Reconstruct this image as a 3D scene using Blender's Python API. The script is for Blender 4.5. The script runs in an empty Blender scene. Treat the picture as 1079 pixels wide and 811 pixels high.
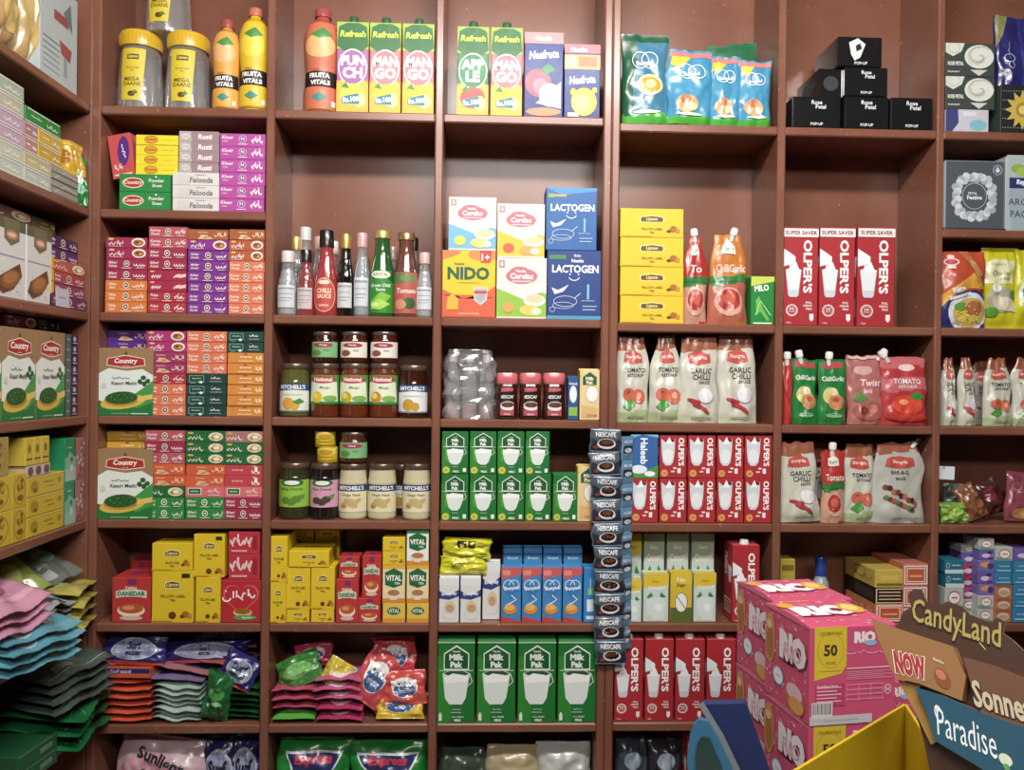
import bpy, bmesh, math, random
from mathutils import Vector, Matrix, noise
from mathutils.geometry import tessellate_polygon
PI = math.pi
R_ = math.radians
S = bpy.context.scene
COL = S.collection

# ------------------------------------------------------------------ camera
F = 830.0
CAM = Vector((0.0, -2.08, 1.55))
YAW, PIT, ROL = R_(2.141), R_(-0.160), R_(0.696)
fw = Vector((math.sin(YAW)*math.cos(PIT), math.cos(YAW)*math.cos(PIT), math.sin(PIT)))
r0 = Vector((math.cos(YAW), -math.sin(YAW), 0))
u0 = r0.cross(fw)
rt = r0*math.cos(ROL) + u0*math.sin(ROL)
up = -r0*math.sin(ROL) + u0*math.cos(ROL)
cd = bpy.data.cameras.new('camera')
cam = bpy.data.objects.new('camera', cd)
COL.objects.link(cam)
M = Matrix((rt, up, -fw)).transposed().to_4x4()
M.translation = CAM
cam.matrix_world = M
cd.sensor_width = 36.0
cd.lens = F/1079.0*36.0
cd.clip_start = 0.02
S.camera = cam
# ------------------------------------------------------------------ light
S.view_settings.view_transform = 'Standard'
S.view_settings.look = 'None'
S.view_settings.exposure = 0.15
S.view_settings.gamma = 1.0
S.view_settings.use_curve_mapping = False
W = bpy.data.worlds.new('room_world')
S.world = W
W.use_nodes = True
W.node_tree.nodes['Background'].inputs[0].default_value = (1.0, 0.95, 0.9, 1)
W.node_tree.nodes['Background'].inputs[1].default_value = 0.02
def area(name, loc, target, sx, sy, power, col):
    l = bpy.data.lights.new(name, 'AREA')
    l.shape = 'RECTANGLE'; l.size = sx; l.size_y = sy; l.energy = power; l.color = col
    o = bpy.data.objects.new(name, l); COL.objects.link(o)
    o.location = loc
    o.rotation_euler = (Vector(target)-Vector(loc)).to_track_quat('-Z', 'Y').to_euler()
    return o
area('ceiling_tube_light', (0.15, -1.45, 2.96), (0.1, -0.1, 1.2), 1.4, 0.16, 52, (1.0, 0.97, 0.93))
area('ceiling_panel_light', (0.3, -3.0, 2.96), (0.2, 0.0, 1.2), 1.5, 0.4, 48, (1.0, 0.96, 0.92))

def ray(px, py):
    return (rt*(px-539.5) - up*(py-405.5) + fw*F).normalized()
def PY(px, py, Y=0.0):
    d = ray(px, py); return CAM + d*((Y-CAM.y)/d.y)
def PX(px, py, X):
    d = ray(px, py); return CAM + d*((X-CAM.x)/d.x)
def PD(px, py, dist):
    d = ray(px, py); return CAM + d*(dist/d.dot(fw))

# ------------------------------------------------------------------ materials
def lin(h):
    h = h.lstrip('#')
    if len(h) == 3: h = ''.join(x*2 for x in h)
    out = []
    rgb = [int(h[i:i+2], 16)/255 for i in (0, 2, 4)]; g_ = sum(rgb)/3
    for c in rgb:
        c = c*.88+g_*.12
        out.append(c/12.92 if c <= .04045 else ((c+.055)/1.055)**2.4)
    return (*out, 1)
_m = {}
def mat(c, rough=.42, coat=0.0, metal=0.0, bump=0.0):
    k = (c, rough, coat, metal, bump)
    if k in _m: return _m[k]
    m = bpy.data.materials.new('print_'+c.strip('#')); m.use_nodes = True
    n = m.node_tree.nodes; b = n['Principled BSDF']; L = m.node_tree.links
    b.inputs['Base Color'].default_value = lin(c)
    b.inputs['Roughness'].default_value = rough
    b.inputs['Metallic'].default_value = metal
    b.inputs['Coat Weight'].default_value = coat
    b.inputs['Coat Roughness'].default_value = .12
    # faint procedural unevenness of the print
    nz = n.new('ShaderNodeTexNoise'); nz.inputs['Scale'].default_value = 60
    tc = n.new('ShaderNodeTexCoord'); L.new(tc.outputs['Object'], nz.inputs['Vector'])
    mr = n.new('ShaderNodeMapRange'); mr.inputs[3].default_value = rough*.8; mr.inputs[4].default_value = min(1, rough*1.25)
    L.new(nz.outputs[0], mr.inputs[0]); L.new(mr.outputs[0], b.inputs['Roughness'])
    if bump:
        nz.inputs['Scale'].default_value = 35
        bp = n.new('ShaderNodeBump'); bp.inputs['Strength'].default_value = bump; bp.inputs['Distance'].default_value = .004
        L.new(nz.outputs[0], bp.inputs['Height']); L.new(bp.outputs[0], b.inputs['Normal'])
    _m[k] = m
    return m
def card(c): return mat(c, .5, .04)
def cfilm0(c): return mat(c, .3, .6, 0, .6)
def film(c): return mat(c, .30, .5, 0, .25)
def glassy(c): return mat(c, .12, 1.0)
def clear(name='clear_plastic', tint=(.93, .95, .95, 1), refl=.25, haze=.10):
    if name in _m: return _m[name]
    m = bpy.data.materials.new(name); m.use_nodes = True
    nt = m.node_tree; n = nt.nodes; n.clear(); L = nt.links
    o = n.new('ShaderNodeOutputMaterial'); mx = n.new('ShaderNodeMixShader')
    t = n.new('ShaderNodeBsdfTransparent'); t.inputs[0].default_value = tint
    g = n.new('ShaderNodeBsdfGlossy'); g.inputs['Roughness'].default_value = .12
    lw = n.new('ShaderNodeLayerWeight'); lw.inputs[0].default_value = refl
    nz = n.new('ShaderNodeTexNoise'); nz.inputs['Scale'].default_value = 30
    tc = n.new('ShaderNodeTexCoord'); L.new(tc.outputs['Object'], nz.inputs['Vector'])
    bp = n.new('ShaderNodeBump'); bp.inputs['Strength'].default_value = .3; bp.inputs['Distance'].default_value = .004
    L.new(nz.outputs[0], bp.inputs['Height']); L.new(bp.outputs[0], g.inputs['Normal']); L.new(bp.outputs[0], lw.inputs['Normal'])
    L.new(lw.outputs['Facing'], mx.inputs[0]); L.new(t.outputs[0], mx.inputs[1]); L.new(g.outputs[0], mx.inputs[2])
    df = n.new('ShaderNodeBsdfDiffuse'); df.inputs[0].default_value = (.75, .77, .77, 1); m2 = n.new('ShaderNodeMixShader'); m2.inputs[0].default_value = haze
    L.new(mx.outputs[0], m2.inputs[1]); L.new(df.outputs[0], m2.inputs[2]); L.new(m2.outputs[0], o.inputs[0])
    _m[name] = m
    return m
def paint(name, c1, c2, rough=.26):
    if name in _m: return _m[name]
    m = bpy.data.materials.new(name); m.use_nodes = True
    nt = m.node_tree; n = nt.nodes; L = nt.links; b = n['Principled BSDF']
    tc = n.new('ShaderNodeTexCoord')
    mp = n.new('ShaderNodeMapping'); mp.inputs['Scale'].default_value = (1, 1, 1)
    nz = n.new('ShaderNodeTexNoise'); nz.inputs['Scale'].default_value = 5; nz.inputs['Detail'].default_value = 6
    nz2 = n.new('ShaderNodeTexNoise'); nz2.inputs['Scale'].default_value = 90; nz2.inputs['Detail'].default_value = 3
    L.new(tc.outputs['Object'], mp.inputs[0]); L.new(mp.outputs[0], nz.inputs['Vector']); L.new(mp.outputs[0], nz2.inputs['Vector'])
    cr = n.new('ShaderNodeValToRGB'); cr.color_ramp.elements[0].color = lin(c1); cr.color_ramp.elements[1].color = lin(c2)
    cr.color_ramp.elements[0].position = .3; cr.color_ramp.elements[1].position = .7
    L.new(nz.outputs[0], cr.inputs[0])
    # small chips and pale scuffs
    r2 = n.new('ShaderNodeValToRGB'); r2.color_ramp.elements[0].position = .69; r2.color_ramp.elements[1].position = .74
    L.new(nz2.outputs[0], r2.inputs[0])
    mx = n.new('ShaderNodeMix'); mx.data_type = 'RGBA'
    L.new(r2.outputs[0], mx.inputs[0]); L.new(cr.outputs[0], mx.inputs[6]); mx.inputs[7].default_value = lin('#b08a78')
    L.new(mx.outputs[2], b.inputs['Base Color'])
    b.inputs['Roughness'].default_value = rough
    bp = n.new('ShaderNodeBump'); bp.inputs['Strength'].default_value = .25; bp.inputs['Distance'].default_value = .002
    L.new(nz.outputs[0], bp.inputs['Height']); L.new(bp.outputs[0], b.inputs['Normal'])
    _m[name] = m
    return m
WOOD = paint('brown_gloss_paint', '#7b4a38', '#8b5845')
WHITE = '#eeeae4'

# ------------------------------------------------------------------ text and flat art
_tx = {}
def textgeo(s, bold=0.0, it=0.0):
    k = (s, bold, it)
    if k in _tx: return _tx[k]
    c = bpy.data.curves.new('t', 'FONT'); c.body = s; c.offset = bold; c.shear = it
    c.resolution_u = 2; c.fill_mode = 'FRONT' if hasattr(c, 'fill_mode') else c.fill_mode
    o = bpy.data.objects.new('t', c)
    me = o.to_mesh()
    vs = [(v.co.x, v.co.y) for v in me.vertices]
    fs = [tuple(p.vertices) for p in me.polygons]
    o.to_mesh_clear()
    bpy.data.objects.remove(o); bpy.data.curves.remove(c)
    if not vs: vs = [(0, 0), (1, 0), (0, 1)]; fs = []
    x0 = min(v[0] for v in vs); x1 = max(v[0] for v in vs); y0 = min(v[1] for v in vs); y1 = max(v[1] for v in vs)
    H = y1-y0 or 1
    vs = [((x-(x0+x1)/2)/H, (y-(y0+y1)/2)/H) for x, y in vs]
    _tx[k] = (vs, fs, (x1-x0)/H)
    return _tx[k]
# small print the photo leaves unreadable is drawn as a wavy stroke, not as words
SCRAWL = {'Oats Care', 'Wafer', 'Fresh', 'Soap', 'Whitening', 'Zaiqa', 'choco', 'BISCUITS 24 PACKS', 'NEW', 'Rs 120', 'LICENSED PRODUCT', 'BOX 200', 'dried fenugreek leaves', 'chocolate', 'FORTIGROW', 'mix masala', 'Custard', 'Desi', 'Green', '108', 'Karahi', 'Mir', 'Bites', 'Fuma', 'Gold', 'Mix', 'Spices', 'Jelly Crystals', 'Shahi', 'Haleem', 'LComfortis', 'dhood', 'ganda nahi'}
class Art:
    """flat print for a face of w x h metres; coordinates are fractions of the face, y up"""
    def __init__(s, w, h): s.w = w; s.h = h; s.L = []
    def p(s, pts, c):
        pts = [(x*s.w, y*s.h) for x, y in pts]
        f = tessellate_polygon([[Vector((x, y, 0)) for x, y in pts]])
        s.L.append((pts, [tuple(t) for t in f], c)); return s
    def r(s, x0, y0, x1, y1, c):
        s.L.append(([(x0*s.w, y0*s.h), (x1*s.w, y0*s.h), (x1*s.w, y1*s.h), (x0*s.w, y1*s.h)], [(0, 1, 2, 3)], c)); return s
    def e(s, cx, cy, rx, ry, c, n=18, rot=0):
        ca, sa = math.cos(R_(rot)), math.sin(R_(rot))
        pts = []
        for i in range(n):
            a = 2*PI*i/n; x = rx*s.w*math.cos(a); y = ry*s.h*math.sin(a)
            pts.append((cx*s.w+x*ca-y*sa, cy*s.h+x*sa+y*ca))
        s.L.append((pts, [tuple(range(n))], c)); return s
    def ring(s, cx, cy, rx, ry, th, c, n=24, a0=0, a1=360):
        vs = []; fs = []; full = (a1-a0 >= 360)
        m = n if full else n+1
        for i in range(m):
            a = R_(a0+(a1-a0)*i/n)
            vs.append((cx*s.w+rx*s.w*math.cos(a), cy*s.h+ry*s.h*math.sin(a)))
            vs.append((cx*s.w+(rx*s.w-th)*math.cos(a), cy*s.h+(ry*s.h-th)*math.sin(a)))
        for i in range(n):
            j = (i+1) % m; fs.append((2*i, 2*j, 2*j+1, 2*i+1))
        s.L.append((vs, fs, c)); return s
    def line(s, pts, th, c):
        vs = []; fs = []
        P = [(x*s.w, y*s.h) for x, y in pts]
        for i, (x, y) in enumerate(P):
            a = P[max(0, i-1)]; b = P[min(len(P)-1, i+1)]
            dx, dy = b[0]-a[0], b[1]-a[1]; l = math.hypot(dx, dy) or 1
            nx, ny = -dy/l*th/2, dx/l*th/2
            vs += [(x+nx, y+ny), (x-nx, y-ny)]
        for i in range(len(P)-1): fs.append((2*i, 2*i+1, 2*i+3, 2*i+2))
        s.L.append((vs, fs, c)); return s
    def t(s, txt, cx, cy, ch, c, rot=0, mw=None, b=.015, it=0, sx=1.0):
        if txt in SCRAWL: return s.scrawl(cx, cy, (mw or .2)*(1 if abs(rot) < 45 else 1), ch, c, rot, len(txt))
        vs, fs, asp = textgeo(txt, b, it)
        H = ch*s.h; kx = H*sx
        if mw:
            lim = mw*(s.w if abs(rot) < 45 else s.h)
            if asp*kx > lim: kx = lim/asp
        if abs(rot) > 45: H = ch*s.w; kx = min(kx if not mw else lim/asp, lim/asp) if mw else H*sx
        ca, sa = math.cos(R_(rot)), math.sin(R_(rot))
        out = []
        for x, y in vs:
            x *= kx; y *= H
            out.append((cx*s.w+x*ca-y*sa, cy*s.h+x*sa+y*ca))
        s.L.append((out, fs, c)); return s
    def scrawl(s, cx, cy, w, h, c, rot, n):
        v = abs(rot) > 45; L = w*(s.h if v else s.w)*.8; a = h*(s.w if v else s.h)*.3
        k = max(8, n*4); ca, sa = math.cos(R_(rot)), math.sin(R_(rot)); P = []
        for i in range(k+1):
            x = -L/2+L*i/k; y = a*math.sin(i*1.9)*(.6+.4*math.sin(i*.7+n))
            P.append(((cx*s.w+x*ca-y*sa)/s.w, (cy*s.h+x*sa+y*ca)/s.h))
        return s.line(P, max(a*.45, .0005), c)
    def urdu(s, cx, cy, w, h, c, seed=1, rot=0):
        """a line of cursive script strokes"""
        rd = random.Random(seed); x = .5; th = h*s.h*.16
        ca, sa = math.cos(R_(rot)), math.sin(R_(rot))
        def tr(p): 
            X = p[0]*w*s.w; Y = p[1]*h*s.h
            return ((cx*s.w+X*ca-Y*sa)/s.w, (cy*s.h+X*sa+Y*ca)/s.h)
        while x > -.45:
            L = rd.uniform(.16, .30); k = rd.random()
            if k < .3: pts = [(x, .5), (x-.01, .1), (x-.03, -.25)]; L = .09
            elif k < .65: pts = [(x-L*t, -.15+.35*math.sin(t*PI*2+.5)*(1-t*.3)) for t in [i/6 for i in range(7)]]
            else: pts = [(x-L/2+L/2*math.cos(a), -.1+.4*math.sin(a)) for a in [i*PI/5 - 3.4 for i in range(6)]]
            s.line([tr(p) for p in pts], th, c)
            if rd.random() < .6:
                d = tr((x-L/2, rd.choice((-.55, .6)))); s.e(d[0], d[1], th*.6/s.w, th*.6/s.h, c, 5)
            x -= L+.03
        return s
def clipface(vs, fs, w, h):
    """keep the print inside its face"""
    if all(-1e-6 <= x <= w+1e-6 and -1e-6 <= y <= h+1e-6 for x, y in vs): return vs, fs
    ov = []; of = []
    for f in fs:
        P = [vs[i] for i in f]
        for ax, lim, sg in ((0, 0, 1), (0, w, -1), (1, 0, 1), (1, h, -1)):
            Q = []
            for i, p in enumerate(P):
                q = P[(i+1) % len(P)]; a = (p[ax]-lim)*sg; b = (q[ax]-lim)*sg
                if a >= 0: Q.append(p)
                if (a >= 0) != (b >= 0):
                    t = a/(a-b); Q.append((p[0]+(q[0]-p[0])*t, p[1]+(q[1]-p[1])*t))
            P = Q
            if len(P) < 3: break
        if len(P) >= 3:
            k = len(ov); ov += P; of.append(tuple(range(k, k+len(P))))
    return ov, of
def split(vs, fs, L):
    """cut faces until no edge is longer than L so a print can follow a curved skin"""
    bm = bmesh.new()
    bv = [bm.verts.new((x, y, 0)) for x, y in vs]
    for f in fs:
        try: bm.faces.new([bv[i] for i in f])
        except ValueError: pass
    bmesh.ops.triangulate(bm, faces=bm.faces[:])
    for _ in range(7):
        es = [e for e in bm.edges if e.calc_length() > L]
        if not es: break
        bmesh.ops.subdivide_edges(bm, edges=es, cuts=1, use_grid_fill=False)
        bmesh.ops.triangulate(bm, faces=[f for f in bm.faces if len(f.verts) > 3])
    bm.verts.index_update()
    out = [(v.co.x, v.co.y) for v in bm.verts]; fo = [tuple(v.index for v in f.verts) for f in bm.faces]
    bm.free()
    return out, fo

# ------------------------------------------------------------------ geometry
class G:
    def __init__(s): s.v = []; s.f = []; s.m = []; s.sm = []; s.mats = []
    def mi(s, m):
        if isinstance(m, str): m = card(m)
        if m not in s.mats: s.mats.append(m)
        return s.mats.index(m)
    def add(s, vs, fs, m, smooth=False, T=None):
        k = len(s.v); i = s.mi(m) if not isinstance(m, list) else None
        for v in vs: s.v.append(tuple(T @ Vector(v)) if T else tuple(v))
        for q, f in enumerate(fs):
            s.f.append(tuple(a+k for a in f)); s.m.append(s.mi(m[q]) if i is None else i); s.sm.append(smooth)
        return s
    def box(s, x0, x1, y0, y1, z0, z1, m, bev=.0012, T=None, faces=None):
        bm = bmesh.new()
        r = bmesh.ops.create_cube(bm, size=1)
        for v in bm.verts:
            v.co = Vector((x0 if v.co.x < 0 else x1, y0 if v.co.y < 0 else y1, z0 if v.co.z < 0 else z1))
        if bev: bmesh.ops.bevel(bm, geom=bm.edges[:], offset=bev, segments=1, affect='EDGES', clamp_overlap=True)
        bm.normal_update(); bm.verts.index_update()
        ms = []
        for f in bm.faces:
            mm = m
            if faces:
                n = f.normal
                for k, d in (('x-', (-1, 0, 0)), ('x+', (1, 0, 0)), ('y-', (0, -1, 0)), ('y+', (0, 1, 0)), ('z+', (0, 0, 1))):
                    if k in faces and n.dot(Vector(d)) > .8: mm = faces[k]
            ms.append(mm)
        s.add([v.co[:] for v in bm.verts], [tuple(v.index for v in f.verts) for f in bm.faces], ms, False, T)
        bm.free(); return s
    def lathe(s, prof, m, seg=28, cx=0, cy=0, z0=0, sq=0.0, ms=None, T=None):
        """prof: list of (r, z). sq>0 squares the section"""
        vs = []; fs = []; mm = []
        for r, z in prof:
            for i in range(seg):
                a = 2*PI*i/seg; k = 1.0
                if sq:
                    c, d = abs(math.cos(a)), abs(math.sin(a)); p = 2+sq*6
                    k = 1/((c**p+d**p)**(1/p))
                vs.append((cx+r*k*math.cos(a), cy+r*k*math.sin(a), z0+z))
        n = len(prof)
        for j in range(n-1):
            for i in range(seg):
                i2 = (i+1) % seg
                fs.append((j*seg+i, j*seg+i2, (j+1)*seg+i2, (j+1)*seg+i)); mm.append(ms[j] if ms else m)
        if prof[0][0] > 1e-5: fs.append(tuple(reversed(range(seg)))); mm.append(ms[0] if ms else m)
        if prof[-1][0] > 1e-5: fs.append(tuple(range((n-1)*seg, n*seg))); mm.append(ms[-1] if ms else m)
        s.add(vs, fs, mm, True, T); return s
    def prism(s, pts, y0, y1, m, side=None, T=None):
        """outline in (x, z), thickness along y"""
        n = len(pts); vs = [(x, y0, z) for x, z in pts]+[(x, y1, z) for x, z in pts]
        area2 = sum(pts[i][0]*pts[(i+1) % n][1]-pts[(i+1) % n][0]*pts[i][1] for i in range(n))
        tris = tessellate_polygon([[Vector((x, z, 0)) for x, z in pts]])
        fs = []; ms = []
        for t in tris:
            a, b, c = [Vector((*pts[i], 0)) for i in t]
            if (b-a).cross(c-a).z < 0: t = (t[0], t[2], t[1])
            fs.append(tuple(t)); ms.append(m)
            fs.append((t[0]+n, t[2]+n, t[1]+n)); ms.append(m)
        for i in range(n):
            j = (i+1) % n
            fs.append((i, i+n, j+n, j) if area2 > 0 else (i, j, j+n, i+n)); ms.append(side or m)
        s.add(vs, fs, ms, False, T); return s
    def art(s, A, fmap, L=None, o0=.0003, do=.00013, mk=card, smooth=False):
        off = o0; do = min(do, (.0016 if do < .0002 else .004)/max(1, len(A.L)))
        for vs, fs, c in A.L:
            vs, fs = clipface(vs, fs, A.w, A.h)
            if not fs: continue
            if L: vs, fs = split(vs, fs, L)
            s.add([fmap(x, y, off) for x, y in vs], fs, mk(c) if isinstance(c, str) else c, smooth)
            off += do
        return s
    def front(s, A, y=0, x0=None, z0=0, mk=card):
        x0 = -A.w/2 if x0 is None else x0
        return s.art(A, lambda u, v, o: (x0+u, y-o, z0+v), mk=mk)
    def top(s, A, z, x0, y0):
        return s.art(A, lambda u, v, o: (x0+u, y0+v, z+o))
    def left(s, A, x, y1, z0=0):      # face looking to -x: u runs from back to front
        return s.art(A, lambda u, v, o: (x-o, y1-u, z0+v))
    def right(s, A, x, y0, z0=0):     # face looking to +x
        return s.art(A, lambda u, v, o: (x+o, y0+u, z0+v))
    def obj(s, name, parent=None, sharp=40):
        me = bpy.data.meshes.new(name)
        me.from_pydata(s.v, [], s.f)
        for m in s.mats: me.materials.append(m)
        me.polygons.foreach_set('material_index', s.m)
        me.polygons.foreach_set('use_smooth', s.sm)
        if any(s.sm) and sharp: me.set_sharp_from_angle(angle=R_(sharp))
        me.update()
        o = bpy.data.objects.new(name, me); COL.objects.link(o)
        if parent: o.parent = parent
        return o
def empty(name):
    o = bpy.data.objects.new(name, None); o.empty_display_size = .02; COL.objects.link(o); return o
def tag(o, label, cat, group=None):
    o['label'] = label; o['category'] = cat
    if group: o['group'] = group
    n = len(label.replace(',', ' ').split())
    if n > 16 or n < 4: print('LABELLEN', n, label)
    return o
def struct(o): o['kind'] = 'structure'; return o
_proto = {}
def put(key, build, loc, rot, label, cat, group=None):
    if key in _proto:
        src = _proto[key]
        r = src.copy(); COL.objects.link(r)
        if 'group' in r: del r['group']
        for ch in list(src.children):
            c = ch.copy(); COL.objects.link(c); c.parent = r
            for g in list(ch.children):
                d = g.copy(); COL.objects.link(d); d.parent = c
    else:
        r = build(); _proto[key] = r
    r.location = loc; r.rotation_euler = rot if isinstance(rot, tuple) else (0, 0, rot)
    return tag(r, label, cat, group)

# bags, pouches and packets: a skin with thickness that the print follows
class Bag:
    def __init__(s, w, h, t, kind='stand', seed=0, bs=None, wr=.004, waist=.0, lie=False, bend=0.0, neck=1.0, nu=24, nv=34):
        s.bs = seed if bs is None else bs
        s.__dict__.update(w=w, h=h, t=t, kind=kind, seed=seed, wr=wr, waist=waist, lie=lie, bend=bend, neck=neck, nu=nu, nv=nv)
    def hw(s, v):
        k = 1 - s.waist*math.sin(PI*min(1, max(0, v))**1.0)**2
        if s.neck < 1 and v > .62: 
            q = (v-.62)/.38; k *= 1-(1-s.neck)*(q*q*(3-2*q))
        if s.kind == 'pillow': k *= 1 - .03*math.sin(PI*v)
        return s.w/2*k
    def tv(s, v):
        if s.kind == 'stand':
            return (min(1, .72+v*3)) * (1-max(0, (v-.12)/.88))**.75 if v < .97 else .03
        a = abs(2*v-1)
        return max(.02, (1-min(1, a/.93)**3.2))**.6
    def th(s, u, v):
        e = max(0, 1-abs(u)**2.6)**.55
        n = noise.noise(Vector((u*2.1+s.seed*7.3, v*4.3, s.seed*3.1)))*s.wr + noise.noise(Vector((u*4+s.seed, v*9, 5.0)))*s.wr*.45
        return s.t/2*e*s.tv(v) + n*min(1, e*1.5)*(.4+.6*s.tv(v))
    def pt(s, u, v, off, side=-1):
        x = u*s.hw(v); z = v*s.h
        x += noise.noise(Vector((v*2.6, s.seed*5.1, (1 if u > 0 else -1)*abs(u)*.8)))*s.w*.10*min(1, v*3)*(0 if s.lie else 1)*(.3+.7*abs(u))
        if not s.lie and s.kind == 'stand': z -= abs(noise.noise(Vector((u*1.7, s.seed*2.3, 4.4))))*s.h*.06*max(0, v-.6)/.4
        y = side*(max(.0006, s.th(u, v) if side < 0 else s.t/2*max(0, 1-abs(u)**2.6)**.55*s.tv(v))+off)
        b = noise.noise(Vector((u*1.3+s.bs*3.7, v*1.7, 9.1)))*s.bend
        y += b
        if s.lie: return (x, z, -y + s.t/2)
        return (x, y, z)
    def skin(s, g, m, zone=None, jag=True):
        nu, nv = s.nu, s.nv
        for side in (-1, 1):
            vs = []; fs = []; ms = []
            for j in range(nv+1):
                v = j/nv
                for i in range(nu+1):
                    u = -math.cos(PI*i/nu)*.55+(-1+2*i/nu)*.45
                    vv = v
                    if jag and j in (0, nv) and s.kind == 'pillow': vv = v+(.006 if i % 2 else -.006)
                    vs.append(s.pt(u, vv, 0, side))
            for j in range(nv):
                for i in range(nu):
                    a = j*(nu+1)+i
                    q = (a, a+1, a+nu+2, a+nu+1)
                    if s.lie: q = q[::-1]
                    fs.append(q if side < 0 else q[::-1])
                    ms.append(zone(-1+2*(i+.5)/nu, (j+.5)/nv) if zone else m)
            g.add(vs, fs, ms, True)
        if s.kind == 'stand':   # gusset floor
            vs = [s.pt(-math.cos(PI*i/nu)*.55+(-1+2*i/nu)*.45, 0, 0, -1) for i in range(nu+1)]+[s.pt(-math.cos(PI*i/nu)*.55+(-1+2*i/nu)*.45, 0, 0, 1) for i in range(nu+1)]
            g.add(vs, [(i, i+nu+1, i+nu+2, i+1) for i in range(nu)], m)
        return g
    def fmap(s, A):
        return lambda x, y, off: s.pt((x/A.w*2-1)*.96, y/A.h, off, -1)
    def print(s, g, A, mk=film, L=.009):
        return g.art(A, s.fmap(A), L=L, o0=.0011, do=.0003, mk=mk, smooth=True)
# cells -------------------------------------------------------------
TH = .0235
UA = {0: .6833, 1: .4150, 2: .1465, 3: -.1210, 4: -.3910, 5: -.6608, 6: -.9259, 7: -1.195}
UB = {0: .6708, 1: .4060, 2: .1395, 3: -.1271, 4: -.3933, 5: -.6600, 6: -.9250, 7: -1.190}
Z0 = 1.55
def zb(c, r): return Z0 + (UA if c < 3 else UB)[r] + TH + .0006
CX = [(-.997, -.5727), (-.551, -.1331), (-.1108, .3129), (.357, .7816), (.8034, 1.2168), (1.2366, 1.66)]
CN = ['leftmost column', 'second column', 'third column', 'fourth column', 'fifth column', 'rightmost column']
OR = ['first', 'second', 'third', 'fourth', 'fifth', 'sixth', 'seventh', 'eighth', 'ninth']
def cell(c, r):
    k = r if c in (0, 5) else (0 if r == 0 else r-1)
    return f"{CN[c]}, {'top' if k == 0 else OR[k]} shelf"
def frame(c, r, x0, x1, yt, yf=.008, zbase=None, ymid=None):
    """pixel box -> centre x, width, height, base z at front depth yf"""
    z = zb(c, r) if zbase is None else zbase
    a = PY(x0, ymid or yt+8, yf).x; b = PY(x1, ymid or yt+8, yf).x
    zt = PY((x0+x1)/2, yt, yf).z
    return (a+b)/2, b-a, zt-z, z

# ================================================================== structure
def slab(name, x0, x1, y0, y1, z0, z1, m, bev=0.0):
    return struct(G().box(x0, x1, y0, y1, z0, z1, m, bev).obj(name))
plaster = paint('plaster', '#b9aca0', '#c6bbb0', .7)
slab('floor', -1.6, 3.2, -5.0, .5, -.05, 0, paint('floor_tile', '#6d655c', '#7d746a', .4))
slab('wall_back', -1.6, 3.2, .26, .32, 0, 3.0, plaster)
slab('wall_left', -1.46, -1.40, -5.0, .26, 0, 3.0, plaster)
slab('ceiling', -1.6, 3.2, -5.0, .5, 3.0, 3.05, plaster)
# shelving ----------------------------------------------------------
DEP = .20
BV = .0035
def unit(name, label, cols, U, c0, xl, xr, only):
    root = tag(empty(name), label, 'shelf')
    zt = Z0+1.25
    def pt(nm, *a): return G().box(*a, WOOD, BV).obj(nm, root)
    pt('side_panel', xl[0], xl[1], 0, DEP, .0, zt)
    pt('side_panel', xr[0], xr[1], 0, DEP, .0, zt)
    for i in range(len(cols)-1):
        pt('divider', cols[i][1], cols[i+1][0], 0, DEP, .06, zt-.03)
    for i, (a, b) in enumerate(cols):
        for r, z in U.items():
            if r == 1 and (c0+i) not in only: continue
            pt('shelf_board', a, b, .0015, DEP, Z0+z, Z0+z+TH)
        pt('shelf_board', a, b, .0015, DEP, Z0+1.20, Z0+1.20+TH)
        pt('shelf_board', a, b, .0015, DEP, .06, .06+TH)
    G().box(xl[0], xr[1], DEP, DEP+.012, 0, zt, WOOD, 0).obj('back_panel', root)
unit('shelving_unit', 'brown painted wooden shelving unit with three columns, left half of back wall', CX[:3], UA, 0, (-1.019, -.997), (.3129, .3345), (0,))
unit('shelving_unit', 'brown painted wooden shelving unit with three columns, right half of back wall', CX[3:], UB, 3, (.3355, .357), (1.66, 1.682), (5,))
# left wall unit
LX = -1.02
root = tag(empty('shelving_unit'), 'brown painted shelving unit on left wall, meeting back shelves in the corner', 'shelf')
def lp(nm, *a): return G().box(*a, WOOD, BV).obj(nm, root)
lp('side_panel', LX-.26, LX, .001, .023, 0, Z0+1.25)
lp('side_panel', LX-.26, LX, -.95, -.928, 0, Z0+1.25)
LZ = {}
for r, z in UA.items():
    LZ[r] = Z0+z+TH
    lp('shelf_board', LX-.26, LX-.0015, -.928, .001, Z0+z, Z0+z+TH)
lp('back_panel', LX-.272, LX-.26, -.95, .023, 0, Z0+1.25)

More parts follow.
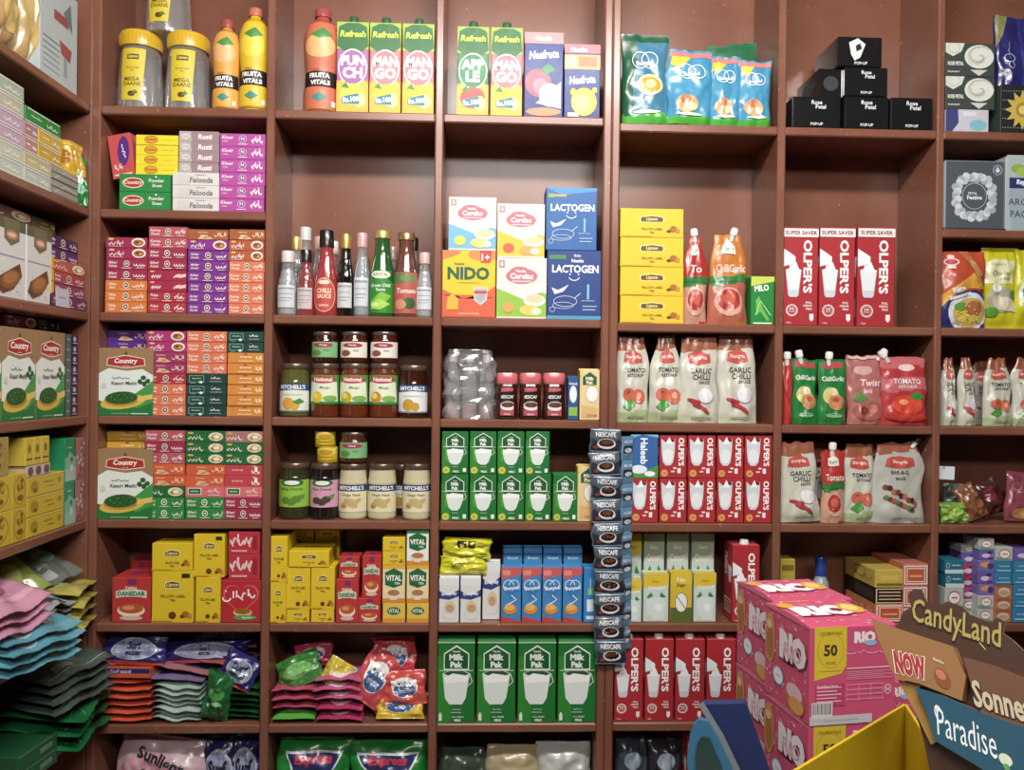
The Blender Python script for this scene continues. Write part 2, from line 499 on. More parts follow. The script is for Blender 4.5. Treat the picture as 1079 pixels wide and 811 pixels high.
# ================================================================== boxes
def boxmesh(name, w, d, h, base, A=None, top=None, left=None, right=None, faces=None, bev=.0012):
    g = G().box(-w/2, w/2, 0, d, 0, h, base, bev, faces=faces)
    if A: g.front(A)
    if top: g.top(top, h, -w/2, 0)
    if left: g.left(left, -w/2, d)
    if right: g.right(right, w/2, 0)
    return g.obj(name)
def spice(style, col, w, h):
    """small flat carton, long side to the front"""
    A = Art(w, h); rd = random.Random(hash((style, col)) % 97 if False else sum(map(ord, style+col)))
    W_ = '#f6ece6'
    words = {'emblem': rd.choice(['Bihari Kabab', 'Achar Gosht', 'Korma Masala', 'Nihari Mix', 'Tikka Boti', 'Pulao Mix'])}
    if style == 'emblem':
        a, b = words['emblem'].split()
        A.t(a, .17, .66, .24, W_, mw=.26, it=.2); A.t(b, .17, .33, .22, W_, mw=.24, it=.2)
        A.e(.5, .55, .075, .30, '#f1d9c6' if col != '#2a8c3c' else '#e8ffe0'); A.e(.5, .55, .055, .22, '#2d4a3a')
        A.t('M', .5, .56, .2, W_); A.r(.38, .12, .62, .17, W_)
        A.urdu(.83, .55, .24, .42, W_, rd.random()*99); A.r(.74, .15, .92, .19, W_)
    elif style == 'oval':
        A.urdu(.27, .45, .30, .42, W_, 7); A.e(.14, .82, .07, .1, '#e6c35a')
        A.e(.80, .52, .17, .43, '#f2e8dc'); A.e(.80, .5, .13, .30, '#a86a3c'); A.e(.77, .55, .05, .12, '#7a3a20'); A.e(.84, .45, .04, .1, '#d8a05a')
        A.r(.08, .12, .42, .16, '#e8c0c8')
    elif style == 'fries':
        A.urdu(.22, .45, .24, .42, W_, 11); A.e(.12, .85, .06, .08, '#e6c35a')
        for i in range(9):
            x = .70+i*.032; y = .25+.25*((i*37) % 5)/5
            A.p([(x-.03, y), (x+.09, y+.10), (x+.085, y+.22), (x-.035, y+.12)], '#f2dcd0' if i % 2 else '#e8c0b0')
    elif style == 'biscuit':
        A.t('Shahi', .38, .72, .26, '#f6e2b8', mw=.3, it=.2); A.t('Haleem', .4, .44, .18, W_, mw=.24)
        A.p([(.25, .08), (.36, .5), (.52, .34), (.64, .12), (.50, .04)], '#e0b888'); A.p([(.36, .1), (.44, .33), (.56, .2)], '#b8804c')
        A.urdu(.83, .5, .24, .4, '#f6e2b8', 4)
    elif style == 'dark':
        A.r(.06, .20, .44, .84, '#7fb49a'); A.r(.075, .25, .425, .79, col); A.t('Zaiqa', .25, .55, .3, '#bfe0cc', mw=.3, it=.15)
        A.e(.36, .2, .05, .12, '#d8efe0'); A.r(.1, .08, .22, .12, '#9cc')
        A.urdu(.74, .68, .22, .32, W_, 5); A.t('mix masala', .74, .28, .16, W_, mw=.38, it=.2)
    elif style == 'gold':
        A.t('Karahi', .5, .6, .34, '#fff3d8', mw=.4, it=.15); A.e(.5, .86, .05, .08, '#c0392b'); A.r(.3, .2, .7, .25, '#fff0c8')
        A.urdu(.86, .5, .18, .36, '#fff0c8', 3); A.r(.02, .0, .98, .07, '#b8621c')
    elif style == 'food':
        A.urdu(.26, .42, .38, .4, W_, 8); A.e(.13, .82, .08, .1, '#d8b04a')
        A.e(.78, .5, .19, .40, '#e9ddc0'); A.p([(.62, .42), (.74, .80), (.95, .60), (.9, .25), (.7, .2)], '#c9a468'); A.e(.8, .5, .08, .16, '#f0e6c8'); A.e(.7, .4, .03, .1, '#5d8a3a')
    elif style == 'patch':
        A.r(.07, .25, .42, .85, '#f5efe6'); A.r(.09, .30, .40, .80, '#2f6b3f'); A.t('Zaiqa', .245, .55, .3, '#e4f2e4', mw=.26)
        A.urdu(.74, .62, .3, .36, W_, 6); A.r(.6, .2, .9, .25, W_)
    elif style == 'plain':
        A.t('Karahi', .34, .5, .36, '#f6c8c0', mw=.36, it=.2); A.urdu(.82, .5, .2, .6, W_, 2)
    elif style == 'yellowteal':
        A.ring(.36, .52, .16, .40, .0012, '#8a3a1a'); A.e(.36, .52, .145, .34, '#e8a020'); A.t('Country', .36, .52, .30, '#7a1c10', mw=.26)
        A.t('Jelly Crystals', .77, .5, .16, '#c29a1a', mw=.36, it=.2)
    elif style == 'green':
        A.e(.27, .5, .21, .30, '#f3e2c0'); A.e(.27, .5, .19, .25, '#b33226'); A.t('Country', .27, .5, .28, W_, mw=.36, it=.1)
        A.t('Powder', .73, .64, .20, W_, mw=.3); A.t('Sheet', .74, .36, .18, W_, mw=.24); A.e(.72, .85, .02, .05, W_)
    elif style == 'rusk':
        A.e(.17, .5, .13, .38, '#cfc6c2'); A.ring(.17, .5, .13, .38, .001, '#8d8484'); A.t('Bites', .17, .5, .2, '#8d8484', mw=.2)
        A.p([(.33, 0), (.30, 1), (1, 1), (1, 0)], '#9b7f88'); A.t('Rusti', .66, .48, .5, W_, mw=.5, b=.03, it=.1)
    elif style == 'falooda':
        for i in range(6): A.line([(.08+.05*i, .1), (.14+.05*i, .4), (.12+.05*i, .8)], .0012, '#b9b3ae')
        A.t('Falooda', .62, .42, .42, '#6b6668', mw=.5, it=.15); A.r(.5, .8, .72, .86, '#aaa')
    elif style == 'purple':
        A.t('Kheer', .17, .7, .26, W_, mw=.26, it=.15); A.t('Mix', .12, .4, .22, W_, mw=.16, it=.15)
        A.e(.5, .58, .085, .28, '#7b4a90'); A.ring(.5, .58, .085, .28, .0009, W_); A.t('N', .5, .6, .26, W_); A.r(.4, .16, .6, .21, W_)
        A.urdu(.83, .55, .22, .5, W_, 12)
    return A
STY = {  # key: (style, colour, words)
 'pk': ('purple', '#b23f9c', 'pink-purple dessert mix box'), 'cr': ('emblem', '#a3264a', 'crimson spice box'), 'or': ('emblem', '#dd7a32', 'orange spice box'),
 'pe': ('emblem', '#e0744e', 'peach-orange spice box'), 'rd': ('emblem', '#b52a3a', 'red spice box'), 'dp': ('emblem', '#b9515c', 'dusky pink spice box'),
 'vi': ('emblem', '#7b2a8e', 'violet spice box'), 'vo': ('oval', '#8a2390', 'violet box with food oval'), 'co': ('oval', '#a3274f', 'crimson box with food oval'),
 'mo': ('oval', '#b0286e', 'magenta box with food oval'), 'bo': ('oval', '#b8532e', 'copper box with food oval'), 'fr': ('fries', '#a92246', 'crimson box with pale strips'),
 'bb': ('biscuit', '#a8582e', 'brown box with pastry picture'), 'mb': ('biscuit', '#a02a62', 'magenta box with pastry picture'), 'ob': ('biscuit', '#d95b33', 'orange box with pastry picture'),
 'vb': ('biscuit', '#54258a', 'violet box with pastry picture'), 'dk': ('dark', '#12403a', 'dark green spice box'), 'go': ('gold', '#d98a34', 'golden orange spice box'),
 'gf': ('food', '#1d6b34', 'green box with food picture'), 'gr': ('emblem', '#2a8c3c', 'green spice box'), 'pa': ('patch', '#dd6a70', 'pink box with green patch'),
 'pl': ('plain', '#c63d48', 'plain pinkish red box'), 'ye': ('yellowteal', '#eedc22', 'thin yellow dessert box'), 'gn': ('green', '#1f8a3d', 'green dessert box'),
 'ru': ('rusk', '#b9aeb0', 'grey dessert mix box'), 'fa': ('falooda', '#d6d2cf', 'white dessert mix box'), 'pf': ('food', '#a8706a', 'dull pink box with food picture'),
 'yg': ('gold', '#d9a82c', 'mustard yellow spice box'),
}
random.seed(4)
def pos(i, n):
    if n == 1: return ''
    return 'topmost' if i == n-1 else ('lowest' if i == 0 else f'{OR[i]} from bottom')
def stack(c, r, x0, x1, yt, kinds, nth, yf=.006, d=.15, zbase=None, hs=None):
    cx, w, H, z = frame(c, r, x0, x1, yt, yf, zbase)
    w -= .0012
    n = len(kinds); h = H/n
    for i, k in enumerate(kinds):
        st, col, words = STY[k]
        j = random.uniform(-.0012, .0012)
        key = ('spice', k, round(w, 3), round(h, 4))
        hh = round(h, 4)-.0004
        put(key, lambda: boxmesh('spice_box' if st not in ('purple', 'yellowteal', 'green', 'rusk', 'falooda') else 'dessert_box', w, d, hh, card(col), spice(st, col, w, hh), bev=.0008),
            (cx+j, yf+abs(j)*2, z+h*i), 0, f"{words}, {pos(i, n)} in {OR[nth-1]} stack, {cell(c, r)}", 'box', f"{words.replace(' box', ' boxes')} in {cell(c, r)}")
    return z+H

# --- leftmost column, dessert mixes
stack(0, 1, 125.5, 180, 183, ['gn', 'gn'], 1, d=.11)
zz = zb(0, 1) + (PY(150, 183, .006).z - zb(0, 1))
cx, w, H, z = frame(0, 1, 143, 188, 142, .014, zz)
stack(0, 1, 143, 188, 142, ['ye']*4, 2, yf=.014, d=.10, zbase=zz)
stack(0, 1, 181, 230.5, 181.5, ['fa']*3, 3)
zf = PY(206, 181.5, .006).z
stack(0, 1, 188.5, 230.8, 138, ['ru']*4, 4, yf=.008, zbase=zf)
stack(0, 1, 231.2, 279.3, 140.5, ['pk']*6, 5)
stack(0, 2, 111, 155, 249.7, ['or']*3+['cr']*2+['co']*2, 1)
stack(0, 2, 156, 197, 238.5, ['rd', 'rd', 'fr', 'fr', 'cr', 'cr', 'dp', 'dp'], 2)
stack(0, 2, 197.5, 240.5, 241.5, ['vi']*6+['vo', 'bb'], 3)
stack(0, 2, 241, 279, 241.5, ['pe']*5+['bo']*2+['bb'], 4)
stack(0, 3, 110, 153, 348, ['co', 'mo', 'cr', 'rd', 'mo', 'co', 'vb', 'vb'], 1, yf=.05, d=.14)
stack(0, 3, 153.5, 196, 348.5, ['pe']*3+['rd', 'mb', 'mb', 'mo', 'mo'], 2)
stack(0, 3, 196.7, 239, 348.8, ['dk']*4+['pe']*4, 3)
stack(0, 3, 239.5, 278, 349, ['go']*6+['dk']*2, 4)
stack(0, 4, 108, 152, 453.5, ['gr', 'rd', 'cr', 'pe', 'cr', 'rd', 'yg', 'yg'], 1, yf=.05, d=.14)
stack(0, 4, 152.5, 195, 453.5, ['gr', 'gr', 'gf', 'ob', 'ob', 'dp', 'cr', 'dp'], 2)
stack(0, 4, 195.5, 237, 454, ['gr', 'gr', 'pa', 'ob', 'ob', 'gf', 'gf', 'gf'], 3)
stack(0, 4, 237.5, 278, 454.5, ['cr', 'cr', 'pa', 'pl', 'pl', 'gf', 'gf', 'pf'], 4)

def methi_art(w, h):
    A = Art(w, h)
    A.r(0, .0, 1, .30, '#1d7a35'); A.r(0, .64, 1, 1, '#9c7a52')
    A.p([(0, .22), (0, .62), (.18, .70), (.5, .66), (.8, .69), (1, .60), (1, .30), (.7, .22), (.35, .15)], '#dfe6df')
    A.p([(.5, .22), (1, .52), (1, .2), (.7, .1)], '#3f9a48')
    for i, (x, y) in enumerate([(.82, .56), (.9, .51), (.84, .47), (.76, .5)]): A.e(x, y, .05, .035, '#1c5a2c', rot=i*35)
    A.e(.45, .20, .42, .105, '#d9b64a', rot=8); A.e(.43, .235, .33, .10, '#b98d2f', rot=4); A.e(.42, .26, .30, .095, '#1f5a24', rot=4)
    rd = random.Random(3)
    for i in range(26): A.e(.42+rd.uniform(-.24, .24), .26+rd.uniform(-.06, .06), .014, .008, rd.choice(['#4d8a2e', '#123d16', '#6fa040']), 5)
    A.p([(.72, .28), (1, .32), (1, .25), (.72, .2)], '#e3c25c')
    A.p([(.14, .74), (.16, .85), (.34, .875), (.5, .90), (.66, .875), (.84, .85), (.86, .74), (.66, .715), (.5, .70), (.34, .715)], '#f0ddc8')
    A.p([(.155, .75), (.175, .842), (.35, .865), (.5, .886), (.65, .865), (.825, .842), (.845, .75), (.65, .727), (.5, .713), (.35, .727)], '#b02a24')
    A.t('Country', .5, .80, .095, '#f8f2ea', mw=.58, b=.03, it=.1); A.t('Spices', .5, .735, .025, '#f8f2ea', mw=.14)
    A.p([(.46, .9), (.5, .96), (.54, .9)], '#4a4a1c')
    A.t('Kasuri Methi', .47, .48, .052, '#245038', mw=.5); A.urdu(.42, .57, .3, .05, '#557a66', 5)
    A.t('dried fenugreek leaves', .4, .03, .018, '#dff0df', mw=.4); A.r(.6, .02, .92, .035, '#cfe8cf')
    A.e(.1, .44, .05, .04, '#c9d3cb')
    return A
def methi(w, d, h): return boxmesh('herb_box', w, d, h, card('#9c7a52'), methi_art(w, h), faces={'x-': card('#2a7a3c'), 'x+': card('#2a7a3c')})
for (r, x0, x1, yt, s) in ((3, 101.8, 159, 366.5, 'third'), (4, 101, 159, 473, 'fourth')):
    cx, w, H, z = frame(0, r, x0, x1, yt, .004, ymid=400)
    lab = 'tan and green dried herb box in front of spice stacks, ' + cell(0, r)
    cx = max(cx, CX[0][0]+w/2+.001)
    put(('methi', r), lambda: methi(w, .042, H), (cx, .004, z), 0, lab, 'box', 'herb boxes facing the front')

# --- tilted pink box
def pinkbox():
    w, d, h = .062, .10, .115
    A = Art(w, h); A.r(0, 0, 1, 1, '#d2504f'); A.e(.62, .6, .26, .34, '#5a2a8c', rot=-8); A.t('Mir', .62, .6, .30, '#f4eef8', rot=-80, mw=.4, b=.03)
    A.urdu(.3, .25, .4, .12, '#f5d9d4', 3); A.r(.1, .05, .9, .09, '#f0c8c0')
    B = Art(d, h); B.r(.1, .2, .9, .8, '#c2606a')
    return boxmesh('dessert_box', w, d, h, card('#cf5358'), A, right=B)
p = PY(129, 186, .03)
put('pinkbox', pinkbox, (p.x-.003, .03, p.z-.002), (0, R_(-9), R_(-8)), 'tilted pink box leaning on side panel, leftmost column, second shelf', 'box')

# --- tea boxes -------------------------------------------------------
def tea_art(w, h, wide=False, dots=True, flag='#3a2a10'):
    A = Art(w, h)
    A.r(0, 0, 1, .08, '#e8b91e')
    cy = .72 if not wide else .62; ch = .12 if not wide else .20
    A.p([(.32, cy-ch/2), (.30, cy), (.32, cy+ch/2), (.5, cy+ch*.75), (.68, cy+ch/2), (.70, cy), (.68, cy-ch/2), (.5, cy-ch*.55)], '#f0e2a0')
    A.p([(.335, cy-ch*.4), (.32, cy), (.335, cy+ch*.4), (.5, cy+ch*.6), (.665, cy+ch*.4), (.68, cy), (.665, cy-ch*.4), (.5, cy-ch*.42)], '#6a4a1c')
    A.t('Lipton', .5, cy+.005, ch*.75, '#f8e88a', mw=.30, b=.02)
    A.t('YELLOW LABEL', .5, cy-ch*1.75 if not wide else cy-.33, .055 if not wide else .08, '#5a4410', mw=.62 if not wide else .36); A.t('TEA', .5, cy-ch*2.4 if not wide else cy-.45, .045 if not wide else .07, '#5a4410', mw=.2)
    if dots and not wide: A.e(.5, .14, .09, min(.09*w/h, .11), '#4a2408'); A.e(.5, .15, .06, .05*w/h, '#7a3c10')
    if wide: A.e(.84, .30, .06, .11, '#b0661c'); A.e(.77, .22, .04, .05, '#6a3a10'); A.e(.91, .24, .035, .09, '#c98a2a')
    else: A.e(.82, .16, .09, .06, '#b0661c'); A.e(.74, .12, .05, .035, '#6a3a10'); A.e(.93, .13, .05, .05, '#c98a2a')
    A.r(.02, .02, .5, .035, '#a8871a')
    if not wide and w > .07: A.r(.72, .87, .92, .95, flag)
    return A
YEL = '#e6c41c'
def teabox(w, d, h, wide=False):
    B = Art(d, h); B.r(.2, .3, .8, .7, '#d9b01a'); B.t('Lipton', .5, .5, .12, '#6a4a1c', mw=.5)
    T = Art(w, d); T.t('Lipton', .5, .5, .2, '#6a4a1c', mw=.4)
    return boxmesh('tea_box', w, d, h, card(YEL), tea_art(w, h, wide), right=B, left=B, top=T)
def tea(c, r, x0, x1, yt, label, zbase=None, d=.11, wide=False, yf=.008, group=None, build=None, name=None, cat='box'):
    cx, w, H, z = frame(c, r, x0, x1, yt, yf, zbase)
    key = (name or 'tea', round(w, 3), round(H, 3), d, wide)
    put(key, (lambda: (build or teabox)(w-.001, d, H-.0005, wide)), (cx, yf, z), 0, label, cat, group)
    return z+H
G5 = 'yellow tea boxes in ' + cell(0, 5)
z1 = tea(0, 5, 160, 204, 601, 'tall yellow tea box standing in middle of ' + cell(0, 5), group=G5)
tea(0, 5, 160, 203, 572, 'yellow tea box lying on its side on tall one, ' + cell(0, 5), z1, wide=True, group=G5)
z1 = tea(0, 5, 206, 232.5, 608, 'small yellow tea box, lower of two, beside heart box, leftmost column', group=G5)
tea(0, 5, 204, 237, 562.5, 'yellow tea box on top of smaller one beside red boxes, leftmost column', z1, group=G5, yf=.009)
def danedar_art(w, h):
    A = Art(w, h); A.p([(.1, .54), (.1, .70), (.3, .73), (.7, .73), (.9, .70), (.9, .54), (.7, .57), (.3, .57)], '#cfd8c0')
    A.t('TAPAL', .5, .76, .07, '#f4e6d8', mw=.5, b=.03); A.t('DANEDAR', .5, .64, .10, '#1f6a3a', mw=.72, b=.04)
    A.e(.5, .27, .36, .15, '#f3d9c0'); A.e(.5, .31, .32, .11, '#c2552a'); A.e(.44, .33, .16, .05, '#e2905a'); A.e(.5, .1, .3, .05, '#d8b8a0')
    A.r(.4, .86, .64, .97, '#7a2a60')
    return A
def danedar(w, d, h, wide=False):
    T = Art(w, d); T.r(.3, .3, .6, .7, '#7a2a60'); B = Art(d, h); B.t('DANEDAR', .5, .5, .1, '#f0d8c8', mw=.8); 
    return boxmesh('tea_box', w, d, h, card('#c23230'), danedar_art(w, h), top=T, left=B, right=B)
tea(0, 5, 118, 159, 608, 'red tea box with cup picture beside left panel, leftmost column', name='dane', build=danedar, d=.09)
tea(0, 5, 138, 160, 590, 'red tea box half hidden behind cup picture box, leftmost column', name='dane', build=danedar, d=.07, yf=.11)
def heart(w, d, h, wide=False):
    A = Art(w, h)
    pts = []
    for i in range(30):
        t = 2*PI*i/30; pts.append((.5+.028*16*math.sin(t)**3, .58+.026*(13*math.cos(t)-5*math.cos(2*t)-2*math.cos(3*t)-math.cos(4*t))))
    A.p(pts, '#e2686a'); A.p([(.5+(x-.5)*.93, .58+(y-.58)*.93) for x, y in pts], '#c02430')
    A.urdu(.5, .66, .7, .22, '#fbeeee', 21, 8); A.e(.55, .24, .24, .10, '#d8c070'); A.e(.55, .27, .20, .07, '#a85a20'); A.e(.6, .12, .30, .06, '#5da04a'); A.t('Supreme', .66, .12, .06, '#f8f8f0', mw=.4)
    return boxmesh('tea_box', w, d, h, card('#bf2430'), A)
def redtop(w, d, h, wide=False):
    A = Art(w, h)
    A.urdu(.45, .66, .6, .5, '#f2c8c8', 9); A.r(.78, .25, .92, .85, '#9a1c2a'); A.r(.1, .12, .6, .2, '#e8a0a0')
    return boxmesh('tea_box', w, d, h, card('#c22c3c'), A)
z1 = tea(0, 5, 233, 275, 611, 'red tea box with heart picture in right corner, leftmost column', name='heart', build=heart, d=.12)
z1 = tea(0, 5, 240.5, 274, 584, 'small red box, lower of two lying on heart box, leftmost column', z1, name='rt', build=redtop, d=.1, group='small red tea boxes')
tea(0, 5, 240.5, 274, 560, 'small red box, upper of two above heart box, leftmost column', z1, name='rt', build=redtop, d=.1, group='small red tea boxes')

# second column tea shelf
g = 'yellow tea boxes in ' + cell(1, 5); C = cell(1, 5)
z1 = tea(1, 5, 284.5, 301.5, 613, 'narrow yellow tea box, lower of two against left divider, ' + C, group=g, yf=.004)
tea(1, 5, 285, 303, 565, 'narrow yellow tea box, upper of two against left divider, ' + C, z1, group=g, yf=.004)
z1 = tea(1, 5, 301.8, 326, 642, 'low yellow tea box at front, under left box marked twenty, ' + C, group=g, wide=True, yf=.012)
z2 = tea(1, 5, 301.8, 327, 597, 'yellow tea box marked twenty, left of the pair, ' + C, z1, group=g, yf=.012)
w1 = tea(1, 5, 327.5, 352, 642, 'low yellow tea box at front, under right box marked twenty, ' + C, group=g, wide=True, yf=.012)
w2 = tea(1, 5, 327.5, 353, 597, 'yellow tea box marked twenty, right of the pair, ' + C, w1, group=g, yf=.012)
z3 = tea(1, 5, 304, 347, 580, 'long yellow tea box lying across the pair, ' + C, max(z2, w2), group=g, wide=True, yf=.010)
for i, (a, b, k) in enumerate(((307, 331, 'left'), (332, 358, 'right'))):
    q = tea(1, 5, a, b, 569, f'yellow tea box behind the long lying one, {k} of two, ' + C, zb(1, 5), group=g, yf=.130, d=.06)
    tea(1, 5, a, b, 558, f'small yellow tea box topmost at back {k}, ' + C, q, group=g, wide=True, yf=.130, d=.06)
z1 = tea(1, 5, 354, 378, 610, 'small red tea box, front lower left of four, ' + C, name='dane', build=danedar, d=.06, group='small red tea boxes in '+C)
tea(1, 5, 357, 379, 586, 'small red tea box, upper left of four, ' + C, z1, name='dane', build=danedar, d=.06, group='small red tea boxes in '+C, yf=.014)
z1 = tea(1, 5, 377.5, 401, 630, 'small red tea box, lower right of four, ' + C, name='dane', build=danedar, d=.06, group='small red tea boxes in '+C)
tea(1, 5, 381.5, 402, 585, 'small red tea box, upper right of four, ' + C, z1, name='dane', build=danedar, d=.06, group='small red tea boxes in '+C)
def vital(w, d, h, wide=False):
    A = Art(w, h)
    if h < w*.9:
        A.r(0, .0, 1, .22, '#e39a2c'); A.e(.5, .6, .3, .2, '#2a6a3c'); A.t('VITAL', .5, .6, .2, '#eef4e8', mw=.5)
        return boxmesh('tea_box', w, d, h, card('#e5c04a'), A)
    A.r(0, 0, 1, .12, '#e08a24'); A.r(0, .9, 1, 1, '#e5b23a' if not wide else '#2f7a40')
    A.p([(.12, .48), (.10, .80), (.3, .86), (.5, .92), (.7, .86), (.9, .80), (.88, .48), (.5, .40)], '#1f6a38')
    A.t('VITAL', .5, .66, .15, '#f4f8ee', mw=.7, b=.03); A.t('TEA', .66, .52, .06, '#f4f8ee')
    A.e(.5, .24, .32, .12, '#e0d8c8'); A.e(.5, .27, .27, .08, '#b8763a'); A.r(.35, .08, .65, .14, '#e0d8c8')
    return boxmesh('tea_box', w, d, h, card('#ecd9a8' if not wide else '#e9ece4'), A)
gv = 'white and green tea boxes, second column'
for i, (a, b, yt, nm) in enumerate(((403, 427, 595, 'left'), (428.5, 452, 595, 'right'))):
    z1 = tea(1, 5, a, b, 635, f'low orange tea box under the {nm} white and green tea box, second column', name='vit', build=vital, d=.07, group='low orange tea boxes')
    z1 = tea(1, 5, a, b, yt, f'orange-edged white and green tea box, {nm} of lower pair, ' + C, z1, name='vit', build=vital, d=.07, group=gv)
    if i: tea(1, 5, a, b, 558, 'white and green tea box, highest, against right divider, ' + C, z1, name='vit', build=vital, d=.07, wide=True, group=gv)
    else:
        z1 = tea(1, 5, a, b, 580, 'small yellow box, lower of two on white and green tea box, second column', z1, wide=True, name='lt', d=.07, group=g)
        tea(1, 5, a, b, 566, 'small yellow box, upper of two beside highest green tea box, second column', z1, wide=True, name='lt', d=.07, group=g)

# fourth column yellow tea
zc = None
for i, yt in enumerate((311.5, 281, 250, 219.5)):
    zc = tea(3, 2, 653.5, 720.5, yt, f'wide yellow tea box, {pos(i, 4)} in stack of four, fourth column', zc, wide=True, d=.12, group='wide yellow tea boxes')

# ================================================================== milk and juice cartons
def carton(name, w, d, h, col, A, side=None, cap=None, capcol='#e8e4e0', top=None, capr=.011, seam=True, rightA=None, leftA=None):
    root = empty(name)
    g = G().box(-w/2, w/2, 0, d, 0, h, card(col), .0015, faces=side)
    g.front(A)
    if leftA: g.left(leftA, -w/2, d)
    if seam: g.box(-w/2, w/2, d*.5-.0006, d*.5+.0006, h, h+.004, card(top or col), 0)
    g.obj('body', root)
    if cap:
        c = G().lathe([(capr*1.15, 0), (capr*1.15, .003), (capr, .003), (capr, cap-.001), (capr*.93, cap)], card(capcol), 20, 0, d*.28, h)
        for i in range(20):
            a = 2*PI*i/20; c.box(capr*.98*math.cos(a)-.0004, capr*.98*math.cos(a)+.0004, d*.28+capr*.98*math.sin(a)-.0004, d*.28+capr*.98*math.sin(a)+.0004, h+.004, h+cap-.002, card(capcol), 0)
        c.obj('cap', root)
    return root
def glassshape(A, cx, y0, y1, wt, wb, c='#e6ebee'):
    A.p([(cx-wt, y1), (cx-wb, y0+.02), (cx-wb*.7, y0), (cx+wb*.7, y0), (cx+wb, y0+.02), (cx+wt, y1)], c); A.e(cx, y1, wt, .018, '#f8fbfc')
def olper(w, d, h, big=True, saver=False, top='#b3262e'):
    A = Art(w, h)
    RED = '#b3262e'
    if big:
        A.p([(0, .60), (.0, .78), (.18, .74), (.32, .66), (.22, .62)], '#e8ecef'); A.p([(.18, .74), (.34, .70), (.34, .48), (.26, .48), (.24, .64)], '#f2f5f7')
        glassshape(A, .29, .29, .56, .23, .15, '#c9d3d9'); A.p([(.08, .54), (.15, .36), (.43, .36), (.5, .54)], '#e2e8ec'); A.p([(.14, .56), (.2, .63), (.28, .58), (.36, .65), (.46, .56)], '#f4f7f8')
        A.t('OLPER\'S', .70, .60 if saver else .63, .26, '#f8f4f2', rot=-90, mw=.54, b=.035)
        for i, (t, x) in enumerate((('FULL', .74), ('CREAM', .70), ('MILK', .75))): A.t(t, x, .235-.032*i, .022, '#f6e8e6', mw=.32, b=.03)
        A.ring(.25, .155, .17, .17*w/h, .0022, '#f6e8e6'); A.ring(.25, .155, .13, .13*w/h, .0012, '#f6e8e6'); A.t('50%', .25, .17, .022, '#f6e8e6', mw=.2, b=.03); A.t('PLUS', .25, .145, .018, '#f6e8e6', mw=.2)
        A.t('1 litre', .16, .03, .016, '#f6e8e6', mw=.24); A.r(.76, .06, .88, .12, '#f6e8e6'); A.r(.79, .045, .85, .06, '#f6e8e6')
        if saver: A.r(0, .90, 1, .985, '#eee9e6'); A.t('SUPER SAVER', .5, .942, .042, '#8a2030', mw=.92, b=.03)
    else:
        A.p([(.05, .93), (.57, .93), (.55, .60), (.50, .38), (.40, .30), (.22, .30), (.12, .38), (.07, .60)], '#d0d8dd'); A.e(.31, .52, .19, .17, '#e4eaed'); A.p([(.05, .93), (.2, .85), (.35, .95), (.55, .86), (.55, .93)], RED); A.p([(.2, .8), (.35, .97), (.48, .8)], '#f4f7f8')
        A.t('OLPER\'S', .80, .62, .22, '#f8f4f2', rot=-90, mw=.66, b=.035)
        A.e(.18, .12, .13, .13*w/h, '#e0a04c'); A.t('30', .18, .12, .05, '#8a2a18'); A.r(.5, .22, .62, .26, '#f6dcd8'); A.r(.66, .12, .78, .24, '#f6e8e6'); A.r(.42, .14, .56, .18, '#f0c8c8')
    L = Art(d, h); L.t('OLPER\'S', .25, .72, .3, '#f0dcd8', rot=-90, mw=.3, b=.03); L.p([(.5, .72), (.9, .7), (.8, .5), (.6, .5)], '#e8ecef')
    L.r(.1, .1, .8, .28, '#e6c8c4'); L.r(.16, .12, .74, .26, '#9a2028')
    for i in range(3): L.r(.22, .14+.04*i, .68, .155+.04*i, '#e6c8c4')
    return carton('milk_carton', w, d, h, RED, A, cap=(.012 if big and not saver else None), side={'z+': card('#c8545a')}, leftA=L)
def cart(c, r, x0, x1, yt, key, fn, label, cat='carton', yf=.008, zbase=None, group=None, d=None, rz=0):
    cx, w, H, z = frame(c, r, x0, x1, yt, yf, zbase)
    put((key, round(w, 3), round(H, 3)), lambda: fn(w-.0016, d or .06, H-.0006), (cx, yf, z), rz, label, cat, group)
    return z+H
for i, (a, b) in enumerate(((825.6, 862.5), (864, 901.5), (904, 943.5))):
    cart(4, 2, a, b, 239, 'olpsaver', lambda w, d, h: olper(w, d, h, True, True), f"large red milk carton with white top band, {['left', 'middle', 'right'][i]} of three, fifth column", group='red milk cartons with white top band', yf=.012)
gl = 'tall red milk cartons in fourth column'
for i, (a, b) in enumerate(((647.8, 678.5), (680, 710.5), (712, 743.3), (745, 776), (777.5, 807))):
    cart(3, 6, a, b, 673, 'olp', olper, f'tall red milk carton, {OR[i]} from left, ' + cell(3, 6), group=gl, yf=.012)
cart(3, 5, 772, 801, 574, 'olp', olper, 'tall red milk carton beside green and yellow cartons, ' + cell(3, 5), group=gl, yf=.006, rz=0, d=.075)
cart(3, 7, 724, 744, 777, 'olps2', lambda w, d, h: olper(w, d, h, False), 'red milk carton on bottom shelf in fourth column behind blue case', yf=.03)
gs = 'small red milk cartons in fourth column'
for j in range(2):
    xs = ((665, 694), (695, 724), (725, 754.3), (755.3, 784), (785, 813.5)) if j == 0 else ((695, 724), (725, 754.5), (755.5, 784), (785, 814))
    for i, (a, b) in enumerate(xs):
        z = None if j == 0 else PY(740, 504, .012).z
        cart(3, 4, a, b, 504 if j == 0 else 458.5, 'olps', lambda w, d, h: olper(w, d, h, False), f"small red milk carton, {OR[i]} from left in {['lower', 'upper'][j]} row, fourth column", yf=.012, zbase=z, group=gs, d=.05)
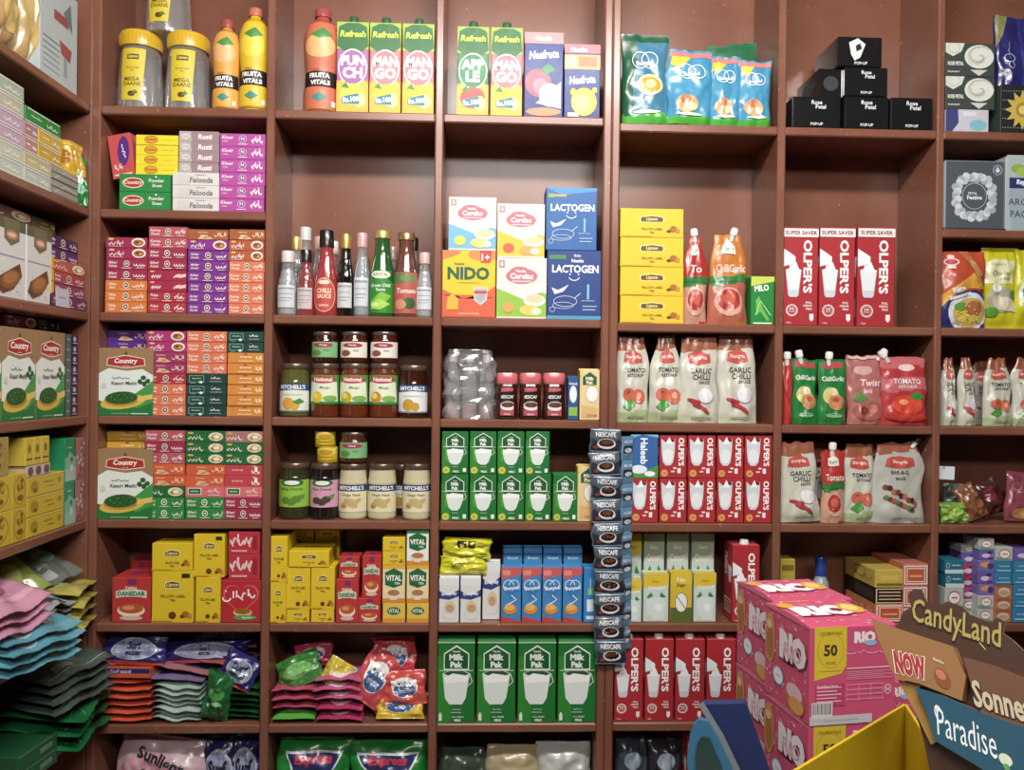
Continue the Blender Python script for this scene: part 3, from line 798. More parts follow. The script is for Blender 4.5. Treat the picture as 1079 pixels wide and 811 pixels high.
def haleeb(w, d, h):
    A = Art(w, h); A.t('Haleeb', .48, .62, .26, '#eef4fa', rot=-90, mw=.6, b=.03); A.p([(0, 0), (0, .22), (.3, .3), (.7, .2), (1, .3), (1, 0)], '#4a9a3c'); A.e(.3, .2, .3, .1, '#dfeaf4'); A.e(.7, .1, .2, .06, '#e8f0f4')
    A.p([(0, .9), (.4, 1), (1, .93), (1, 1), (0, 1)], '#7fb2dc')
    return carton('milk_carton', w, d, h, '#2a62a8', A)
cart(3, 4, 664.5, 694, 457.5, 'haleeb', haleeb, 'small blue milk carton, leftmost in upper row of red cartons, fourth column', zbase=PY(740, 504, .012).z, yf=.012, d=.05)

def milkpak(w, d, h, big=True):
    A = Art(w, h); GR = '#15762c'
    A.r(0, 0, .35, .8, '#2a8a2c'); A.r(.12, .3, .3, .72, '#4aa038') if not big else None
    k = '#e8f2e6'
    A.p([(.16, .64), (.16, .84), (.5, .94 if big else .97), (.84, .84), (.84, .64)], k)
    A.p([(.185, .655), (.185, .83), (.5, .92 if big else .95), (.815, .83), (.815, .655)], '#0d5a28')
    A.t('Milk', .5, .795, .075, k, mw=.46, b=.05); A.t('Pak', .5, .705, .075, k, mw=.42, b=.05); A.t('Nestle', .5, .865, .025, k, mw=.25)
    A.line([(.05, .635), (.95, .635)], .0015 if big else .001, k)
    A.p([(.13, .60), (.20, .30), (.32, .225), (.66, .225), (.76, .30), (.86, .60), (.70, .635), (.30, .635)] if big else [(.20, .58), (.20, .46), (.28, .28), (.40, .22), (.60, .22), (.70, .28), (.82, .48), (.80, .58), (.68, .635), (.32, .635)], '#dbe6e0')
    A.p([(.16, .60), (.3, .63), (.68, .63), (.84, .595), (.68, .565), (.32, .565)], '#1c5a34'); A.p([(.18, .55), (.4, .6), (.7, .58), (.82, .56), (.80, .5), (.2, .48)], '#f2f6f3')
    A.line([(.86, .6), (.93, .5), (.82, .45)], .002 if big else .0014, k)
    if big:
        A.t('dhood', .52, .165, .03, k, mw=.3, it=.3); A.t('ganda nahi', .5, .13, .03, k, mw=.36, it=.3); A.t('FULL CREAM', .55, .075, .018, k, mw=.36); A.t('MILK', .55, .035, .03, k, mw=.36, b=.05)
        A.r(.04, .03, .12, .11, '#dfeede'); A.r(.06, .11, .10, .13, '#dfeede'); A.r(.0, .965, 1, .985, '#9fd0a4')
    else:
        A.e(.17, .09, .13, .13*w/h, '#d8cc4a'); A.t('35', .17, .09, .05, '#3a6a1c'); A.t('dhood', .52, .17, .04, k, mw=.3); A.t('MILK', .54, .06, .05, k, mw=.3, b=.04); A.r(.80, .05, .92, .14, k)
    return carton('milk_carton', w, d, h, GR, A, side={'z+': card('#2c8a48')}, cap=None)
for i, (a, b) in enumerate(((461.3, 501), (503, 544), (546, 586.5), (588.5, 629))):
    cart(2, 6, a, b, 674, 'mpbig', milkpak, f'large green milk carton with milk glass picture, {OR[i]} from left, third column', group='large green milk cartons', yf=.006, d=.065)
zr = PY(530, 499.5, .01).z
for i, (a, b) in enumerate(((464.8, 494), (495, 523.6), (524.2, 553), (553.6, 581), (582.6, 609))):
    cart(2, 4, a, b, 499.5, 'mps', lambda w, d, h: milkpak(w, d, h, False), f'small green milk carton, {OR[i]} from left in lower row, third column', group='small green milk cartons', yf=.01, d=.05)
for i, (a, b) in enumerate(((465.5, 494), (495, 523.6), (524.2, 553), (553.8, 579.6))):
    cart(2, 4, a, b, 454.2, 'mps', lambda w, d, h: milkpak(w, d, h, False), f'small green milk carton, {OR[i]} from left in upper row, third column', zbase=zr, group='small green milk cartons', yf=.01, d=.05)
def cream(w, d, h):
    A = Art(w, h); A.p([(.15, .70), (.15, .86), (.5, .96), (.85, .86), (.85, .70)], '#1c5a34'); A.t('Milk', .5, .83, .07, '#f0e8c8', mw=.5, b=.04); A.t('Pak', .5, .75, .07, '#f0e8c8', mw=.5, b=.04)
    A.e(.62, .52, .30, .16, '#e9ebe8'); A.ring(.62, .52, .32, .17, .001, '#b08a3a'); A.p([(.1, .05), (.1, .3), (.9, .25), (.9, .05)], '#d8b070'); A.t('CREAM', .6, .09, .05, '#7a4a1c', mw=.5); A.r(.0, .9, .12, 1, '#e8d060')
    return carton('cream_carton', w, d, h, '#e2c98c', A, side={'x-': card('#d9b93c'), 'z+': card('#d9b93c')})
cart(2, 3, 611.5, 633, 389.5, 'cream', cream, 'cream-coloured small carton in right corner beside blue packet, third column third shelf', group='cream-coloured small cartons', d=.05)
cart(2, 4, 610.5, 633, 491, 'cream', cream, 'cream-coloured small carton behind hanging sachets, third column fourth shelf', group='cream-coloured small cartons', d=.05)
def bluepk(w, d, h):
    A = Art(w, h); A.e(.5, .6, .35, .2, '#dfe8f4'); A.r(.1, .1, .9, .3, '#8ab84a'); A.t('Haleeb', .5, .85, .06, '#eef', mw=.8)
    return carton('milk_carton', w, d, h, '#24508e', A)
cart(2, 3, 598.3, 610, 397, 'bluepk', bluepk, 'narrow blue carton between red-lidded coffee jars and cream carton, third column', d=.05)

def refresh(flav, main, w, d, h, shift=0):
    A = Art(w, h); two = {'PUNCH': ('PUN', 'CH'), 'MANGO': ('MAN', 'GO'), 'APPLE': ('APP', 'LE')}[flav]
    A.r(0, .70, 1, 1, '#9cc028'); A.p([(0, .74), (.06, .95), (.3, .99), (.7, .99), (.94, .95), (1, .74), (.72, .66), (.28, .66)], '#1d6a2c'); A.t('Refresh', .5, .87, .07, '#d8e83a', mw=.84, b=.03, it=.15)
    A.r(0, 0, 1, .35, '#e8912a'); A.p([(0, .3), (.2, .4), (.5, .33), (.8, .4), (1, .3), (1, .0), (0, 0)], '#f0b02c')
    A.e(.5, .50, .46, .205, '#f6f0ee'); A.e(.5, .50, .43, .19, main)
    A.t(two[0], .5, .575, .115, '#f8f4f4', mw=.76, b=.05); A.t(two[1], .5, .44, .125, '#f8f4f4', mw=.70, b=.05)
    fr = {'PUNCH': '#e8d23a', 'MANGO': '#f2c41c', 'APPLE': '#d84a4a'}[flav]
    A.e(.5, .2, .40, .12, fr, rot=12); A.e(.72, .14, .2, .08, '#f6e090'); A.p([(.15, .28), (.3, .34), (.4, .26)], '#3a8a2c')
    A.p([(.18, .10), (.16, .17), (.70, .215), (.72, .09)], '#1f7a96'); A.t('Rs.100', .45, .145, .06, '#f4f8fa', mw=.50, b=.04, rot=6)
    return carton('juice_carton', w, d, h, main, A, cap=.018, capcol='#1d5a2c', capr=.012, side={'z+': card('#c8d428'), 'x-': card('#e8b030'), 'x+': card('#e8b030')})
for i, (c, a, b, yt, fl, col, nm) in enumerate(((1, 355, 389, 23, 'PUNCH', '#9a5a9a', 'purple punch'), (1, 389.8, 423, 24, 'MANGO', '#cc6a72', 'pink mango'), (1, 424.3, 458, 25, 'MANGO', '#cc6a72', 'pink mango'),
                                            (2, 482, 515.5, 28, 'APPLE', '#14803c', 'green apple'), (2, 517.5, 551, 29, 'MANGO', '#cc6a72', 'pink mango'))):
    w_ = ['', ', left of two mango ones', ', against the right divider', '', ''][i]
    cart(c, 0, a, b, yt, 'rf'+fl, lambda w, d, h: refresh(fl, col, w, d, h), f'{nm} juice carton with green cap{w_}, {CN[c]}, top shelf', group='juice cartons with green caps', yf=.014)
def nesfruta(w, d, h, big=True):
    A = Art(w, h)
    if big:
        A.r(0, .87, 1, 1, '#d88a8e'); A.t('Nestle', .5, .93, .055, '#f8f2f0', mw=.5, b=.03); A.t('Nesfruta', .5, .74, .10, '#f4f6fa', mw=.78, b=.03, it=.15, rot=5)
        A.e(.36, .40, .34, .17, '#c0566a', rot=15); A.e(.42, .36, .2, .1, '#d8808c', rot=15); A.p([(.4, .55), (.6, .64), (.8, .56), (.6, .5)], '#2f8a4a'); A.e(.66, .26, .28, .14, '#ecdfc8'); A.p([(.3, .16), (.95, .42), (.95, .1)], '#e6d8bc'); A.e(.5, .06, .46, .05, '#b88a5a')
    else:
        A.r(0, .88, 1, 1, '#cf7478'); A.t('Nestle', .4, .93, .065, '#f8f2f0', mw=.5, b=.03); A.r(0, .66, 1, .86, '#d9a070'); A.r(.05, .7, .3, .83, '#e8c09a'); A.r(.4, .7, .9, .83, '#c97a4a'); A.t('Nesfruta', .5, .52, .11, '#f4f6fa', mw=.74, b=.03, it=.15, rot=5)
        A.e(.55, .22, .36, .19, '#e8cc3c'); A.e(.5, .2, .24, .12, '#f2e080'); A.e(.25, .35, .08, .05, '#e8cc3c'); A.e(.85, .38, .07, .04, '#e8cc3c'); A.r(.1, .02, .4, .07, '#dfe4ee')
    return carton('juice_carton', w, d, h, '#2e3f86', A, side={'z+': card('#c8686e'), 'x-': card('#d0787c')})
cart(2, 0, 552.8, 594, 34, 'nf', nesfruta, 'tall navy and pink juice carton with peach picture, third column, top shelf', yf=.012, d=.07)
cart(2, 0, 594.8, 633, 46.5, 'nf2', lambda w, d, h: nesfruta(w, d, h, False), 'shorter navy juice carton with yellow splash, third column, top shelf', yf=.014, d=.06)

# third column tetra packs
def everyday(w, d, h):
    A = Art(w, h); A.r(0, .84, 1, 1, '#e0e2e6'); A.p([(0, .55), (0, .72), (.5, .62), (1, .75), (1, .6), (.5, .52)], '#2b3f86'); A.t('Everyday', .52, .65, .09, '#f2f4f8', mw=.8, b=.03, rot=4); A.e(.55, .36, .28, .14, '#d8c4a0'); A.e(.55, .33, .2, .08, '#c09a6a'); A.ring(.55, .2, .35, .12, .001, '#b8bcc2')
    return carton('milk_carton', w, d, h, '#dcdcda', A)
cart(2, 5, 462.5, 484, 609, 'ev', everyday, 'small white milk carton, left one under yellow packets, third column', group='small white milk cartons', d=.035, yf=.006)
cart(2, 5, 485, 507, 609, 'ev', everyday, 'small white milk carton, right one under yellow packets, third column', group='small white milk cartons', d=.035, yf=.006)
cart(2, 5, 508.5, 527.5, 592, 'ev', everyday, 'taller white milk carton beside blue red-topped cartons, third column', group='small white milk cartons', d=.04, yf=.035)
def bun(w, d, h):
    A = Art(w, h); A.p([(0, .78), (0, 1), (1, 1), (1, .88)], '#d05a5c'); A.r(.05, .86, .45, .95, '#e88a80')
    A.ring(.36, .66, .28, .12, .002, '#e8f0f6'); A.ring(.64, .66, .28, .12, .002, '#e8f0f6'); A.p([(.1, .6), (.5, .44), (.9, .6), (.8, .68), (.2, .68)], '#2f7ac0'); A.t('Bunyad', .5, .62, .09, '#f4f8fa', mw=.72, b=.03, rot=6)
    A.line([(.5, .5), (.75, .42), (.5, .36), (.25, .32)], .003, '#e8f0f6'); A.e(.45, .24, .34, .09, '#e0902c'); A.e(.42, .28, .26, .06, '#eeb45a'); A.p([(0, .0), (0, .12), (1, .02), (1, 0)], '#c8403c')
    return carton('milk_carton', w, d, h, '#3a86c8', A, side={'z+': card('#4a90cc')})
for i, (a, b) in enumerate(((528.3, 549.6), (550.2, 571), (571.6, 592.4), (593, 614))):
    cart(2, 5, a, b, 597.5, 'bun', bun, f'small blue milk carton with red corner, {OR[i]} from left, third column', group='small blue milk cartons with red corner', d=.04, yf=.01)
def bluebk(w, d, h):
    A = Art(w, h); A.r(0, .7, 1, .76, '#8cc0e4'); A.t('Bunyad', .5, .85, .05, '#dcecf8', mw=.8); A.r(0, .9, 1, .92, '#1f5f9a')
    return carton('milk_carton', w, d, h, '#3f8ecb', A)
for i, (a, b) in enumerate(((530, 550.6), (551.5, 571.5), (572.3, 592.5), (593.5, 614))):
    cart(2, 5, a, b, 577, 'bluebk', bluebk, f'plain blue carton back row, {OR[i]} from left, third column', group='plain blue cartons in back row', d=.04, yf=.075)
def bluesd(w, d, h):
    A = Art(w, h); A.r(.3, .5, .7, .62, '#7cc060'); A.r(.25, .2, .75, .42, '#dcecf4'); A.line([(.5, .5), (.5, .8)], .002, '#bfe0f0'); A.r(.2, .06, .8, .12, '#dcecf4')
    return carton('milk_carton', w, d, h, '#2e86cc', A)
cart(2, 5, 615, 629.5, 597.5, 'bluesd', bluesd, 'narrow blue carton turned sideways beside hanging sachets, third column', d=.05, yf=.01)

# fourth column small desi milk cartons
def omung(w, d, h, yel=False, nos=False):
    A = Art(w, h)
    A.p([(0, .72), (0, 1), (1, 1), (1, .78), (.5, .7)], '#e2c22c' if yel or nos else '#a6b8a0')
    if nos:
        A.r(0, 0, 1, .74, '#d8b82a'); A.r(0, 0, 1, .30, '#5a6a2c'); A.e(.5, .40, .30, .20, '#e8ede0'); A.ring(.5, .40, .30, .2, .0016, '#3a4a2a'); A.line([(.3, .52), (.7, .28)], .002, '#3a4a2a'); A.t('No', .5, .86, .1, '#f4f4e0', mw=.4); A.t('Sugar', .5, .75, .08, '#4a5a1c', mw=.6)
    else:
        A.t('Dairy', .5, .83, .06, '#8a5a1c' if yel else '#f2f2e8', mw=.4, it=.2); A.t('Omung', .52, .70, .12, '#f6f6ee' if not yel else '#e8ede6', mw=.78, b=.04, rot=4)
        A.p([(.1, .5), (.3, .62), (.4, .5)], '#3a8a3c'); A.p([(.9, .52), (.7, .62), (.62, .5)], '#3a8a3c'); A.p([(.2, .04), (.1, .4), (.3, .52), (.7, .52), (.9, .4), (.8, .04)], '#d2e0dc'); A.e(.25, .1, .1, .05, '#e0cc9a'); A.e(.6, .3, .15, .08, '#e8f0ee')
    return carton('milk_carton', w, d, h, '#c6d6cc' if not nos else '#d8b82a', A, side={'z+': card('#c8b83c' if yel or nos else '#9cae96'), 'x+': card('#b8c8b4')})
go = 'small green and white milk cartons in fourth column'
for i, (a, b, yt, k, nm) in enumerate(((656, 676.5, 610, 1, 'yellow-topped pale carton behind hanging sachets, front row'), (678, 705, 604, 1, 'yellow-topped pale carton with leaf print, front row'), (706.5, 729.5, 603, 2, 'yellow carton with crossed circle, front row'), (731, 755, 603, 1, 'yellow-topped pale carton at right end, front row'))):
    cart(3, 5, a, b, yt, 'om%d' % k, lambda w, d, h: omung(w, d, h, k == 1, k == 2), nm + ', ' + cell(3, 5), group=go, d=.04, yf=.01+.004*(i % 2))
for i, (a, b, k) in enumerate(((656, 676.5, 1), (678.5, 700.5, 0), (703, 726, 0), (729, 753, 0))):
    cart(3, 5, a, b, 562, 'omb%d' % k, lambda w, d, h: omung(w, d, h, k == 1), f'tall pale milk carton in back row, {OR[i]} from left, ' + cell(3, 5), group=go, d=.05, yf=.075)

# ================================================================== jars
def smoothprof(p, n=3):
    """Catmull-Rom through the outline"""
    out = []
    for i in range(len(p)-1):
        a = p[max(0, i-1)]; b = p[i]; c = p[i+1]; d = p[min(len(p)-1, i+2)]
        for k in range(n):
            t = k/n
            q = []
            for j in (0, 1):
                q.append(.5*(2*b[j]+(c[j]-a[j])*t+(2*a[j]-5*b[j]+4*c[j]-d[j])*t*t+(3*b[j]-a[j]-3*c[j]+d[j])*t**3))
            out.append((max(q[0], 1e-4), min(max(q[1], b[1]), c[1])))
    out.append(p[-1]); return out
def rad_at(prof, z):
    for (r0_, z0_), (r1_, z1_) in zip(prof, prof[1:]):
        if z0_ <= z <= z1_ and z1_ > z0_: return r0_+(r1_-r0_)*(z-z0_)/(z1_-z0_)
    return prof[-1][0]
def wrapart(g, A, prof, cy, z0, off=.0006, spread=1.0, mk=card):
    """A wraps round the front of a lathe; A.w is arc length"""
    def fm(x, y, o):
        z = z0+y; r = rad_at(prof, z)+o+off
        a = (x-A.w/2)*spread/max(.005, rad_at(prof, z0+A.h/2))
        return (r*math.sin(a), cy-r*math.cos(a), z)
    g.art(A, fm, L=.006, mk=mk, smooth=True)
def jar(name, r, h, body, A, lz0, lz1, lidcol='#6a5648', tall=False, neckr=.90, glass=None, lidname='lid', fill=None):
    """A(w, h) makes the label art; lz0..lz1 is the label band in fractions of h"""
    root = empty(name); lh = .08*h
    hb = h-lh
    prof = smoothprof([(r*.90, 0), (r*.985, .03*h), (r, .07*h), (r, lz0*h), (r, lz1*h), (r*.985, (lz1+.03)*h), (r*neckr, hb-.02*h), (r*neckr, hb)], 3)
    prof = [(.0001, .004)] + prof
    G().lathe(prof, body, 32, 0, r, 0).obj('glass_jar', root)
    lr = r*neckr*1.06
    G().lathe([(lr, hb-.004), (lr*1.02, hb), (lr*1.02, h-.004), (lr*.97, h-.001), (lr*.8, h), (.0001, h-.0008)], mat(lidcol, .3, .4, .5), 32, 0, r, 0).obj(lidname, root)
    if A:
        g = G(); w = r*2.6
        a = A(w, (lz1-lz0)*h); wrapart(g, a, prof, r, lz0*h)
        g.obj('label', root)
    return root
def lab_mitch(bg, fruit, leaf=True):
    def f(w, h):
        A = Art(w, h); A.r(0, 0, 1, .86, bg); A.p([(0, .72), (0, .98), (.5, 1.02), (1, .98), (1, .74), (.5, .78)], '#2a4f86'); A.t("MITCHELL'S", .5, .88, .15, '#f0f0ea', mw=.76, b=.04)
        A.e(.5, .60, .3, .03, '#b8c8b0'); A.e(.4, .28, .16, .22, fruit); A.e(.58, .22, .11, .16, fruit)
        if leaf: A.p([(.5, .35), (.7, .48), (.82, .35), (.65, .25)], '#4a8a3c')
        A.r(0, 0, 1, .05, '#7a8a9a'); return A
    return f
def lab_green(fruit):
    def f(w, h):
        A = Art(w, h); A.r(0, 0, 1, 1, '#4a9a4c'); A.p([(.05, .1), (.1, .75), (.5, .85), (.9, .75), (.95, .1)], '#dfe6c8'); A.e(.5, .84, .36, .13, '#b83a3a'); A.t('National', .5, .85, .14, '#f4f0e8', mw=.56, b=.03)
        A.t('Mango', .55, .56, .12, '#5a7a3c', mw=.4, it=.2); A.e(.34, .24, .15, .20, fruit); A.e(.3, .29, .08, .1, '#f0d860'); A.e(.7, .2, .2, .1, '#7ab04a'); A.r(0, 0, 1, .06, '#2f7a3a'); return A
    return f
def lab_small(green):
    def f(w, h):
        A = Art(w, h); A.r(0, 0, 1, 1, '#e6e0d2' if not green else '#7ab87c'); A.e(.5, .78, .3, .16, '#a8324a'); A.t('Chtuey', .5, .78, .16, '#f0e8e0', mw=.4); A.t('Imli', .6, .45, .16, '#4a5a3a', mw=.3); A.e(.3, .28, .15, .2, '#8a4a3a' if not green else '#5a8a3a'); return A
    return f
def lab_pickle(w, h):
    A = Art(w, h); A.r(0, 0, 1, .78, '#e6dcb4'); A.r(0, .74, 1, .98, '#2a3f78'); A.t("MITCHELL'S", .5, .86, .15, '#f0f0ea', mw=.72, b=.04); A.t('Ginger Paste', .5, .60, .12, '#6a5a3a', mw=.6)
    for x, y, a in ((.35, .3, 20), (.55, .25, -15), (.65, .38, 30), (.45, .42, 0)): A.e(x, y, .14, .09, '#c8b070', rot=a)
    A.e(.3, .2, .08, .06, '#a8884a'); return A
def lab_olive(c1, c2, t2):
    def f(w, h):
        A = Art(w, h); A.r(0, 0, 1, 1, c1); A.e(.5, .9, .3, .14, '#2f6a3a'); A.e(.5, .9, .2, .08, '#e8ede0'); A.t(t2, .5, .66, .12, '#1f4a20', mw=.76)
        for x, y in ((.35, .25), (.5, .2), (.62, .3)): A.e(x, y, .12, .13, c2)
        A.p([(.6, .4), (.85, .5), (.8, .3)], '#5a9a3a'); return A
    return f
def jarat(c, r, x0, x1, yt, key, fn, label, yf=.01, zbase=None, group=None):
    cx, w, H, z = frame(c, r, x0, x1, yt, yf, zbase, ymid=yt+30)
    put((key, round(w, 3), round(H, 3)), lambda: fn(w/2*1.025, H-.0006), (cx, yf, z), 0, label, 'jar', group)
    return z+H
J = cell(1, 3)
zt = PY(370, 382, .012).z
jarat(1, 3, 292, 323, 382, 'j1', lambda r, h: jar('jam_jar', r, h, glassy('#5a5a28'), lab_mitch('#dfe4d4', '#e0a030'), .10, .62), 'olive jam jar with blue-banded label and orange fruit, far left, ' + J, group='jam jars')
for i, (a, b) in enumerate(((325.2, 354.8), (356, 386), (387.3, 417.5))):
    jarat(1, 3, a, b, 382, 'j2%d' % i, lambda r, h: jar('jam_jar', r, h, glassy('#6a2c12'), lab_green(['#e0c020', '#c8a820', '#d08a30'][i]), .24, .78), f'amber jam jar with green label, {["left", "middle", "right"][i]} of three in lower row, ' + J, group='jam jars')
jarat(1, 3, 419, 449.5, 384, 'j5', lambda r, h: jar('jam_jar', r, h, glassy('#3a1408'), lab_mitch('#e4e6e8', '#c89a2a', False), .10, .62), 'dark brown jam jar with blue-banded white label, far right, ' + J, group='jam jars')
for i, (a, b) in enumerate(((326.5, 353.5), (357, 385), (389, 417.5))):
    jarat(1, 3, a, b, 348.5, 'j3%d' % (i > 0), lambda r, h: jar('jam_jar', r, h, glassy('#4a1a10' if i else '#3c1410'), lab_small(i == 0), .16, .66), f'short chutney jar, {["left, green label", "middle, white label", "right, white label"][i]}, on top of jam jars', zbase=zt+.0006, group='short chutney jars')
K = cell(1, 4)
zt = PY(370, 488, .012).z
jarat(1, 4, 291, 323, 487.5, 'k1', lambda r, h: jar('jam_jar', r, h, glassy('#33361c'), lab_olive('#8fc43c', '#5a8a28', 'Mango Chutney'), .22, .70), 'dark jar with bright green label, far left, ' + K, group='jars below the jam jars')
jarat(1, 4, 324.3, 354, 488, 'k2', lambda r, h: jar('jam_jar', r, h, glassy('#1c1414'), lab_olive('#d898b4', '#4a3a30', 'Plum Chutney'), .22, .70), 'near-black jar with pink label, ' + K, group='jars below the jam jars')
for i, (a, b) in enumerate(((354.8, 384.6), (386, 415.8), (424, 454))):
    jarat(1, 4, a, b, 488.5, 'k3%d' % i, lambda r, h: jar('paste_jar', r, h, glassy('#cdc49c'), lab_pickle, .14, .64), f'cream paste jar with navy label band, {["left", "middle", "rightmost"][i]} of three, ' + K, group='cream paste jars')
jarat(1, 4, 409, 438, 489, 'k6', lambda r, h: jar('jam_jar', r, h, glassy('#3a1c10'), lab_mitch('#e4e6e8', '#c89a2a', False), .14, .60), 'brown jar in back row between cream paste jars, ' + K, yf=.085)
jarat(1, 4, 356, 385, 455, 'j30', lambda r, h: jar('jam_jar', r, h, glassy('#4a2410'), lab_small(True), .16, .66), 'short brown jar with green label on top of paste jars, ' + K, zbase=zt+.0006)
def tin(r, h):
    root = empty('custard_tin')
    prof = [(.0001, .001), (r*.97, 0), (r, .002), (r, h-.002), (r*.97, h), (r*.9, h-.0015), (.0001, h-.0015)]
    G().lathe(prof, card('#dcbc20'), 28, 0, r, 0).obj('can', root)
    g = G(); A = Art(r*2.4, h*.9); A.r(.05, .55, .95, .95, '#e8d45a'); A.t('Custard', .5, .35, .24, '#8a5a10', mw=.7); A.e(.5, .72, .3, .18, '#c89020'); A.r(.1, .06, .9, .12, '#8a5a10')
    wrapart(g, A, prof, r, h*.05); g.obj('label', root); return root
cx, w, H, z = frame(1, 4, 333, 354.5, 471, .02, zt+.0006)
put('tin', lambda: tin(w/2, H-.0006), (cx-.001, .016, z), 0, 'yellow tin, lower of two stacked on jars, ' + K, 'tin', 'small yellow tins')
put('tin', None, (cx-.002, .018, z+H), .2, 'yellow tin, upper of two stacked on jars, ' + K, 'tin', 'small yellow tins')

# coffee jars with pink lids
def coffee(r, h):
    root = empty('coffee_jar')
    hb = h*.76
    prof = smoothprof([(r*.86, 0), (r, .05*h), (r*.98, .3*h), (r*.93, .45*h), (r*.97, .62*h), (r*.88, hb)], 3)
    G().lathe([(.0001, .002)]+prof, glassy('#35140c'), 32, 0, r, 0, sq=.35).obj('glass_jar', root)
    G().lathe([(r*.9, hb-.001), (r*.97, hb+.003), (r*.97, h-.006), (r*.88, h), (.0001, h)], mat('#d4686f', .3, .6), 32, 0, r, 0, sq=.2).obj('lid', root)
    g = G(); A = Art(r*2.2, h*.66)
    A.p([(.0, .62), (.0, .95), (1, .95), (1, .62), (.5, .55)], '#c05058'); A.p([(.1, .35), (.1, .80), (.9, .86), (.95, .5), (.9, .3)], '#161010'); A.t('NESCAFE', .52, .66, .11, '#f0ece8', mw=.66, b=.03)
    A.e(.52, .36, .3, .15, '#e8d8d0'); A.e(.52, .40, .24, .09, '#5a2a18'); A.p([(.05, .05), (.1, .3), (.5, .18), (.9, .3), (.95, .05)], '#b84a54'); A.t('classic', .5, .1, .06, '#f0dcd8', mw=.4)
    p2 = [(a*1.07, b) for a, b in prof]
    wrapart(g, A, p2, r, h*.05, off=.0012); g.obj('label', root)
    return root
for i, (a, b) in enumerate(((522.8, 546), (547.2, 571), (572.3, 596.5))):
    jarat(2, 3, a, b, 392.5, 'coffee', coffee, f'instant coffee jar with pinkish red lid, {["left", "middle", "right"][i]} of three, third column', group='coffee jars with pinkish red lids')

# big clear jars on the top left shelf
def bigjar(r, h):
    root = empty('tea_jar'); hb = h*.84; CL = clear('clear_jar_plastic', (.90, .93, .93, 1), .45, .16)
    prof = smoothprof([(r*.96, 0), (r, .03*h), (r*.95, .4*h), (r*.86, .72*h), (r*.80, .80*h), (r*.84, hb)], 3)
    G().lathe([(.0001, .002)]+prof, CL, 36, 0, r, 0).obj('jar_body', root)
    lr = r*.89
    g = G(); g.lathe([(lr, hb-.006), (lr*1.02, hb), (lr*1.02, h-.006), (lr*.96, h), (.0001, h)], mat('#dcb01c', .35, .5), 36, 0, r, 0)
    for i in range(36):
        a = 2*PI*i/36; g.box(lr*1.02*math.cos(a)-.0006, lr*1.02*math.cos(a)+.0006, r+lr*1.02*math.sin(a)-.0006, r+lr*1.02*math.sin(a)+.0006, hb+.002, h-.008, mat('#c89c14', .35), 0)
    g.obj('lid', root)
    g = G(); A = Art(r*1.25, h*.66)
    A.p([(.02, 1), (.98, 1), (.80, 0), (.14, 0)], '#dcc22a'); A.r(.28, .78, .72, .88, '#5a481c'); A.t('Lipton', .5, .83, .07, '#ecd870', mw=.36, b=.03); A.t('YELLOW LABEL', .5, .62, .028, '#7a6410', mw=.5); A.t('TEA', .5, .57, .025, '#7a6410')
    A.t('MEGA', .5, .40, .075, '#4a4210', mw=.60, b=.01); A.t('DAANE', .5, .31, .075, '#4a4210', mw=.60, b=.01); A.e(.5, .12, .12, .05, '#5a3a10'); A.p([(.5, .1), (.6, .2), (.72, .14)], '#4a7a2c')
    wrapart(g, A, [(a+.0004, b) for a, b in prof], r, h*.10); g.obj('label', root)
    return root
jz = zb(0, 0)
cx, w, H, z = frame(0, 0, 112, 160, 28, .02, ymid=80)
put('bigjar', lambda: bigjar(w/2, H-.0006), (cx+.006, .02, z), .0, 'clear plastic tea jar with yellow lid, left of two on top shelf', 'jar', 'clear plastic tea jars')
cx2 = PY(189.5, 80, .02).x
put('bigjar', None, (cx2+.004, .02, z), .06, 'clear plastic tea jar with yellow lid, right of two on top shelf', 'jar', 'clear plastic tea jars')
cx3 = PY(163, 20, .03).x
put('bigjar', None, ((cx+cx2)/2+.005, .03, z+H), -.05, 'clear plastic tea jar stacked on top of two others, leftmost column', 'jar', 'clear plastic tea jars')

# ================================================================== bottles
def bottle(name, r, h, body, prof, capcol, caph, label=None, l0=.1, l1=.5, liquid=None, capr=None, rings=0, capmetal=0, sleeve=None):
    """prof in fractions (r, h) up to the neck finish"""
    root = empty(name); hb = h-caph
    P = smoothprof([(a*r, b*hb) for a, b in prof], 4)
    if rings:
        P = [(a*(1+.035*math.sin(b/hb*2*PI*rings)) if .45 < b/hb < .8 else a, b) for a, b in P]
    G().lathe([(.0001, .003)]+P, body, 28, 0, r, 0).obj('bottle_body', root)
    if liquid:
        Q = [(a*.93, b) for a, b in P if b < hb*.80 and b > .002]
        G().lathe([(.0001, .004)]+Q+[(.0001, Q[-1][1])], liquid, 24, 0, r, 0).obj('contents', root)
    cr = capr or P[-1][0]*1.12
    G().lathe([(cr, hb-caph*.5), (cr, h-.003), (cr*.9, h), (.0001, h)], mat(capcol, .3, .5, capmetal), 24, 0, r, 0).obj('cap', root)
    if label:
        g = G(); wrapart(g, label(r*2.3, (l1-l0)*h), P, r, l0*h); g.obj('label', root)
    return root
PS = [(.9, 0), (1, .03), (1, .48), (.97, .56), (.70, .76), (.60, .86), (.58, .94), (.58, 1)]
PT = [(.9, 0), (1, .04), (.92, .12), (1, .22), (.98, .48), (.86, .56), (.9, .62), (.55, .78), (.40, .88), (.40, 1)]
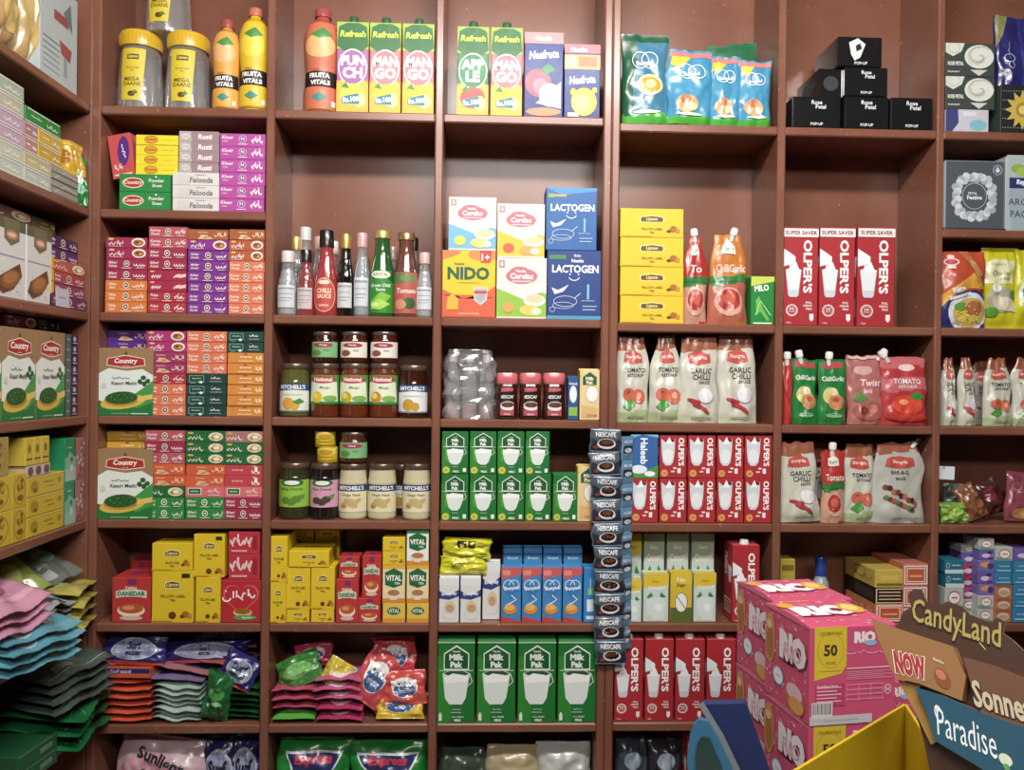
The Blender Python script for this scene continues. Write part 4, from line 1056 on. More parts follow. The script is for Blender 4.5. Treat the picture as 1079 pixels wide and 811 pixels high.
def lab_plain(c, c2='#8a96a0', t=None):
    def f(w, h):
        A = Art(w, h); A.r(.1, 0, .9, 1, c)
        if t: A.t(t, .5, .7, .16, c2, mw=.6, b=.02); A.urdu(.5, .4, .5, .16, c2, 4); A.r(.2, .12, .8, .16, c2)
        else: A.r(.14, .82, .86, .9, c2); A.r(.2, .4, .8, .44, c2); A.r(.2, .28, .7, .31, c2); A.r(.2, .6, .8, .63, c2)
        return A
    return f
def lab_chili(w, h):
    A = Art(w, h); A.e(.5, .5, .42, .5, '#e8a488'); A.e(.5, .5, .39, .47, '#c8453a'); A.t('CHILLI', .5, .62, .14, '#f2d8c0', mw=.5, b=.03); A.t('SAUCE', .5, .46, .12, '#f2d8c0', mw=.5, b=.03); A.t('GARLIC', .5, .2, .07, '#f2d8c0', mw=.34); A.e(.5, .86, .2, .06, '#f2d8c0'); return A
def lab_gchili(w, h):
    A = Art(w, h); A.p([(0, 0), (0, .7), (.3, .85), (.7, .85), (1, .7), (1, 0)], '#2f8a2c'); A.e(.5, .92, .36, .10, '#e0e4c8'); A.t('KRYSTAL', .5, .92, .07, '#3a6a2c', mw=.5); A.t('Green Chilli', .5, .66, .08, '#f0f4e4', mw=.7, it=.15); A.t('Sauce', .5, .56, .07, '#f0f4e4', mw=.4)
    A.p([(.1, .25), (.5, .5), (.9, .42), (.6, .2)], '#7cc03a'); A.p([(.1, .1), (.4, .35), (.85, .22), (.5, .08)], '#a0d84a'); A.e(.3, .2, .16, .06, '#d4e88a'); return A
def lab_tom(w, h):
    A = Art(w, h); A.r(0, 0, 1, 1, '#b8564a'); A.r(0, .72, .5, .98, '#5a7a3c'); A.e(.62, .86, .3, .1, '#6a8a4a'); A.t('Tomato', .56, .55, .12, '#f2e0d0', mw=.7, it=.1); A.e(.65, .25, .22, .14, '#2f5a2c'); A.e(.35, .22, .2, .12, '#c88a6a'); return A
CLB = lambda: clear('clear_bottle', (.9, .92, .93, 1), .5, .18)
def bot(x0, x1, yt, key, fn, label, yf, group='sauce and essence bottles in second column', c=1, r=2, ymid=None):
    cx, w, H, z = frame(c, r, x0, x1, yt, yf, ymid=ymid or 310)
    put((key, round(w, 3), round(H, 3)), lambda: fn(w/2*1.07, H), (cx, yf, z), 0, label, 'bottle', group)
B_ = 'second column'
clearb = lambda cap, caph=.022, lq=None, m=0: (lambda r, h: bottle('essence_bottle', r, h, CLB(), PS, cap, caph, lab_plain('#c8ced2'), .12, .46, liquid=lq, rings=7, capmetal=m))
bot(290.5, 310.5, 263, 'cb1', clearb('#d8ccc8', .020, glassy('#a8b0b4')), f'short clear bottle with white cap, far left, {B_}', .012)
bot(311.5, 329, 262, 'cb2', lambda r, h: bottle('sauce_bottle', r, h, glassy('#8a3a3c'), PS, '#1c1618', .022, lab_plain('#c8b8b8'), .1, .42, rings=7), f'short red bottle with black cap, left of chilli bottle, {B_}', .012)
bot(328.8, 353.5, 240.5, 'chil', lambda r, h: bottle('sauce_bottle', r, h, glassy('#a03438'), [(.9, 0), (1, .03), (1, .42), (.90, .55), (.64, .74), (.54, .84), (.54, 1)], '#181214', .030, lab_chili, .04, .44), f'red chilli sauce bottle with black cap, {B_}', .008)
bot(353.8, 371, 245, 'soy', lambda r, h: bottle('sauce_bottle', r, h, glassy('#15120f'), PS, '#c8a04a', .026, lab_plain('#c4c8ca'), .1, .40, rings=6, capmetal=.6), f'black sauce bottle with gold cap, {B_}', .012)
bot(371.5, 388, 244, 'cb3', clearb('#c89a98', .026, glassy('#98a2a8')), f'tall clear bottle with pink cap beside green bottle, {B_}', .014)
bot(388.3, 413.3, 241, 'gch', lambda r, h: bottle('sauce_bottle', r, h, glassy('#1f5a24'), [(.92, 0), (1, .04), (1, .50), (.92, .60), (.66, .78), (.60, .88), (.60, 1)], '#c8a85a', .014, lab_gchili, .04, .52, capmetal=.5), f'green chilli sauce bottle with gold cap, {B_}', .006)
bot(413.8, 439, 243, 'tom', lambda r, h: bottle('sauce_bottle', r, h, glassy('#6a3c2e'), [(.92, 0), (1, .04), (1, .50), (.92, .60), (.66, .78), (.60, .88), (.60, 1)], '#9a7a4a', .014, lab_tom, .04, .52, capmetal=.5), f'reddish brown tomato sauce bottle with gold cap, {B_}', .008)
bot(440, 457.5, 265, 'cb4', clearb('#d0a8a4', .020, glassy('#a8aeb2')), f'short clear bottle with pale pink cap, far right, {B_}', .012)
for i, (a, b, yt, cap, m, lq, nm) in enumerate(((301, 318, 245, '#c8a04a', .6, glassy('#4a4a3c'), 'gold cap'), (311, 328, 235, '#d0d0d0', 0, glassy('#9aa2a6'), 'white cap'), (327, 342, 245, '#c89a98', 0, glassy('#8a5a5c'), 'pink cap'),
        (343, 357, 250, '#e8dcd4', 0, glassy('#5a4a3c'), 'cream cap'), (376, 391, 268, '#c8a04a', .6, glassy('#3a3a2c'), 'gold cap'), (405, 420, 256, '#c89a98', 0, glassy('#6a5a5a'), 'pink cap'), (427, 442, 246, '#1c1618', 0, glassy('#4a2a24'), 'black cap'))):
    bot(a, b, yt+3, 'bk%d' % i, clearb(cap, .024, lq, m), f'bottle with {nm} in back row, {OR[i]} from left, {B_}', .085, 'bottles in back row of second column', ymid=300)
# big juice bottles top shelf
def juiceb(body, sleeve, r, h):
    def L(w, H):
        A = Art(w, H); A.r(0, 0, 1, 1, sleeve); A.e(.5, .72, .36, .13, '#e8b070' if body != '#d8b01c' else '#ecd038'); A.p([(.3, .85), (.6, .93), (.8, .84), (.5, .8)], '#3f8a3a')
        A.r(0, .26, 1, .44, '#241a18'); A.t('FRUITA', .5, .39, .055, '#f4f0ea', mw=.76, b=.04); A.t('VITALS', .52, .31, .055, '#f4f0ea', mw=.76, b=.04); A.t('Nestle', .4, .46, .025, '#c83a2a', mw=.4); A.p([(.34, .14), (.5, .19), (.68, .14), (.5, .09)], '#2f8a7a'); A.r(.0, .0, 1, .02, '#b87a1c'); A.r(.76, .04, .86, .1, '#f0e8d8')
        return A
    P = [(.92, 0), (1, .03), (1, .22), (.93, .27), (.90, .42), (.96, .54), (1, .68), (.98, .78), (.72, .90), (.42, .945), (.38, 1)]
    return bottle('juice_bottle', r, h, mat(body, .25, .8), P, '#a84a48' if body != '#d8b01c' else '#c86a5c', .014, L, .02, .84, capr=r*.46)
C0 = 'leftmost column, top shelf'
bot(221, 248.5, 16, 'jb1', lambda r, h: juiceb('#d89038', '#e0a040', r, h), 'smaller orange juice bottle with black band, ' + C0, .016, 'juice bottles with black band', 0, 0, 80)
bot(249, 279.5, 3, 'jb2', lambda r, h: juiceb('#d8b01c', '#e2bc20', r, h), 'taller yellow juice bottle with black band, ' + C0, .010, 'juice bottles with black band', 0, 0, 80)
bot(317.5, 354.5, 3, 'jb3', lambda r, h: juiceb('#b85040', '#c86a4c', r, h), 'tall peach-red juice bottle with black band beside punch carton', .010, 'juice bottles with black band', 1, 0, 80)

# shrink wrapped bottles
def wrapped(w, h):
    root = empty('shrink_wrapped_pack'); d = .10
    for i in range(6):
        x = -w/3+(i % 3)*w/3; y = .027+.045*(i//3)
        g = G().lathe([(.0001, 0), (.020, 0), (.0205, .03), (.0205, h*.55), (.012, h*.74), (.009, h*.8), (.009, h*.86)], clear('clear_bottle', (.9, .92, .93, 1), .5, .18), 20, x, y, 0)
        g.obj('bottle', root)
        G().lathe([(.0001, .001), (.0185, .001), (.0185, h*.22), (.0001, h*.22)], glassy('#e0a8ac'), 18, x, y, 0).obj('contents', root)
        G().lathe([(.011, h*.82), (.011, h*.93), (.0001, h*.93)], card('#c9bfc0'), 16, x, y, 0).obj('cap', root)
    g = G(); n = 26; m = 20
    sh = lambda t: (math.copysign(abs(math.cos(t))**.5, math.cos(t))*w/2, d/2+math.copysign(abs(math.sin(t))**.5, math.sin(t))*d/2)
    vs = []
    for j in range(m+1):
        for i in range(n*2):
            x, y = sh(2*PI*i/(n*2)); zz_ = j/m*h
            k = 1+.20*noise.noise(Vector((x*45, y*45, zz_*38)))
            if j > m-4: k *= 1-.04*(j-m+4)
            vs.append((x*k, d/2+(y-d/2)*k, zz_+.004*noise.noise(Vector((x*60, zz_*10, 3)))*(j > 2)))
    N = n*2
    fs = [(j*N+i, j*N+(i+1) % N, (j+1)*N+(i+1) % N, (j+1)*N+i) for j in range(m) for i in range(N)]
    fs.append(tuple(range(m*N, m*N+N)))
    g.add(vs, fs, clear('shrink_film', (.95, .95, .95, 1), .6, .14), False); g.obj('film', root, 0)
    return root
cx, w, H, z = frame(2, 3, 467, 521.5, 368, .008, ymid=410)
put('wrapped', lambda: wrapped(w, H), (cx+.001, .008, z), 0, 'clear shrink-wrapped pack of small pink bottles, third column, third shelf', 'pack')

# ================================================================== baby food and powder cartons
def cere(w, d, h, kind=0):
    A = Art(w, h); A.p([(.6, 1), (1, 1), (1, .3)], '#e6dccb')
    A.r(0, 0, 1, .42, ['#6ab0d8', '#e2c22c', '#8fc23a'][kind]); A.e(.2, .42, .3, .09, ['#6ab0d8', '#e2c22c', '#8fc23a'][kind]); A.p([(0, .5), (.6, .3), (1, .48), (1, .6), (.6, .44), (0, .56)], '#efe7dc')
    A.e(.5, .70, .32, .13, '#c86a7a'); A.e(.46, .77, .2, .09, '#c86a7a'); A.t('Nestle', .48, .785, .045, '#f4ece8', mw=.3, b=.03); A.t('Cerelac', .5, .70, .095, '#f6f0ec', mw=.56, b=.04); A.r(.3, .6, .7, .625, '#e8b8c0')
    A.r(.04, .84, .16, .96, '#b88a92'); A.t('6', .1, .9, .07, '#f4ece8', b=.03)
    A.e(.76, .30, .22, .10, '#f4f0ea'); A.e(.76, .325, .18, .07, '#e2c79a'); A.p([(.55, .4), (.95, .47), (.96, .44), (.6, .36)], '#d8d2cc'); A.e(.66, .14, .2, .09, ['#e8d070', '#e8a05a', '#d8c860'][kind]); A.e(.8, .12, .1, .06, '#f0e4b8')
    A.e(.24, .18, .12, .09, ['#e8d84a', '#d85a3c', '#d8a04a'][kind]); A.r(.0, 0, 1, .03, '#d8cfc4')
    return boxmesh('baby_cereal_box', w, d, h, card('#ead8cb'), A)
def nido(w, d, h, *a):
    A = Art(w, h); A.r(0, 0, 1, .34, '#dd5a34'); A.p([(0, .34), (0, .42), (.4, .28), (.8, .36), (1, .48), (1, .3)], '#dd5a34'); A.e(.78, .94, .3, .09, '#e0853a'); A.p([(.7, 1), (.72, .82), (.9, .82), (.93, 1)], '#c83c34'); A.t('1+', .81, .9, .10, '#f4ece0', mw=.2, b=.03); A.p([(0, 1), (0, .86), (.3, .94), (.35, 1)], '#dd7a3c')
    A.t('Nestle', .32, .80, .04, '#2f6a3a', mw=.3); A.t('NIDO', .49, .66, .19, '#1d5a3c', mw=.80, b=.04); A.t('FORTIGROW', .5, .52, .035, '#5a6a1c', mw=.5)
    A.p([(.58, .46), (.86, .46), (.84, .26), (.72, .18), (.60, .26)], '#c8c4bc'); A.p([(.61, .43), (.83, .43), (.81, .28), (.72, .22), (.63, .28)], '#a8a8a8'); A.r(.6, .36, .84, .40, '#c8403c')
    A.p([(.08, .12), (.1, .3), (.2, .36), (.3, .28), (.3, .12)], '#e2b02c'); A.t('chocolate', .5, .06, .05, '#f6e6d8', mw=.5); A.r(.02, .0, .98, .015, '#a83a24')
    return boxmesh('milk_powder_box', w, d, h, card('#ddc416'), A)
def lacto(w, d, h, old=False):
    base = '#123a86' if not old else '#1c5fa8'
    A = Art(w, h)
    if old: A.p([(0, 1), (.3, .88), (1, .95), (1, 1)], '#3a8ac8'); A.r(.04, .84, .16, .9, '#7ab04a'); A.r(.16, .855, .4, .89, '#c8a83a')
    else: A.r(0, 0, 1, .05, '#3a9ac0'); A.r(.04, .87, .35, .93, '#3f8a4a'); A.t('Baby', .56, .92, .05, '#dfe8f4', mw=.3); A.t('Nestle', .56, .85, .05, '#f0f4f8', mw=.36, b=.03)
    cy = .73 if not old else .68
    A.t('LACTOGEN', .52, cy, .115, '#eef2f8', mw=.86, b=.03); A.ring(.5, cy-.10, .11, .075*w/h*1.2, .002, '#eef2f8', 16, 200, 340); A.e(.42, cy-.08, .014, .012, '#eef2f8'); A.e(.58, cy-.08, .014, .012, '#eef2f8')
    A.t('1', .76, .40, .22, '#7fb0e0', b=.0); A.p([(.08, .46), (.2, .42), (.4, .50), (.3, .40), (.14, .36)], '#e0e8f2'); A.ring(.34, .26, .22, .08, .0014, '#cfdcec'); A.ring(.3, .2, .2, .05, .0012, '#cfdcec'); A.line([(.5, .3), (.62, .38)], .0016, '#cfdcec'); A.t('LComfortis', .76, .27, .035, '#cfdcec', mw=.3); A.r(.66, .18, .92, .2, '#8aa8d0'); A.r(.66, .13, .9, .15, '#8aa8d0'); A.ring(.1, .14, .05, .05*w/h, .001, '#cfdcec')
    return boxmesh('milk_powder_box', w, d, h, card(base), A)
def pbox(c, r, x0, x1, yt, fn, label, zbase=None, yf=.006, d=.09, rz=0, cat='box'):
    cx, w, H, z = frame(c, r, x0, x1, yt, yf, zbase, ymid=yt+40)
    put(('pb', label), lambda: fn(w-.001, d, H-.0006), (cx, yf, z), rz, label, cat); return z+H
zn = pbox(2, 2, 465.5, 522, 263.5, nido, 'yellow and orange milk powder box below blue baby cereal box')
pbox(2, 2, 472.5, 522.8, 207.5, lambda w, d, h: cere(w, d, h, 0), 'baby cereal box with blue base standing on yellow powder box', zn, .008, .07)
zn = pbox(2, 2, 523, 575.8, 271.5, lambda w, d, h: cere(w, d, h, 2), 'baby cereal box with green base, lower middle, third column')
pbox(2, 2, 523.8, 573.8, 214.5, lambda w, d, h: cere(w, d, h, 1), 'baby cereal box with yellow base standing on green-based one', zn, .008, .07)
zn = pbox(2, 2, 577.3, 634.5, 263.5, lacto, 'dark blue milk powder box with large 1, lower right, third column')
pbox(2, 2, 575, 629, 197.5, lambda w, d, h: lacto(w, d, h, True), 'lighter blue milk powder box stacked on dark blue one', zn, .008, .08)

# ================================================================== pouches
def pouch(name, bag, base, A, zone=None, spout=None, spx=0.0, capcol='#ece6e0', lean=0, top=None):
    root = empty(name)
    g = G(); bag.skin(g, film(base), zone)
    if A: bag.print(g, A)
    g.obj('film_pouch', root)
    if spout:
        tilt = Matrix.Translation((spx, 0, bag.h*.965)) @ Matrix.Rotation(R_(spout), 4, 'Y')
        G().lathe([(.0065, -.012), (.0065, .004), (.0075, .004), (.0075, .006)], card('#d8d0c8'), 18, T=tilt).obj('spout', root)
        c = G().lathe([(.0088, .006), (.0092, .008), (.0088, .024), (.0078, .026), (.0001, .026)], card(capcol), 20, T=tilt)
        for i in range(14):
            a = 2*PI*i/14; c.box(.009*math.cos(a)-.0005, .009*math.cos(a)+.0005, .009*math.sin(a)-.0005, .009*math.sin(a)+.0005, .008, .023, card(capcol), 0, T=tilt)
        c.obj('cap', root)
    return root
def zcol(bands, default):
    """bands: (v0, v1, colour); wavy colour zones of the printed film"""
    mm = [(a, b, film(c)) for a, b, c in bands]; df = film(default)
    def z(u, v):
        for a, b, m in mm:
            if a+.02*math.sin(u*3) <= v < b+.02*math.sin(u*3): return m
        return df
    return z
def art_shang(kind):
    def f(w, h):
        A = Art(w, h)
        A.p([(.22, .80), (.2, .70), (.5, .67), (.8, .70), (.78, .80), (.5, .84)], '#c85048'); A.t('Shangrila', .5, .755, .055, '#f4e4d4', mw=.5, b=.02)
        K = '#2a2622'
        if kind == 'garlic':
            A.t('GARLIC', .55, .60, .06, K, mw=.62, b=.01); A.t('CHILLI', .57, .53, .06, K, mw=.60, b=.01); A.t('SAUCE', .66, .47, .035, K, mw=.36)
            A.e(.66, .32, .20, .09, '#e6e2e6'); A.ring(.66, .32, .2, .09, .0008, '#b8b0b8'); A.ring(.66, .32, .1, .09, .0006, '#b8b0b8')
            for x, y, a in ((.42, .22, -30), (.5, .19, -18), (.6, .17, -40), (.35, .26, -12)): A.e(x, y, .20, .018, '#b8323a', 12, a)
        elif kind == 'bbq':
            A.t('BAR-B-Q', .5, .62, .055, K, mw=.74, b=.01); A.t('SAUCE', .5, .55, .035, K, mw=.36)
            for i in range(9): A.e(.2+.075*i, .44-.025*i+.02*(i % 2), .055, .035, ['#7a4030', '#4a2a20', '#b86a4a'][i % 3], 8)
            for i in range(8): A.e(.22+.07*i, .32-.02*i, .05, .03, ['#5a7a3a', '#7a4030', '#c05040'][i % 3], 8)
        else:
            A.t('TOMATO', .55, .60, .055, K, mw=.66, b=.01); A.t('KETCHUP', .58, .54, .035, K, mw=.5)
            A.e(.36, .32, .2, .075, '#d0604c'); A.e(.68, .30, .22, .085, '#d86a54'); A.e(.70, .31, .08, .035, '#f0a890'); A.p([(.15, .18), (.4, .28), (.55, .2), (.35, .13)], '#4a9a3c')
            A.e(.35, .35, .05, .015, '#3f7a34', 8)
        A.r(.3, .06, .8, .075, '#9aa088')
        return A
    return f
def spot(c, r, x0, x1, yt, key, build, label, cat='pouch', yf=.02, group=None, rz=0, ry=0, t=.045):
    cx, w, H, z = frame(c, r, x0, x1, yt, yf, ymid=yt+40)
    put((key, round(w, 2), round(H, 2)), lambda: build(w, H), (cx, yf+t/2, z+.0005), (0, R_(ry), R_(rz)), label, cat, group)
SG = 'pale sauce pouches with orange shoulders'
def shang(kind, seed, base='#c6c5b6', neck=.78, waist=.06):
    bands = ((.83, 1.2, '#9a5a40'), (0, .10, '#c4c6a8')) if kind != 'tomato' else ((.83, 1.2, '#9a5a40'), (.0, .13, '#a4b888'))
    return lambda w, h: pouch('sauce_pouch', Bag(w*1.03, h, .045, 'stand', seed, None, .007, waist, neck=neck), base, art_shang(kind)(w, h), zcol(bands, base), )
spot(3, 3, 650.5, 685, 353, 'sh1', shang('tomato', 1), 'tomato ketchup pouch beside left divider, ' + cell(3, 3), group=SG)
spot(3, 3, 686, 722, 352, 'sh2', shang('tomato', 2, neck=.4), 'tomato ketchup pouch with narrow folded top, second from left, ' + cell(3, 3), group=SG, ry=0)
spot(3, 3, 715, 759, 354, 'sh3', shang('garlic', 3), 'garlic chilli sauce pouch, third from left, ' + cell(3, 3), group=SG, yf=.012)
spot(3, 3, 757, 800, 352, 'sh4', shang('garlic', 4, neck=.8, waist=.06), 'garlic chilli sauce pouch, rightmost and widest, ' + cell(3, 3), group=SG)
spot(4, 4, 822.5, 866, 466, 'sh5', shang('garlic', 5, waist=.08), 'garlic chilli sauce pouch at left end, ' + cell(4, 4), group=SG, yf=.006, ry=-3)
spot(4, 4, 891.5, 927, 468, 'sh6', shang('tomato', 6), 'tomato ketchup pouch between red and barbecue pouches, ' + cell(4, 4), group=SG, yf=.02)
cx, w, H, z = frame(4, 4, 922, 980, 466, .01, ymid=500)
put('bbq', lambda: pouch('sauce_pouch', Bag(w, H, .05, 'stand', 8, None, .007, .10, neck=.70), '#b4b6ac', art_shang('bbq')(w, H), zcol(((.88, 1.2, '#a05a48'),), '#b4b6ac'), spout=38, spx=.045, capcol='#2a2424'),
    (cx, .036, z+.0005), 0, 'barbecue sauce pouch with dark corner cap, ' + cell(4, 4), 'pouch', SG)
for i, (a, b) in enumerate(((846, 880), (905, 935))):
    spot(4, 4, a, b, 466, 'shb', shang('garlic', 11), f'pale sauce pouch half hidden in back row, {["left", "right"][i]}, ' + cell(4, 4), group=SG, yf=.09)
for i, (a, b, k, s_) in enumerate(((995.5, 1012, 'garlic', 21), (1012.5, 1033, 'garlic', 22), (1041, 1070, 'tomato', 23), (1070, 1100, 'tomato', 24))):
    spot(5, 3, a, b, 376, 'sg%d' % i, shang(k, s_, neck=.5), f'sauce pouch with orange shoulders, {OR[i]} from left, ' + cell(5, 3), group=SG, yf=.02+.01*(i % 2), rz=0)
spot(5, 3, 1027, 1050, 380, 'sg9', shang('garlic', 29, '#a8a79a'), 'shaded sauce pouch in back row behind second one, ' + cell(5, 3), yf=.09, group=SG)  # darker film base than its neighbours, back-row shade put into the colour

def art_green(w, h):
    A = Art(w, h); A.r(.1, .86, .9, .96, '#b84a4c'); A.t('ChilliGarlic', .5, .70, .075, '#eef4e0', mw=.86, b=.02, it=.1); A.e(.4, .44, .3, .13, '#c8c06a'); A.e(.6, .34, .3, .12, '#c88a5a'); A.e(.5, .5, .16, .06, '#e8d8a8'); A.e(.6, .38, .12, .04, '#b84a3a'); A.ring(.5, .14, .3, .03, .0012, '#b8e0a0'); A.t('Green Sauce', .5, .14, .03, '#dff0d0', mw=.6); return A
spot(4, 3, 837.5, 864.5, 366, 'grn', lambda w, h: pouch('sauce_pouch', Bag(w, h-.026, .04, 'stand', 31, None, .005, .05), '#1d8038', art_green(w, h-.026), spout=-14, spx=-.012), 'green sauce pouch with white cap, left of two, ' + cell(4, 3), group='green sauce pouches', yf=.014)
spot(4, 3, 864.5, 895, 368, 'grn2', lambda w, h: pouch('sauce_pouch', Bag(w, h-.026, .04, 'stand', 32, None, .005, .04), '#1d8038', art_green(w, h-.026), spout=4, spx=-.008), 'green sauce pouch with white cap, right of two, ' + cell(4, 3), group='green sauce pouches', yf=.008)
def art_tom(big='Tomato', dark=False):
    def f(w, h):
        A = Art(w, h); A.t(big, .55, .62, .09, '#f2dcd4', mw=.8, b=.02, it=.1); A.r(0, .47, 1, .53, '#2f7a34'); A.e(.5, .25, .40, .16, '#d8a08c'); A.e(.5, .27, .33, .12, '#b03a30'); A.e(.5, .28, .2, .06, '#d2604c'); A.p([(.3, .88), (.28, .78), (.72, .78), (.7, .88), (.5, .93)], '#dfe0d0'); A.t('Knorr', .5, .84, .05, '#3a6a34', mw=.3); return A
    return f
spot(4, 3, 826.5, 838, 368, 'rdp', lambda w, h: pouch('sauce_pouch', Bag(w*1.0, h-.026, .04, 'stand', 41, None, .004, .03), '#b8302c', None, spout=2, spx=0), 'narrow red sauce pouch with white cap against left divider, ' + cell(4, 3), yf=.014)
def art_pink(w, h):
    A = Art(w, h); A.e(.4, .78, .24, .07, '#d8a8a4'); A.t('Twist', .6, .6, .10, '#f0d8d4', mw=.6, b=.02, it=.2); A.t('Imli', .5, .48, .06, '#f0d8d4', mw=.3); A.p([(.08, .36), (.3, .48), (.5, .36), (.3, .3)], '#5a8a3c'); A.e(.5, .2, .42, .14, '#a85a54'); A.e(.36, .2, .13, .06, '#8a3430'); A.e(.62, .23, .14, .06, '#c87a64'); A.r(.02, .95, .98, .99, '#e0b8b4'); return A
spot(4, 3, 896, 935, 373.5, 'pink', lambda w, h: pouch('sauce_pouch', Bag(w, h, .045, 'stand', 43, None, .007, .02), '#b26a66', art_pink(w, h), spout=38, spx=.04), 'dusky pink pouch with fruit picture, ' + cell(4, 3), group=None, yf=.02)
def art_red(w, h):
    A = Art(w, h); A.e(.55, .84, .2, .05, '#e8c8c4'); A.t('TOMATO', .54, .64, .08, '#f2e4e0', mw=.72, b=.02); A.t('KETCHUP', .55, .56, .05, '#f2e4e0', mw=.5); A.e(.5, .30, .34, .14, '#d8452f'); A.e(.42, .34, .1, .04, '#f09070'); A.p([(.55, .42), (.75, .5), (.9, .40), (.7, .36)], '#3f8a3c'); A.e(.5, .12, .46, .06, '#c83a2c'); return A
spot(4, 3, 935, 985.5, 375.5, 'redk', lambda w, h: pouch('sauce_pouch', Bag(w, h, .05, 'stand', 44, None, .007, .05), '#b8343a', art_red(w, h), zcol(((.5, .7, '#c8646a'), (.85, 1.2, '#c86468')), '#b8343a'), spout=-38, spx=-.05), 'wide red tomato ketchup pouch with corner cap, ' + cell(4, 3), yf=.008)
spot(4, 4, 867.5, 893.5, 464, 'tomn', lambda w, h: pouch('sauce_pouch', Bag(w, h-.026, .04, 'stand', 45, None, .005, .06), '#b83430', art_tom('Tomato')(w, h-.026), zcol(((0, .44, '#c89a80'), (.44, .55, '#2f7a34')), '#b83430'), spout=3), 'narrow red tomato pouch with white cap, ' + cell(4, 4), yf=.008)
spot(3, 2, 720.8, 747, 237, 'tuna1', lambda w, h: pouch('sauce_pouch', Bag(w*1.02, h-.024, .04, 'stand', 51, None, .006, .04, neck=.55), '#b8302c', art_tom('To')(w, h-.024), zcol(((0, .42, '#c89078'), (.42, .52, '#2f7a34')), '#b8302c'), spout=-6), 'red tomato sauce pouch with white cap beside tea boxes, fourth column', yf=.014)
spot(3, 2, 747.5, 791, 236, 'tuna2', lambda w, h: pouch('sauce_pouch', Bag(w, h-.024, .045, 'stand', 52, None, .006, .05, neck=.6), '#c8762c', art_tom('ChilliGarlic')(w, h-.024), zcol(((0, .44, '#b8624c'), (.44, .53, '#2f7a34')), '#c8762c'), spout=18, spx=.012), 'orange sauce pouch with white cap beside red pouch, fourth column', yf=.008)
def milo(w, d, h):
    A = Art(w, h); A.p([(0, .8), (0, 1), (1, 1), (1, .9)], '#c8d84a'); A.t('MILO', .45, .76, .13, '#f0f4e8', mw=.62, b=.04, rot=6); A.p([(.2, .5), (.35, .6), (.5, .35), (.8, .1), (.7, .08), (.4, .28), (.25, .2)], '#6ac048'); A.line([(.2, .2), (.4, .5), (.85, .2)], .002, '#d8f0c0'); A.r(.1, .02, .9, .05, '#dff0d0')
    return carton('malt_drink_carton', w, d, h, '#178a34', A)
cart(3, 2, 791.5, 816.5, 291, 'milo', milo, 'small green malt drink carton in right corner, fourth column', d=.05, yf=.01)

# milk powder bags on top shelf of fourth column
def art_nidobag(w, h, v=0):
    A = Art(w, h)
    A.r(.0, .90, 1, .97, '#d87a78') if v else None
    A.p([(.05, .78), (.05, .9), (.5, .9), (.3, .74)], '#dcc83c') if v else None
    A.ring(.40, .70, .20, .10, .0025, '#e4eef6'); A.ring(.62, .70, .20, .10, .0025, '#e4eef6'); A.t('Bunyad', .5, .66, .07, '#eef4fa', mw=.62, b=.03, rot=6)
    if v: A.e(.42, .26, .28, .12, '#e0a878'); A.e(.38, .32, .14, .06, '#c87a4a'); A.e(.56, .22, .12, .05, '#f0d0a0')
    else: A.e(.60, .42, .30, .12, '#e8d8a0'); A.e(.60, .42, .24, .09, '#d8a03c'); A.e(.6, .43, .13, .05, '#f0d890')
    A.e(.5, .12, .3, .02, '#d8e8c0'); return A
def nbag(seed, v): 
    base = '#3f8fb8' if v else '#3a7a9a'
    def zz(u, vv):
        if vv < .10+.02*math.sin(u*4): return film('#4ab03a')
        if not v and (u < -.35+.3*(vv-.5) or vv > .92): return film('#1a5a3c')
        return film(base)
    return lambda w, h: pouch('milk_powder_bag', Bag(w, h, .055, 'stand', seed, None, .008, .02), base, art_nidobag(w, h, v), zz)
NB = 'blue and green milk powder bags, fourth column top shelf'
spot(3, 0, 655.5, 706, 33, 'nb1', nbag(61, 0), 'blue and dark green powder bag, leftmost, fourth column, top shelf', 'bag', group=NB, yf=.012, ry=-2)
spot(3, 0, 702.5, 750, 50, 'nb2', nbag(62, 1), 'blue powder bag with pink top strip, second from left, fourth column, top shelf', 'bag', group=NB, yf=.008, ry=3, t=.05)
spot(3, 0, 748, 781, 56, 'nb3', nbag(63, 1), 'narrow blue powder bag with pink top strip, third from left, fourth column', 'bag', group=NB, yf=.015, ry=2)
spot(3, 0, 779, 815, 60, 'nb4', nbag(64, 1), 'blue powder bag with pink top strip, rightmost, fourth column, top shelf', 'bag', group=NB, yf=.01)
for i, (a, b, yt, rr) in enumerate(((700, 742, 50, 5), (752, 803, 44, -3))):
    spot(3, 0, a, b, yt, 'nbk%d' % i, lambda w, h: pouch('milk_powder_bag', Bag(w, h, .04, 'stand', 66+i, .006), '#1f6a44', None, zcol(((0, .5, '#3a7a9a'),), '#1f6a44')), f'dark green-topped powder bag in back row, {["left", "right"][i]}, fourth column top shelf', 'bag', group=NB, yf=.10, ry=rr, t=.04)

